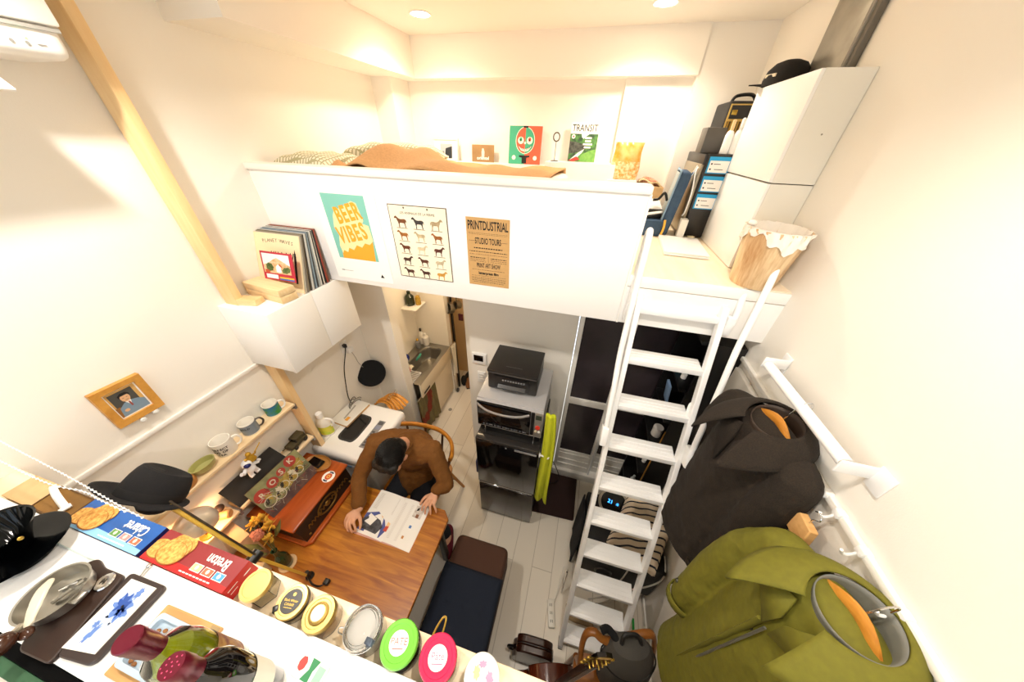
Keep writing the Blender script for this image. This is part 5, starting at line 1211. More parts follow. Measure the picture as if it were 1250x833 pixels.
t = thing('blue_packet', 'dark blue and white packet on the left rim of the sink', 'packet', (-1.78, 2.17, .787))
MB(mat('packet navy', '#1c2a7a', .4)).at(frame((-1.775, 2.17, .787), rz=30)).ball((0, 0, .05), .05, .035, .05, 16, 10).build('wrapper', t); MB(paper).at(frame((-1.745, 2.14, .80), rz=40)).box(-.02, .02, -.012, .012, 0, .05, bev=.008).build('label', t)
t = thing('dish_rack', 'white dish rack holding a red cup beside the sink', 'rack', (-1.62, 1.95, .787))
for k in range(9): MB(whitep).tube([(-1.74, 1.885+k*.018, .80), (-1.50, 1.885+k*.018, .80)], .003, 6).build('wire', t)
MB(whitep).tube([(-1.74, 1.88, .80), (-1.50, 1.88, .80), (-1.50, 2.03, .80), (-1.74, 2.03, .80)], .004, 8, True).build('rim', t)
for x in (-1.73, -1.51):
    for y in (1.885, 2.025): MB(whitep).cyl((x, y, .786), (x, y, .80), .004, n=8).build('foot', t)
t = thing('red_cup', 'red and white cup lying in the dish rack', 'cup', (-1.66, 1.96, .80))
MB(mat('cup red', '#b8222c', .3)).at(frame((-1.67, 1.96, .835), ry=75, rz=30)).lathe([(0, 0), (.026, 0), (.034, .07), (.031, .07), (.024, .004), (0, .004)], 24).build('body', t)
tag(MB(mat('cream cloth', '#e9e2cf', .9)).grid(lambda u, v: (-1.76+u*.13, 2.02+v*.09, .80+.05*math.sin(PI*u)*math.sin(PI*v)+.01*math.sin(15*u+9*v)), 16, 12).build('dish_cloth', solid=.004), 'crumpled cream dish cloth between the rack and the sink', 'cloth')
def hangf(x0, y0, w, z0, z1, amp, fr):
    return lambda u, v: (x0 + amp*math.sin(u*fr+v*2), y0 + (u-.5)*w*(1-.15*math.sin(PI*v)), z0 + (z1-z0)*v + .015*math.sin(u*5)*v)
tag(MB(mat('white hand towel', '#f1ece0', .95, bump=.4, scale=160)).grid(hangf(-1.395, 2.60, .10, .80, .33, .014, 9), 14, 24).build('hand_towel', solid=.014), 'white hand towel hanging on the end of the sink unit', 'towel')
tag(MB(mat('towel bar', '#d8d8d8', .2, 1)).tube([(-1.41, 2.54, .805), (-1.395, 2.66, .805)], .006, 8).build('towel_bar'), 'short bar carrying the white hand towel', 'rail')
struct(MB(black).box(-1.428, -1.405, 2.69, 2.72, 0, ZU).build('trim_13'))
pan_m = mat('pan steel', '#8d8576', .3, .9)
def pan(x, y, z, r, label):
    t = thing('saucepan', label, 'pan', (x, y, z), 'pans on the kitchen pole')
    X = M4.Translation((x, y, z)) @ M4.Rotation(R(-35), 4, 'Z') @ M4.Rotation(R(80), 4, 'X')
    MB(pan_m).at(X).lathe([(0, .0), (r*.92, .0), (r, .006), (r, .06), (r*1.04, .063), (r*.96, .06), (r*.94, .008), (0, .008)], 32).build('bowl', t)
    MB(pan_m).at(X).tube(smooth_path([(0, r, .05), (0, r+.06, .06), (0, r+.15, .055)], 5), .007, 8, rv=.011).build('handle', t)
pan(-1.385, 2.685, 1.275, .065, 'larger steel saucepan hanging at the hallway corner'); pan(-1.305, 2.72, 1.31, .045, 'smaller steel saucepan behind the larger hanging one')
tag(MB(mat('maroon mitt', '#4a1420', .9)).box(-1.335, -1.275, 2.70, 2.715, 1.10, 1.19, bev=.006).build('oven_mitt'), 'maroon mitt hanging below the saucepans', 'mitt')
random.seed(9)
def shoe(x, y, rz, m, label):
    t = thing('shoe', label, 'shoe', (x, y, 0), 'shoes at the hallway end')
    X = frame((x, y, .001), rz=rz)
    MB(m).at(X).loft([MB._v and None] and []) if False else None
    b = MB(m).at(X); rings = []
    for yy, w, h in ((-.125, .022, .055), (-.11, .033, .075), (-.05, .034, .085), (0, .036, .07), (.06, .042, .05), (.11, .036, .04), (.135, .016, .028)):
        rings.append(b.ring((0, yy, h/2+.008), (1, 0, 0), (0, 0, 1), w, h/2, 14))
    b.loft(rings); b.build('upper', t)
    MB(mat('shoe sole', '#3b342c', .7)).at(X).prism([(-.024, -.13), (.024, -.13), (.040, .05), (.034, .12), (0, .142), (-.034, .12), (-.040, .05)], 0, .012).build('sole', t)
shoe(-1.33, 2.80, 25, mat('tan shoe', '#8a5a34', .6), 'tan brown shoe at the hallway end by the towel')
shoe(-1.24, 2.86, 40, mat('spotted shoe', '#cbbba2', .8, col2='#3a2f28', scale=26), 'spotted pale shoe beside the tan one')
shoe(-1.15, 2.78, 60, mat('spotted shoe', ''), 'second spotted pale shoe nearest the panel wall')
shoe(-1.37, 2.90, 0, mat('black shoe', '#17140f', .5), 'black shoe behind the tan one against the hallway wall')
tag(MB(mat('black bag cloth', '#15130f', .9)).at(frame((-1.36, 2.74, .09))).ball((0, 0, 0), .04, .05, .09).build('black_bag'), 'small black bag on the floor under the hand towel', 'bag')
tag(MB(black).at(M4.Translation((-1.395, 2.60, .03)) @ M4.Rotation(R(90), 4, 'Y')).lathe([(0, -.012), (.026, -.012), (.03, 0), (.026, .012), (0, .012)], 22).build('caster_wheel'), 'black caster wheel on the floor at the end of the sink unit', 'wheel')
tag(MB(mat('floor cap grey', '#9a9386', .5)).lathe([(0, 0), (.024, 0), (.024, .003), (.018, .004), (0, .003)], 26, (-1.36, 2.27, .0)).build('floor_cap'), 'small grey round cap in the kitchen floor', 'cap')
# ============================================================ loft ladder
t = thing('loft_ladder', 'white metal loft ladder with ten treads leading up to the pale platform', 'ladder', (.465, .9, 0))
def lp(z, off=0): return (.498 + .38*z + off, z)
LX0, LX1 = .270, .662
for x in (LX0, LX1-.026):
    b = MB(metal_w); z1 = 2.30; w = .058
    y0, _ = lp(0); y1, _ = lp(z1)
    b.mesh([(x, y0, .01), (x+.026, y0, .01), (x+.026, y0+w, .01), (x, y0+w, .01), (x, y1-.02, z1), (x+.026, y1-.02, z1), (x+.026, y1+w-.035, z1), (x, y1+w-.035, z1)], [(3,2,1,0), (4,5,6,7), (0,1,5,4), (1,2,6,5), (2,3,7,6), (3,0,4,7)])
    b.build('rail', t, bev=.004)
    MB(mat('ladder foot', '#8d8c88', .6)).box(x-.002, x+.028, y0-.004, y0+w+.004, 0, .03, bev=.004).build('foot', t)
for z in (2.224, 1.983, 1.743, 1.508, 1.262, 1.027, .792, .554, .317, .075):
    y, _ = lp(z)
    b = MB(metal_w).box(LX0+.026, LX1-.026, y+.002, y+.100, z, z+.022, bev=.004)
    b.box(LX0+.024, LX1-.024, y-.004, y+.008, z-.006, z+.026, bev=.003)
    for k in range(3): b.box(LX0+.03, LX1-.03, y+.02+k*.023, y+.026+k*.023, z+.0215, z+.0245)
    b.build('tread', t)
MB(metal_w).tube(smooth_path([(.262, 1.085, 1.60), (.258, 1.10, 1.66), (.252, 1.17, 1.86), (.246, 1.25, 2.06), (.243, 1.31, 2.40), (.243, 1.335, 2.53), (.243, 1.368, 2.592), (.243, 1.402, 2.545), (.243, 1.395, 2.42), (.243, 1.358, 2.27), (.244, 1.352, 2.20)], 7), .0135, 14).build('handrail', t)
MB(metal_w).tube(smooth_path([(.672, 1.06, 1.62), (.676, 1.09, 1.74), (.696, 1.17, 1.96), (.715, 1.25, 2.165), (.737, 1.31, 2.34), (.752, 1.362, 2.49), (.748, 1.40, 2.56), (.733, 1.425, 2.575), (.713, 1.425, 2.53), (.702, 1.41, 2.43), (.70, 1.362, 2.29), (.70, 1.352, 2.22)], 7), .0135, 14).build('handrail', t)
for x, y, z in ((.258, 1.082, 1.60), (.674, 1.063, 1.60)): MB(metal_w).at(frame((x, y, z), rx=-20)).box(-.019, .019, -.024, .034, -.055, .055, bev=.008).build('clamp', t)
for x in (.246, .684): MB(metal_w).box(x-.016, x+.018, 1.335, 1.372, 2.17, 2.26, bev=.004).build('bracket', t)
MB(whitep).at(frame((.668, 1.175, 1.80), rx=-20)).tube(smooth_path([(-.005, .03, .03), (-.03, .03, .035), (-.035, .03, .0), (-.035, .03, -.035)], 4), .007, 8).build('hook', t)
lb = MB(ink).at(M4.Translation((LX1-.013, lp(2.14)[0]-.0105, 2.14)) @ M4.Rotation(R(69), 4, 'X'))
for k in range(5): lb.rect(-.006+.001*(k % 2), .006-.002*(k % 3), .04-k*.018, .052-k*.018 if k == 0 else .045-k*.018, .001)
lb.build('printed_label', t)
# ============================================================ black shelf under the platform
t = thing('black_shelf', 'tall open black shelving unit under the platform beside the glass door', 'shelf', (.75, 1.6, 0))
bs_ = mat('black shelf board', '#0c0b0b', .5)
MB(bs_).box(.835, .862, 1.42, 1.775, 0, 2.06).build('back', t)
MB(bs_).box(.66, .835, 1.755, 1.775, 0, 2.06).box(.66, .835, 1.42, 1.44, 0, 2.06).build('side', t) if False else (MB(bs_).box(.66, .835, 1.755, 1.775, 0, 2.06).build('side', t), MB(bs_).box(.70, .835, 1.42, 1.438, 0, 2.06).build('side', t))
for z in (.02, .42, .82, 1.12, 1.42, 1.70, 2.04): MB(bs_).box(.66, .835, 1.438, 1.755, z, z+.02).build('board', t)
MB(mat('ochre batten', '#a8772c', .6)).box(.692, .698, 1.425, 1.43, .5, 1.35).build('batten', t)
def roll(p0, p1, r, m, nm, label, cat): tag(MB(m).cyl(p0, p1, r, n=20).build(nm), label, cat)
roll((.70, 1.62, 1.755), (.80, 1.64, 1.755), .034, mat('grey roll', '#8f8a86', .8), 'paper_roll', 'grey paper roll on the upper black shelf board', 'roll')
tag(MB(mat('cyan tape', '#35a9cf', .4)).box(.67, .71, 1.60, 1.612, 1.721, 1.75, bev=.003).build('tape_strip'), 'small cyan box on the upper black shelf board', 'box')
roll((.70, 1.55, 1.721), (.70, 1.55, 1.75), .016, whitep, 'white_reel', 'small white reel beside the cyan box', 'reel')
t2 = thing('blue_tool_packet', 'pale blue tool packet standing on the black shelf', 'packet', (.70, 1.62, 1.44))
MB(mat('packet pale blue', '#7f9cc0', .4)).at(frame((.70, 1.64, 1.441), ry=-8)).box(-.008, .008, -.04, .04, 0, .15, bev=.003).build('packet', t2); MB(black).at(frame((.69, 1.63, 1.50), ry=-8)).box(-.006, .002, -.015, .015, 0, .07, bev=.003).build('tool', t2)
roll((.70, 1.56, 1.441), (.70, 1.56, 1.466), .012, mat('red cap', '#cf4a2a', .4), 'red_bottle_stopper', 'tiny red cap beside the pale blue packet', 'cap')
roll((.715, 1.58, 1.141), (.715, 1.58, 1.22), .034, mat('frosted cup', '#cfcac4', .4), 'frosted_cup', 'pale frosted cup on the black shelf below the blue packet', 'cup')
roll((.71, 1.55, .841), (.71, 1.55, .87), .016, whitep, 'white_knob_jar', 'small white jar on the lower black shelf board', 'jar')
tag(MB(mat('amber block', '#b98a3c', .5)).box(.675, .72, 1.60, 1.65, .841, .87, bev=.004).build('amber_block'), 'amber block on the lower black shelf board', 'block')
tag(MB(mat('pale bottle', '#d5dcd9', .3)).lathe([(0, 0), (.02, 0), (.022, .06), (.010, .09), (.010, .11), (0, .11)], 18, (.72, 1.60, .441)).build('pale_bottle'), 'pale bottle with a red mark on the lowest visible black shelf board', 'bottle')
# grey wardrobe panel against the wall right of the ladder top
tag(MB(mat('pale grey panel', '#c9c3b8', .5)).box(.838, .866, 1.02, 1.40, 1.70, 1.965, bev=.004).build('wall_panel'), 'pale grey panel on the right wall under the picture rail', 'panel')
# ============================================================ black audio bench behind the ladder
t = thing('black_bench', 'low black audio bench behind the lower part of the ladder', 'bench', (.58, 1.1, 0))
MB(mat('black amp vinyl', '#0f0f10', .55, bump=.2, scale=200)).box(.33, .858, .905, 1.33, .16, .60, bev=.012).build('case', t)
for x in (.36, .82):
    for y in (.93, 1.29): MB(steel).cyl((x, y, 0), (x, y, .16), .012, n=12).build('leg', t)
for y in (.93, 1.29): MB(steel).cyl((.36, y, .07), (.82, y, .07), .010, n=12).build('crossbar', t)
MB(mat('knob ring grey', '#4a4a4a', .4, .5)).tube([(.50+.055*math.cos(a), .902, .36+.055*math.sin(a)) for a in [2*PI*i/28 for i in range(28)]], .006, 8, True).build('speaker_ring', t)
for k in range(5): MB(mat('knob ring grey', '')).cyl((.40+.07*k, .905, .54), (.40+.07*k, .892, .54), .012, n=14).build('dial', t)
tag(MB(mat('black cloth', '#141416', .95, bump=.3, scale=90)).grid(lambda u, v: (.297+.014*u+.006*math.sin(9*v+3*u), 1.02+v*.26, .02+.60*u+.012*math.sin(7*v)*u), 14, 16).build('black_cover', solid=.012), 'black cloth cover draped beside the left foot of the bench behind the ladder', 'cloth')
t = thing('round_clock', 'round grey digital clock with glowing blue digits behind the ladder', 'clock', (.50, 1.22, .60))
X = M4.Translation((.505, 1.235, .70)) @ M4.Rotation(R(-12), 4, 'Z') @ M4.Rotation(R(50), 4, 'X')
MB(mat('clock rim grey', '#a39a8b', .35, .3)).at(X).lathe([(0, -.05), (.095, -.045), (.105, -.02), (.108, .0), (.103, .012), (.088, .012), (.086, .004), (0, .004)], 40).build('rim', t)
MB(blackg).at(X).lathe([(0, .004), (.087, .004), (.087, .007), (0, .007)], 36).build('dial', t)
g = MB(glow('clock blue', '#2f8fff', 3)).at(X); g.text('21', .038, -.022, .0, .009); g.text(':0', .026, .028, 0, .009); g.build('digits', t)
MB(black).cyl((.505, 1.275, .60), (.505, 1.26, .68), .03, n=18).build('stand', t)
stp = stripes('striped linen', '#d9c8ae', '#1f2433', 9.5, 'Y', .84)
tag(pillow((.69, 1.10, .712), .165, .215, .07, -22, stp, 34).build('striped_cushion'), 'cream and navy striped cushion leaning on the black bench by the wall', 'cushion')
tag(MB(mat('cyan sleeve', '#1c8fc4', .5)).at(frame((.575, .985, .6015), rz=-14)).box(-.012, .10, -.06, .06, 0, .03, bev=.003).build('cyan_box'), 'small cyan box on the black bench under the striped cushion', 'box')
wc = mat('white cord', '#cfcac0', .45)
tag(cable('white_lead', [(.64, .93, .607), (.63, .895, .55), (.62, .88, .40), (.60, .87, .20), (.56, .86, .02), (.46, .82, .008)], .005, wc), 'white cord hanging down the middle of the black bench', 'cord')
tag(cable('pale_lead', [(.845, 1.0, .64), (.85, .93, .60), (.83, .885, .55), (.78, .87, .44), (.70, .865, .30), (.64, .86, .16), (.60, .84, .03), (.5, .8, .008)], .005, wc), 'pale cord looping across the right end of the black bench', 'cord')
t = thing('power_strip', 'cream power strip with a plug on the floor left of the ladder foot', 'power strip', (.18, .66, 0))
X = frame((.195, .66, .002), rz=12)
MB(mat('cream plastic', '')).at(X).box(-.024, .024, -.08, .08, 0, .032, bev=.008).build('body', t)
for y in (-.045, 0, .045): MB(mat('socket dark', '#5f574a', .6)).at(X).box(-.008, -.004, y-.008, y+.008, .031, .0335).box(.004, .008, y-.008, y+.008, .031, .0335).build('socket', t)
MB(mat('cream plastic', '')).tube(smooth_path([(.205, .73, .02), (.225, .80, .03), (.235, .88, .05), (.25, .95, .10)], 6), .005, 8).build('cord', t)
tag(MB(chrome).tube([(.255, .80, .02), (.262, .87, .24)], .006, 10).build('metal_rod'), 'thin bright metal rod leaning at the left foot of the ladder', 'rod')
tag(MB(mat('tan cloth', '#b79d78', .9)).grid(lambda u, v: (.30+u*.20, .66+v*.09, .012+.045*math.sin(PI*u)*math.sin(PI*v)+.01*math.sin(13*u+5*v)), 14, 10).build('tan_cloth', solid=.006), 'crumpled tan cloth on the floor behind the lowest ladder treads', 'cloth')
t = thing('dark_pouch', 'dark brown pouch on the floor behind the lowest ladder treads', 'pouch', (.55, .74, 0))
MB(mat('dark brown leather', '#2b1a14', .5)).at(frame((.55, .74, .002), rz=-12)).box(-.07, .07, -.05, .05, 0, .07, bev=.02).build('body', t)
t = thing('green_brush', 'green hand brush on the floor by the right wall', 'brush', (.775, .63, 0))
gp = mat('brush green', '#1f9a3c', .4)
MB(gp).tube(smooth_path([(.775, .60, .045), (.772, .67, .06), (.765, .74, .09), (.762, .77, .10)], 5), .008, 10, rv=.006).build('handle', t)
MB(gp).at(frame((.778, .575, .04), rz=5)).box(-.035, .035, -.02, .03, 0, .02, bev=.006).build('head', t)
MB(mat('bristle green', '#256a2f', .9, bump=.6, scale=250)).at(frame((.778, .575, .001), rz=5)).box(-.033, .033, -.022, .028, 0, .04, bev=.004).build('bristles', t)
# ============================================================ guitars, chair and gig bag at the ladder foot
t = thing('bentwood_chair', 'bentwood chair with a curved back rail half hidden under the grey gig bag', 'chair', (.50, .33, 0))
bwd = wood('bentwood honey', '#74431a', '#9c6226', 'x', 9, .3)
MB(bwd).tube(smooth_path([(.335, .36, .60), (.325, .42, .72), (.335, .455, .79), (.37, .465, .815), (.41, .455, .80), (.46, .46, .79), (.55, .50, .80), (.63, .53, .81), (.668, .535, .80), (.688, .51, .74), (.70, .46, .62)], 7), .013, 12, rv=.020).build('back_rail', t)
MB(bwd).prism(roundpoly([(.33, .10), (.69, .10), (.71, .46), (.32, .44)], .06), .42, .45).build('seat', t)
for p in ((.34, .12), (.67, .12), (.34, .42), (.69, .44)): MB(bwd).tube([(p[0], p[1], .42), (p[0]+(.02 if p[0] > .5 else -.02), p[1], 0)], [.018, .013], 12).build('leg', t)
for p, q in (((.335, .36, .60), (.34, .41, .45)), ((.70, .46, .62), (.69, .44, .45))): MB(bwd).cyl(p, q, .014, n=12).build('back_post', t)
gb = mat('grey gig cloth', '#45423d', .85, bump=.3, scale=200)
t = thing('gig_bag', 'dark grey padded gig bag slumped over the bentwood chair', 'bag', (.55, .40, .45))
X = frame((.565, .385, .53), rx=-14, rz=14)
b = MB(gb).at(X)
rings = []
for z, w, d in ((0, .11, .06), (.03, .135, .075), (.16, .14, .08), (.27, .12, .075), (.315, .09, .055), (.33, .05, .03)): rings.append(b.ring((0, 0, z), (1, 0, 0), (0, 1, 0), w, d, 28))
b.loft(rings); b.build('body', t)
MB(mat('zip black', '#161514', .5)).at(X).tube([(.138*math.cos(a), .078*math.sin(a), .20+.02*math.cos(a*2)) for a in [2*PI*i/40 for i in range(40)]], .004, 8, True).build('zip', t)
MB(mat('zip black', '')).at(X).tube(smooth_path([(-.05, .0, .325), (-.03, .02, .36), (.03, .02, .36), (.05, 0, .325)], 5), .010, 8).build('handle', t)
MB(gb).at(X).box(-.08, .08, -.10, -.065, .04, .17, bev=.02).build('pocket', t)
tag(MB(mat('black sock cloth', '#0e0e10', .95)).tube(smooth_path([(.40, .475, .838), (.43, .49, .842), (.46, .475, .836), (.49, .455, .815)], 5), [.018]*16, 12).build('black_scarf'), 'black scarf hung over the bentwood chair rail', 'scarf')
def guitar(o, head, label, m, mf, w, tuners, flip):
    t = thing('guitar', label, 'guitar', o)
    o, h = V(o), V(head); d = (h-o); L = d.length; d.normalize(); x = V((1, .25, 0)); x = (x - d*x.dot(d)).normalized(); n = x.cross(d)
    if n.y > 0: n = -n
    X = M4(((x.x, d.x, n.x, o.x), (x.y, d.y, n.y, o.y), (x.z, d.z, n.z, o.z), (0, 0, 0, 1)))
    # local: x across, y along the neck, z out of the face
    out = []
    for i in range(48):
        a = 2*PI*i/48; yy = math.sin(a); k = 1.0 if yy < 0 else .80
        wst = 1 - .24*math.exp(-((yy-.15)/.28)**2)
        out.append((w*.5*math.cos(a)*k*wst*1.08, .22 + .22*yy))
    MB(m).at(X).prism(out, -.085, -.003).build('body', t, bev=.004)
    tp = MB(mf).at(X).prism([(p[0]*.985, .22+(p[1]-.22)*.985) for p in out], -.004, .0); tp.build('top', t)
    MB(black).at(X).lathe([(0, .001), (.046, .001), (.046, .002), (0, .002)], 30, (0, .27, 0)).build('sound_hole', t)
    MB(wood('rosewood', '#20120c', '#3a2116', 'y', 9)).at(X).box(-.026, .026, .40, L-.14, -.018, .006, bev=.003).build('neck', t)
    MB(_MC['rosewood']).at(X).box(-.05, .05, .12, .15, 0, .009, bev=.002).build('bridge', t)
    hd = MB(mat('headstock black', '#15110f', .12)).at(X); hd.prism([(-.026, L-.15), (.026, L-.15), (.040, L-.12), (.036, L+.03), (0, L+.045), (-.036, L+.03), (-.040, L-.12)], -.014, .002); hd.build('headstock', t)
    MB(wood('gold inlay wood', '#c99a45', '#e6c274', 'y', 12)).at(X).box(-.03, .03, L+.005, L+.03, .002, .0035, bev=.001).build('inlay', t)
    for s in (-1, 1):
        for k in range(3):
            y = L-.10+k*.042
            tn = MB(gold).at(X); tn.cyl((s*.022, y, 0), (s*.022, y, .016), .005, n=12); tn.ball((s*.056, y, -.004), .012, .007, .006, 12, 8); tn.cyl((s*.036, y, -.004), (s*.048, y, -.004), .0025, n=8); tn.build('tuner', t)
    st = MB(mat('string steel', '#cfcfcf', .25, 1)).at(X)
    for k in range(6): st.tube([((k-2.5)*.007, .135, .010), ((k-2.5)*.006, L-.14, .010), ((k-2.5)*.006, L-.09, .012)], .0006, 4)
    st.build('strings', t)
gbm = wood('sunburst mahogany', '#2a0f08', '#5a2412', 'y', 5, .15)
guitar((.17, .235, .02), (.375, .345, 1.0), 'dark brown acoustic guitar with gold tuners leaning on the bentwood chair', gbm, wood('guitar top amber', '#6a2e12', '#8f4a1e', 'y', 6, .15), .40, True, 1)
t = thing('instrument_case', 'glossy dark brown instrument case standing on the floor left of the guitar', 'case', (.10, .43, 0))
X = frame((.10, .408, .002), rx=90, rz=3)
sh_ = roundpoly([(-.13, 0), (.13, 0), (.135, .16), (.10, .24), (.115, .33), (.07, .37), (-.07, .37), (-.115, .33), (-.10, .24), (-.135, .16)], .05)
dg = mat('brown gloss case', '#2c130a', .22)
MB(dg).at(X).prism(sh_, .002, .042).build('lid', t, bev=.008)
MB(dg).at(X).prism(sh_, -.042, -.002).build('shell', t, bev=.008)
MB(mat('dark seam', '#120906', .4)).at(X).prism([(x*1.004, .185+(y-.185)*1.004) for x, y in sh_], -.002, .002).build('seam_band', t)
MB(black).at(X).tube(smooth_path([(-.128, .08, 0), (-.16, .10, 0), (-.16, .15, 0), (-.128, .17, 0)], 5), .008, 8).build('handle', t)
# ============================================================ right wall: rod, hooks, coats
t = thing('wall_rod', 'white round wall rod on two brackets above the brown coat', 'rail', (.8, .9, 2.18))
MB(metal_w).cyl((.795, 1.15, 2.165), (.795, .69, 2.18), .018, n=24).build('rod', t)
for y, s in ((1.155, 1), (.685, -1)):
    MB(metal_w).box(.775, .866, min(y, y+s*.006), max(y, y+s*.006), 2.15, 2.196, bev=.002).build('bracket', t)
    MB(metal_w).box(.861, .867, min(y, y+s*.05), max(y, y+s*.05), 2.13, 2.205, bev=.002).build('plate', t)
for i, (y, lbl) in enumerate(((.71, 'empty white rail hook farthest along the right wall rail'), (.645, 'white rail hook holding the cedar block'), (.545, 'empty white rail hook between the cedar block and the green coat'), (.415, 'white rail hook holding the green coat hanger'))):
    t = thing('rail_hook', lbl, 'hook', (.85, y, 2.0), 'white hooks on the picture rail')
    MB(whitep).box(.842, .866, y-.012, y+.012, 2.0, 2.024, bev=.003).build('clip', t)
    MB(whitep).tube(smooth_path([(.846, y, 2.005), (.836, y, 1.985), (.822, y, 1.982), (.812, y, 1.998)], 5), .004, 8).build('prong', t)
t = thing('cedar_block', 'small trapezoid cedar block on a wire hook hanging from the wall rail', 'block', (.80, .64, 1.9))
X = M4.Translation((.812, .640, 1.905)) @ M4.Rotation(R(-90), 4, 'Z') @ M4.Rotation(R(90), 4, 'X')
MB(wood('cedar', '#c98d4a', '#e9b878', 'x', 10, .5)).at(X).prism([(-.055, -.045), (.045, -.045), (.030, .035), (-.030, .035)], -.012, .012).build('block', t, bev=.003)
MB(chrome).at(X).tube(smooth_path([(0, .035, 0), (0, .055, 0), (.014, .075, 0), (.0, .092, 0), (-.014, .08, 0)], 6), .002, 6).build('hook', t)
def hanger(t, c, tip0, tip1, top, m):
    c, a, b = V(c), V(tip0), V(tip1)
    MB(m).tube(smooth_path([a, a.lerp(c, .5)+V((0, 0, .022)), c+V((0, 0, .03)), b.lerp(c, .5)+V((0, 0, .022)), b], 6), .009, 10, rv=.02).build('hanger', t)
    MB(chrome).tube(smooth_path(top, 6), .0022, 6).build('hanger_hook', t)
ho = wood('hanger orange', '#b5701e', '#dd9c40', 'y', 10, .35)
def coat(name, label, m, neck, s0, s1, hem, hemr, sl0, sl1, disp, depth, lapel, hookpts, lining):
    """neck/shoulders s0 (near), s1 (far); hem centre; sleeves given as joint lists"""
    t = thing(name, label, 'coat', hem)
    N, A, B, H = V(neck), V(s0), V(s1), V(hem); ax = (B-A).normalized(); nx = V((0, 0, 1)).cross(ax).normalized()
    if nx.x > 0: nx = -nx
    def build(b):
        rings = []
        for k, (f, wf, df) in enumerate(((0, .30, .55), (.03, .62, .7), (.07, .88, .85), (.13, 1.0, 1.0), (.3, 1.0, 1.05), (.55, 1.03, 1.05), (.8, 1.08, 1.08), (1, hemr, 1.1))):
            mid = (A+B)/2; mid = V((mid.x, mid.y, N.z-.045)); c = mid.lerp(H, f); w = (B-A).length/2*wf
            rings.append(b.ring(c, ax, nx, w, depth*df, 36))
        b.loft(rings)
        nk = V(((A+B)/2).to_tuple()); nk.z = N.z-.085
        for S_, q_ in ((A, sl0), (B, sl1)): limb(b, [(*nk, .075), (*nk.lerp(V(q_[0][:3]), .55), .078), (*q_[0][:3], q_[0][3]*1.02)], 5, 18)
        limb(b, sl0, 6, 18); limb(b, sl1, 6, 18)
    o = flesh('body', build, t, m, .007, 4, disp, .07)
    for sl in (sl0, sl1):
        p, q = V(sl[-2][:3]), V(sl[-1][:3]); d = (q-p).normalized(); e = q + d*sl[-1][3]*.75
        MB(m).tube([e-d*.035, e], [sl[-1][3]*1.09, sl[-1][3]*1.06], 20, cap=False).build('cuff', t, solid=.006)
    mid = (A+B)/2; base = V((mid.x, mid.y, N.z-.03))
    def colf(u, v):
        a = R(-158) + u*R(316); q = abs(a)/R(158); q3 = q**4
        r_ = .070 + v*(.052 + .075*q3)
        return base + ax*(r_*1.2*math.sin(a)) - nx*(r_*1.0*math.cos(a)) + V((0, 0, .050 - .042*q*q - .050*v*v - (lapel*.40)*v*q3)) + nx*(.022*q)
    b = MB(m); b.grid(colf, 60, 8); b.build('collar', t, solid=.007)
    b = MB(lining); b.grid(lambda u, v: base + ax*((.068-.010*v)*1.2*math.sin(2*PI*u)) - nx*((.068-.010*v)*math.cos(2*PI*u)) + V((0, 0, .046-.095*v - .042*(1-math.cos(2*PI*u))*.5*(1-v))), 40, 5, True)
    b.grid(lambda u, v: base + ax*(.062*1.2*v*math.sin(2*PI*u)) - nx*(.062*v*math.cos(2*PI*u)) + V((0, 0, -.030)), 40, 3, True); b.build('lining', t, solid=.003)
    for s in (-1, 1):
        f0 = base + nx*(depth*.92); pts = []
        for uu, zz, oo in ((.035, -.030, -.004), (.115, -.075, .006), (.135, -.110, .012), (.085, -.105, .018), (.012, -lapel, .030), (.008, -.09, .020)): pts.append(f0 + ax*(s*uu) + nx*oo + V((0, 0, zz)))
        MB(m).mesh(pts, [(0, 1, 3, 5), (1, 2, 3), (3, 4, 5)]).build('lapel', t, solid=.009)
    hanger(t, base+V((0, 0, .0)), tuple(A+V((0, 0, -.03))), tuple(B+V((0, 0, -.03))), hookpts, ho)
    return t, base, ax, nx
tweed = mat('dark brown tweed', '#2b2116', .95, var=.5, bump=.6, scale=260)
coat('brown_coat', 'dark brown tweed coat hanging from the white wall rod', tweed, (.775, .915, 2.09), (.80, .735, 2.0), (.735, 1.09, 2.0), (.735, .90, 1.22), 1.02,
     [(.80, .745, 1.985, .068), (.79, .735, 1.80, .073), (.785, .735, 1.55, .070), (.78, .755, 1.28, .062)],
     [(.742, 1.10, 1.97, .070), (.746, 1.14, 1.80, .072), (.756, 1.14, 1.55, .068), (.755, 1.09, 1.30, .062)],
     .012, .085, .24, [(.775, .915, 2.07), (.785, .91, 2.15), (.795, .905, 2.195), (.81, .90, 2.20), (.818, .90, 2.17)], mat('brown lining', '#3a2c22', .6))
olive = mat('olive green cotton', '#6e6a14', .8, var=.12, bump=.15, scale=60)
gc, gbase, gax, gnx = coat('green_coat', 'olive green coat on a wooden hanger hooked to the right wall rail', olive, (.775, .40, 1.99), (.80, .22, 1.89), (.745, .575, 1.885), (.725, .37, .98), 1.10,
     [(.80, .23, 1.875, .070), (.79, .20, 1.65, .072), (.77, .19, 1.4, .068), (.75, .20, 1.15, .060)],
     [(.745, .565, 1.87, .068), (.715, .60, 1.72, .072), (.69, .60, 1.52, .068), (.665, .575, 1.30, .060)],
     .010, .095, .16, [(.775, .40, 1.97), (.79, .405, 2.03), (.805, .408, 2.055), (.82, .41, 2.05), (.822, .41, 2.02)], mat('coat lining grey', '#76766e', .5))
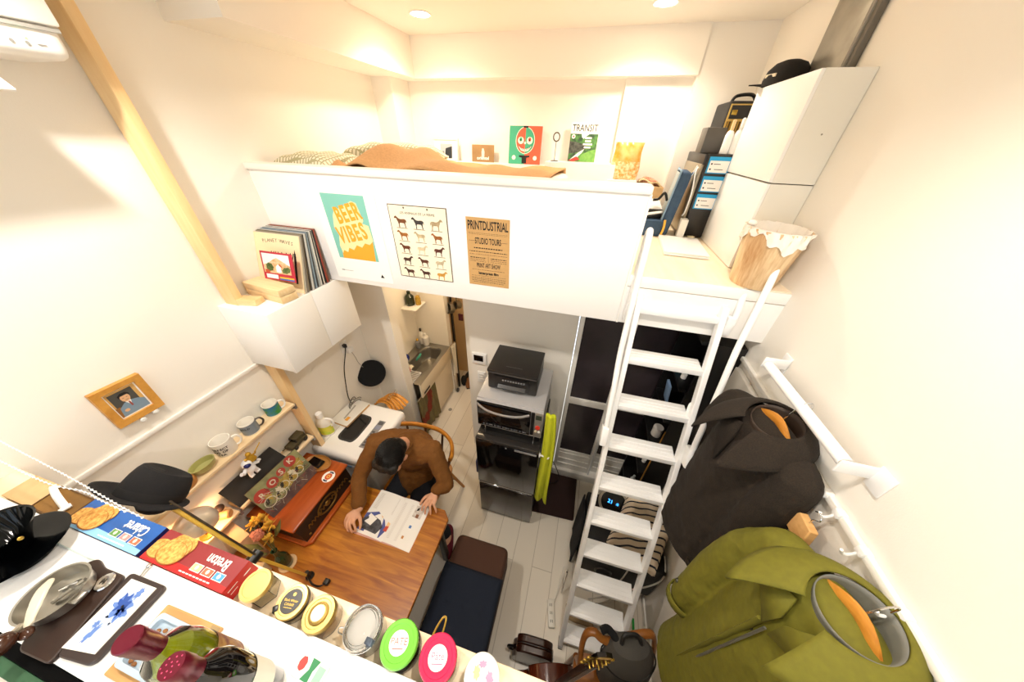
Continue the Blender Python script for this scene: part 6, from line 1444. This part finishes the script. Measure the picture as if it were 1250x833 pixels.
for z, a in ((1.72, .02), (1.55, -.012)):
    p = gbase + gnx*.105 + gax*a; MB(mat('dark button', '#2b2a20', .4)).at(M4.Translation((p.x, p.y, z)) @ M4.Rotation(R(-90), 4, 'Y')).lathe([(0, 0), (.011, 0), (.011, .004), (0, .005)], 16).build('button', gc)
p0 = gbase + gnx*.118; MB(mat('zip steel', '#8f8f86', .35, .8)).tube([(p0.x, p0.y, 1.80), (p0.x-.012, p0.y, 1.3), (p0.x-.015, p0.y, 1.05)], .004, 8).build('zip', gc)
MB(olive).tube([(p0.x+.002, p0.y+.02, 1.80), (p0.x-.010, p0.y+.02, 1.3), (p0.x-.012, p0.y+.02, 1.05)], .006, 8, rv=.016).build('placket', gc)
MB(mat('dark button', '')).ball((.615, .60, 1.36), .010).build('cuff_button', gc)
MB(mat('label silver', '#b9bab8', .4)).at(M4.Translation((.84, .40, 1.955)) @ M4.Rotation(R(-90), 4, 'Y')).box(-.02, .02, -.03, .03, 0, .003).build('neck_label', gc)
# ============================================================ white counter and pine ledge below the camera
t = thing('white_counter', 'long white counter top with a black and green back edge in the foreground', 'counter', (-.5, -.05, 0))
cw_ = mat('white counter laminate', '#f4f4f2', .3)
MB(cw_).box(XL+.002, .50, -.146, .036, 1.90, 1.94, bev=.003).build('top', t)
MB(cw_).box(XL+.002, .50, -.14, .030, 0, 1.898).build('cupboard', t)
rs_ = mat('black rubber strip', '#040404', .85); rs_.node_tree.nodes['Principled BSDF'].inputs['Specular IOR Level'].default_value = .08
MB(rs_).box(XL+.002, .50, -.168, -.148, 1.86, 1.932, bev=.003).build('black_edge', t)
MB(mat('green painted strip', '#2b5537', .6)).box(XL+.002, .50, -.190, -.169, 1.84, 1.925, bev=.003).build('green_edge', t)
t = thing('pine_ledge', 'narrow pine ledge along the front of the white counter carrying jars and cracker boxes', 'ledge', (-.5, .075, 1.85))
MB(piney).box(XL+.002, .86, .037, .114, 1.852, 1.888, bev=.002).build('board', t)
for x in (-1.2, -.2): MB(pine).box(x-.02, x+.02, .037, .07, 1.78, 1.852).build('bracket', t)
struct(MB(wall_m).box(.50, XR, -.14, .036, 0, 1.88).build('wall_stub'))
# ---- cracker boxes
def crackers(b, cx, cy, r, seed):
    cr1, cr2 = mat('cracker gold', '#e3b15e', .7, col2='#b87c2e', scale=140), mat('cracker dark rim', '#8f5418', .7)
    rnd = random.Random(seed)
    for k, (dx, dy, rr) in enumerate(((-.9, -.45, .85), (.35, .55, .95), (.2, .05, 1.0), (.15, -.42, 1.0))):
        x, y = cx+dx*r, cy+dy*r*.55
        yr = rr*r*.62
        pts = [(x+rr*r*math.cos(a), y+yr*math.sin(a)) for a in [2*PI*i/30 for i in range(30)]]
        b.use(cr2).flat([(max(b.lim[0], min(b.lim[1], p[0])), max(b.lim[2], min(b.lim[3], p[1]))) for p in pts], .0012+k*.0008)
        pts = [(x+(p[0]-x)*.95, y+(p[1]-y)*.94+.001) for p in pts]
        b.use(cr1).flat([(max(b.lim[0], min(b.lim[1], p[0])), max(b.lim[2], min(b.lim[3], p[1]))) for p in pts], .0016+k*.0008)
def cracker_box(x0, x1, mt, ms, me, title, label, pics, rest):
    y0, y1, z0, z1 = .0375, .109, 1.889, 1.942
    t = thing('cracker_box', label, 'box', ((x0+x1)/2, .073, 1.889), 'cracker boxes on the pine ledge')
    MB(ms).box(x0, x1, y0, y1, z0, z1-.0005).build('carton', t)
    b = MB(mt).at(M4.Translation(((x0+x1)/2, (y0+y1)/2, z1))); w, h = x1-x0, y1-y0
    b.lim = (-w/2+.001, w/2, -h/2, h/2)
    b.rect(-w/2, w/2, -h/2, h/2, .0002)
    if rest: b.use(rest[0]); b.flat([(-w/2, -h/2), (w/2, -h/2), (w/2, -h/2+.012), (-w/2+w*.5, -h/2+.018), (-w/2, -h/2+.02)], .0006)
    crackers(b, -w*.27, .004, .043, 4)
    b.use(paper).text(title, .034, w*.24, .012, .0012, rot=180, bold=.0006, sx=.78, shear=.15 if title == 'Cabaret' else 0)
    for k, c in enumerate(pics):
        cx = w*(.36-.13*k); b.use(paper).rect(cx-.016, cx+.016, -.021, -.004, .001); b.use(c).rect(cx-.0145, cx+.0145, -.0195, -.0055, .0014)
        b.use(mat('pic cream', '#f2e6c9', .6)).disc(cx, -.012, .005, .0018, 14)
    b.use(paper)
    for k in range(9): b.rect(-.01+k*.012, -.001+k*.012, -.030, -.0275, .0012)
    b.build('front_print', t)
    e = MB(me).at(M4.Translation((x1+.0003, (y0+y1)/2, (z0+z1)/2)) @ M4.Rotation(R(90), 4, 'Z') @ M4.Rotation(R(90), 4, 'X'))
    e.rect(-h/2, h/2, -.026, .026, .0003)
    e.use(mat('seal red', '#c8372a', .5)).disc(.018, .004, .013, .0008, 22, .009); e.use(paper).disc(.018, .004, .010, .0011, 20, .0022); e.rect(-.03, -.005, .008, .0105, .0008); e.rect(-.03, -.012, -.006, -.004, .0008)
    e.build('end_print', t)
red1, red2 = mat('box maroon', '#8a2a2c', .35), mat('box red', '#c4201f', .35)
b1, b2 = mat('box blue', '#1f5aa8', .35), mat('box navy', '#16235c', .35)
cracker_box(-1.355, -1.05, b1, mat('box blue side', '#1a4a94', .35), b2, 'Cabaret', 'blue cracker box with white Cabaret lettering on the pine ledge', (mat('pic coral', '#e0674a', .6), mat('pic pink', '#e58a8a', .6), mat('pic green', '#5b8f4a', .6)), (mat('box sky', '#8cc3ea', .35),))
cracker_box(-1.035, -.744, red1, red2, red2, 'Breton', 'red cracker box with white Breton lettering on the pine ledge', (mat('pic sky', '#4a9ad0', .6), mat('pic coral', ''), mat('pic ochre', '#e8c38a', .6)), (red2,))
# ---- cardboard tray with dark panel and the white tag
t = thing('cardboard_tray', 'flat kraft cardboard tray with a dark brown panel at the left end of the ledge', 'box', (-1.54, .075, 1.889))
MB(cork).box(-1.70, -1.385, .040, .112, 1.889, 1.912, bev=.002).build('tray', t)
MB(mat('dark kraft panel', '#8a6226', .7, var=.25, scale=14)).box(-1.548, -1.395, .043, .108, 1.912, 1.9155).build('panel', t)
MB(mat('panel edge brown', '#5b3d16', .7)).box(-1.55, -1.393, .108, .111, 1.912, 1.919).box(-1.55, -1.393, .041, .0435, 1.912, 1.918).box(-1.552, -1.548, .041, .111, 1.912, 1.918).box(-1.396, -1.392, .041, .111, 1.912, 1.918).build('panel_rim', t)
t = thing('white_tag', 'white twisted paper tag lying on the cardboard tray', 'tag', (-1.5, .085, 1.92))
MB(paper).grid(lambda u, v: (-1.575+u*.135, .102-u*.032+(v-.5)*.016, 1.921+.010*math.sin(PI*u)+.004*math.sin(2*PI*v)), 10, 4).build('strip', t, solid=.002)
MB(paper).at(frame((-1.435, .069, 1.922), rz=-12)).box(-.004, .012, -.012, .012, 0, .004).build('end', t)
# ---- jars
glassm = glass('jar glass', '#f7f5ee', .03)
def jar(x, y, r, h, lid, fill, label, lidh=.012, hexa=False, extra=None, gap=.004):
    z = 1.8885
    t = thing('jar', label, 'jar', (x, y, z), 'jars on the pine ledge')
    n = 6 if hexa else 36; ph = 0
    MB(glassm).lathe([(0, 0), (r*.93, 0), (r, .004), (r, h*.72), (r*.90, h-lidh), (r*.86, h-lidh), (r*.93, h*.70), (r*.93, .006), (0, .006)], n, (x, y, z)).build('glass', t)
    if fill: MB(fill).lathe([(0, .007), (r*.915, .007), (r*.915, h*.62), (0, h*.63)], n, (x, y, z)).build('contents', t)
    l = MB(lid).lathe([(r*.97, h-lidh-.001), (r*1.02, h-lidh), (r*1.02, h-.003), (r*.97, h), (r*.80, h), (r*.77, h-.0012), (0, h-.0012)], 40, (x, y, z)); lo = l.build('lid', t)
    if extra: extra(t, lo, x, y, z+h, r)
    return t
def x_caviar(t, lo, x, y, z, r):
    b = MB(mat('caviar black', '#17140f', .35)).at(frame((x, y, z), rz=8)); b.disc(0, 0, r*.68, .0006, 32)
    b.use(gold).disc(0, r*.36, r*.10, .0012, 14); b.text('Black Winter', r*.19, 0, r*.02, .0012); b.text('CAVIAR', r*.2, 0, -r*.2, .0012); b.rect(-r*.3, r*.3, -r*.38, -r*.355, .0012)
    b.build('label', lo)
    MB(black).lathe([(r*1.03, -.016), (r*1.035, -.006)], 36, (x, y, z), cap=False).build('band', lo)
    MB(mat('caviar black', '')).at(frame((x-r*.72, y-r*.62, z), rz=41)).box(-.006, .006, -.007, .007, -.012, .001, bev=.001).build('seal', lo)
def x_disc(col, text):
    def f(t, lo, x, y, z, r):
        b = MB(paper).at(frame((x, y, z), rz=14)); b.disc(0, 0, r*.52, .0008, 32)
        b.use(mat('print '+col, col, .5)).text(text, r*.42, 0, r*.04, .0014); b.rect(-r*.3, r*.3, -r*.26, -r*.22, .0014); b.build('label', lo)
    return f
mat('dull gold', '#b79a55', .35, .7)
gl = mat('pale gold lid', '#dcbd72', .3, .65)
honey = mat('ochre jam', '#c08a3e', .3); cream = mat('cream paste', '#d9bf8f', .5)
jar(-.672, .073, .034, .066, gl, mat('pale crumbs', '#d8c39a', .7), 'hexagonal jar with a pale gold lid beside the red cracker box', .012, True)
jar(-.572, .073, .036, .040, gl, mat('fish paste', '#d8cfb8', .5), 'low jar with a black and gold printed lid, second of the row of jars', .018, False, x_caviar)
def x_step(t, lo, x, y, z, r):
    MB(mat('dull gold', '#b79a55', .35, .7)).lathe([(r*.62, 0), (r*.60, .004), (r*.50, .005), (r*.46, .003), (0, .003)], 32, (x, y, z-.001)).build('raised_disc', lo)
    MB(paper).lathe([(0, .0035), (r*.42, .0035), (r*.42, .0042), (0, .0042)], 28, (x, y, z-.0008)).build('label', lo)
jar(-.478, .070, .036, .062, mat('dull gold', ''), honey, 'jar with a dull gold domed lid and amber contents, third of the jars', .016, False, x_step)
def x_clip(t, lo, x, y, z, r):
    MB(chrome).tube([(x+r*1.03*math.cos(a), y+r*1.03*math.sin(a), z-.018) for a in [2*PI*i/32 for i in range(32)]], .0016, 6, True).build('wire', t)
    MB(chrome).tube(smooth_path([(x-r, y-.01, z-.018), (x-r-.012, y-.014, z-.012), (x-r-.016, y-.02, z-.03), (x-r-.004, y-.02, z-.045)], 5), .0016, 6).build('clasp', t)
    MB(mat('blue grey tag', '#5d6a7c', .5)).box(x+r*.55, x+r*.95, y-.022, y-.010, z-.02, z-.002, bev=.001).build('tag', t)
jar(-.358, .076, .040, .076, glass('thick lid glass', '#ffffff', .05), mat('white sugar', '#f4f2ec', .8), 'clear glass jar with a wire clip and glass lid, fourth of the row of jars', .018, False, x_clip)
jar(-.262, .076, .041, .068, mat('lime lid', '#6fbf3f', .25), mat('dark olives', '#6a5a2a', .4), 'jar with a lime green lid, fifth of the row of jars', .012, False, x_disc('#d86a5a', 'PATE'))
jar(-.165, .077, .040, .078, mat('raspberry lid', '#d3234f', .25), mat('mustard fill', '#b89a48', .4), 'jar with a raspberry red lid and white round label, sixth of the row of jars', .012, False, x_disc('#d86a8a', 'Pâte'))
def x_flora(t, lo, x, y, z, r):
    b = MB(mat('floral pink', '#d98aa8', .5)).at(frame((x, y, z))); b.flat(blob(r*.45, 0, r*.2, r*.35, .3, 4, 24, .2), .0008); b.flat(blob(-.1*r, .5*r, r*.22, r*.14, .3, 5, 24, .2), .0008)
    b.use(mat('floral lime', '#cfd98a', .5)).flat(blob(-r*.35, .1*r, r*.18, r*.28, .2, 6, 24, .2), .0008); b.build('floral_print', lo)
jar(-.064, .077, .038, .058, mat('white lid', '#f2efea', .3), cream, 'jar with a white lid printed with pale flowers, last of the row of jars', .012, False, x_flora)
t = thing('wire_hook', 'bent brass wire hook on the far edge of the ledge beside the raspberry lidded jar', 'hook', (-.2, .114, 1.888))
MB(gold).tube(smooth_path([(-.208, .108, 1.889), (-.205, .128, 1.892), (-.196, .150, 1.896), (-.188, .150, 1.896), (-.186, .128, 1.892), (-.188, .108, 1.889)], 6), .0024, 8).build('wire', t)
tag(MB(black).at(frame((-.417, .085, 1.8885), rz=20)).box(-.006, .006, -.009, .009, 0, .012, bev=.003).build('black_clip'), 'tiny black clip on the ledge left of the clear glass jar', 'clip')
# ---- bottles
def bottle(x, y, prof, capm, cap, label_m, label, extra=None):
    t = thing('bottle', label, 'bottle', (x, y, 1.9405), 'bottles on the white counter')
    MB(prof[0]).lathe(prof[1], 40, (x, y, 1.9405)).build('glass', t)
    MB(capm).lathe(cap, 32, (x, y, 1.9405)).build('cap', t)
    if label_m: MB(label_m[0]).lathe([(label_m[1]+.0008, label_m[2]), (label_m[1]+.0008, label_m[3])], 40, (x, y, 1.9405), cap=False).build('label', t)
    if extra: extra(t, x, y)
    return t
burg = mat('burgundy foil', '#650f26', .28, .35); 
oil_m = mat('olive oil', '#cfc81c', .1); oil_m.node_tree.nodes['Principled BSDF'].inputs['Transmission Weight'].default_value = .3
def oil(t, x, y): MB(oil_m).lathe([(0, .006), (.0355, .006), (.0355, .16), (.030, .19), (.016, .203), (0, .203)], 36, (x, y, 1.9405)).build('oil', t)
bottle(-.600, -.055, (glass('pale bottle glass', '#e6f2e2', .02), [(0, 0), (.038, 0), (.040, .006), (.040, .165), (.033, .20), (.0165, .222), (.0145, .235), (.0145, .262), (.011, .262), (.011, .23), (.03, .195), (.037, .16), (.037, .005), (0, .005)]), burg,
       [(.0155, .228), (.0165, .25), (.0172, .252), (.0172, .278), (.0180, .280), (.0180, .293), (.0165, .295), (.0, .2945)], (mat('maroon wine label', '#6a2418', .5, col2='#a8803c', scale=45), .040, .03, .13), 'glass bottle of yellow green oil with a burgundy cap on the white counter', oil)
def dots(t, x, y):
    b = MB(mat('foil pink', '#d9507a', .35, .4)).at(frame((x, y, 1.9405+.2955)))
    for k in range(13):
        a = k*2.4; r = .0135*math.sqrt((k+.3)/13); b.disc(r*math.cos(a), r*math.sin(a), .0011, .0006, 8)
    b.build('foil_dots', t)
bottle(-.500, -.057, (mat('dark wine glass', '#0e0c0d', .06, coat=.6), [(0, 0), (.036, 0), (.038, .006), (.038, .185), (.031, .212), (.0165, .232), (.0145, .25), (.0145, .28), (0, .28)]), burg,
       [(.0155, .215), (.0158, .262), (.0170, .264), (.0170, .289), (.0155, .2955), (0, .2955)], (mat('cream wine label', '#e7e2d4', .6), .038, .05, .125), 'dark wine bottle with a dotted burgundy cap and cream label on the white counter', dots)
# ---- small packet
t = thing('small_packet', 'small green and white packet with a red patch on the white counter', 'packet', (-.425, -.012, 1.94))
X = frame((-.425, -.010, 1.9405), rz=-4)
b = MB(mat('packet pale', '#dfe8dc', .4)).at(X).box(-.036, .036, -.019, .019, 0, .006, bev=.002)
b.use(mat('packet green', '#1f7a45', .4)).flat([(-.012, -.017), (.008, -.017), (.006, .0), (.012, .017), (-.008, .017), (-.004, 0)], .0066); b.use(mat('packet red', '#c8302a', .4)).flat(blob(-.024, .003, .009, .011, 0, 2, 18, .06), .0066); b.use(mat('packet mint', '#8fc3a2', .4)).rect(.014, .032, -.012, .012, .0066)
b.build('packet', t)
# ---- wooden board with blue dish
def quadslab(name, P, z0, z1, m, parent=None, bev=.003):
    return MB(m).prism(P, z0, z1).build(name, parent, bev=bev)
t = thing('wooden_board', 'light wooden board under the blue dish on the white counter', 'board', (-.76, -.066, 1.94))
quadslab('board', [(-.841, -.011), (-.672, -.008), (-.672, -.128), (-.838, -.128)], 1.9405, 1.951, wood('board maple', '#a97a42', '#c79a60', 'x', 8, .5), t)
quadslab('end_strip', [(-.698, -.010), (-.674, -.010), (-.674, -.126), (-.698, -.126)], 1.951, 1.9518, mat('board grey brown', '#9a8257', .6), t, 0)
t = thing('blue_dish', 'pale blue rectangular dish with a brown sprig on the wooden board', 'dish', (-.76, -.066, 1.951))
bd = mat('pale blue glaze', '#a9bccb', .2)
o_ = roundpoly([(-.822, -.024), (-.72, -.024), (-.72, -.112), (-.822, -.112)], .012); i_ = roundpoly([(-.813, -.033), (-.729, -.033), (-.729, -.103), (-.813, -.103)], .01)
b = MB(bd); n = len(o_)
r0 = [b._v((p[0], p[1], 1.9515)) for p in o_]; r1 = [b._v((p[0], p[1], 1.968)) for p in o_]; r2 = [b._v((p[0], p[1], 1.968)) for p in i_]; r3 = [b._v((p[0]*.98-.77*.02, p[1]*.98-.068*.02, 1.955)) for p in i_]
b.loft([r0, r1, r2, r3]); b.build('dish', t)
b = MB(mat('sprig brown', '#8a5a2c', .7))
for k, (x, y) in enumerate(((-.80, -.05), (-.79, -.058), (-.785, -.046), (-.795, -.064), (-.80, -.098), (-.788, -.10))): b.ball((x, y, 1.9575), .006, .004, .003, 10, 6)
b.build('sprig', t)
# ---- brown leather board, tile tray, opener, pan
lth = mat('dark brown leather', '', .45)
lb_ = mat('brown board', '#2f1b11', .45, var=.25, scale=25)
t = thing('brown_serving_board', 'dark brown serving board under the small steel pan', 'board', (-1.05, -.07, 1.94))
quadslab('board', roundpoly([(-1.165, -.035), (-1.125, .008), (-1.085, -.002), (-1.01, .0), (-.965, -.148), (-1.06, -.152)], .012), 1.9405, 1.953, lb_, t)
MB(chrome).lathe([(0, 0), (.017, 0), (.019, .002), (.017, .005), (.012, .006), (0, .0055)], 30, (-1.038, -.022, 1.953)).build('medallion', t)
MB(mat('medallion dark', '#55504a', .4, .8)).at(frame((-1.038, -.022, 1.9588), rz=10)).text('M', .018, 0, 0, 0, bold=.0008).build('initial', t)
t = thing('tile_tray', 'brown framed tray with a white tile painted with a blue flower', 'tray', (-.935, -.06, 1.94))
P_ = [(-1.003, .009), (-.883, .012), (-.876, -.120), (-.885, -.128), (-.968, -.136)]
quadslab('frame', roundpoly(P_, .012), 1.9405, 1.9535, mat('tray brown grey', '#2f2320', .4), t)
T_ = [(-.981, .000), (-.899, .003), (-.890, -.112), (-.972, -.124)]
b = MB(mat('white tile glaze', '#f1eee4', .15)).prism(T_, 1.9535, 1.9555)
u0, v0 = V((-.981, .0, 0)), None
def tl(u, v): a = V((*T_[0], 0)).lerp(V((*T_[1], 0)), u); c = V((*T_[3], 0)).lerp(V((*T_[2], 0)), u); p = a.lerp(c, v); return (p.x, p.y)
b.at(M4.Translation((0, 0, 1.9555)))
bl1, bl2, bl3 = mat('delft blue', '#2f4f9a', .2), mat('delft mid', '#5f7fbf', .2), mat('delft pale', '#b3c3dd', .2)
def tb(m, cu, cv, ru, rv, seed, z, rot=0, amp=.2):
    b.use(m).flat([tl(max(.02, min(.98, p[0])), max(.02, min(.98, p[1]))) for p in blob(cu, cv, ru, rv, rot, seed, 34, amp)][::-1], z)
tb(bl3, .42, .70, .26, .17, 1, .0003, .3); tb(bl3, .56, .36, .34, .22, 2, .0003, .2); tb(bl2, .54, .38, .29, .17, 3, .0007, .3); tb(bl1, .50, .34, .20, .12, 4, .0011, .4, .3); tb(bl1, .62, .44, .10, .08, 5, .0011, 0, .3); tb(bl2, .66, .14, .09, .09, 6, .0007); tb(bl2, .40, .78, .07, .14, 7, .0007, .4); tb(ink, .54, .37, .035, .022, 8, .0016, 0, .25); tb(bl2, .30, .66, .07, .05, 9, .0007)
b.build('tile', t)
t = thing('bottle_opener', 'small chrome ball-ended opener by the corner of the tile tray', 'opener', (-.975, .02, 1.94))
MB(chrome).tube([(-.976, .006, 1.944), (-.980, .026, 1.947)], [.0025, .004], 10).build('shaft', t); MB(chrome).ball((-.981, .031, 1.947), .006).build('ball', t)
t = thing('steel_pan', 'small steel saucepan holding kitchen tools on the brown serving board', 'pan', (-1.09, -.065, 1.953))
X = frame((-1.088, -.066, 1.954), rz=8)
MB(steel).at(X).lathe([(0, 0), (.044, 0), (.052, .006), (.057, .036), (.060, .038), (.056, .037), (.050, .008), (0, .005)], 44).build('bowl', t)
MB(steel).at(X).tube(smooth_path([(.01, -.056, .034), (.014, -.062, .036), (.018, -.070, .04)], 5), .006, 8, rv=.009).build('handle', t)
MB(mat('brown bakelite', '#3a1f12', .15)).at(X).tube(smooth_path([(.018, -.068, .04), (.022, -.085, .044), (.027, -.108, .046)], 5), [.008, .012, .015, .017, .018, .018, .018, .017, .016, .014, .009], 12).build('grip', t)
MB(steel).at(X).box(.052, .072, -.012, .012, .026, .034, bev=.003).build('lug', t)
t = thing('cream_spreader', 'cream handled spreader with a brown end resting across the steel pan', 'spreader', (-1.09, -.08, 1.99))
MB(mat('bone handle', '#cfc7b2', .35)).tube(smooth_path([(-1.125, -.052, 1.992), (-1.105, -.072, 1.998), (-1.075, -.100, 1.994), (-1.055, -.118, 1.988)], 5), [.006, .008, .010, .011, .012, .012, .012, .012, .011, .011, .010, .009, .008, .008, .007, .006], 12, rv=.004).build('blade', t)
MB(mat('brown bakelite', '')).ball((-1.048, -.126, 1.985), .016, .012, .008, 16, 10).build('knob', t)
for k, (a, c) in enumerate((((-1.10, -.05, 1.965), (-1.05, -.045, 1.985)), ((-1.09, -.08, 1.965), (-1.06, -.03, 1.982)), ((-1.11, -.06, 1.963), (-1.075, -.035, 1.975)))):
    tag(MB(chrome if k != 1 else mat('tool grey', '#9b968a', .4, .6)).tube([a, c], .0045, 10).build('kitchen_tool'), ('chrome tool leaning to the right rim inside the steel pan', 'dull grey tool leaning inside the middle of the steel pan', 'short chrome tool at the back of the steel pan')[k], 'tool', 'tools in the steel pan')
# ---- black dripper on its saucer
t = thing('black_dripper', 'glossy black ribbed coffee dripper on a saucer at the left end of the counter', 'dripper', (-1.33, -.04, 1.94))
bg_ = mat('black glaze', '#030405', .08); bg_.node_tree.nodes['Principled BSDF'].inputs['Specular IOR Level'].default_value = .25
c = (-1.322, -.038, 1.941)
MB(bg_).lathe([(0, 0), (.048, 0), (.048, .012), (.036, .022), (.05, .030), (.092, .040), (.096, .043), (.091, .044), (.05, .036), (0, .034)], 48, c).build('saucer', t)
b = MB(bg_); prof = [(.032, .038), (.034, .044), (.048, .075), (.074, .118), (.078, .120), (.073, .118)]
b.lathe(prof, 56, (c[0]+.0, c[1], c[2]), cap=False); rings = []
for r, z in ((.073, .118), (.045, .072), (.022, .050), (.001, .049)): rings.append([b._v((c[0]+r*(1-.035*(i % 3 == 0))*math.cos(2*PI*i/72+z*7), c[1]+r*(1-.035*(i % 3 == 0))*math.sin(2*PI*i/72+z*7), c[2]+z)) for i in range(72)])
b.loft(rings, False, True); b.build('cone', t)
MB(bg_).tube(smooth_path([(c[0]+.055, c[1]-.045, c[2]+.10), (c[0]+.085, c[1]-.065, c[2]+.09), (c[0]+.085, c[1]-.065, c[2]+.065), (c[0]+.045, c[1]-.035, c[2]+.062)], 6), .007, 10).build('handle', t)
MB(gold).at(frame((c[0]+.074, c[1]+.022, c[2]+.108))).ball((0, 0, 0), .003, .005, .006, 10, 6).build('gold_mark', t)
tag(MB(mat('glass shelf edge', '#c3d2cf', .2)).box(-1.40, -1.12, .0, .0025, 1.9405, 1.943).build('measuring_rod'), 'thin grey glass rod lying behind the black dripper', 'rod')
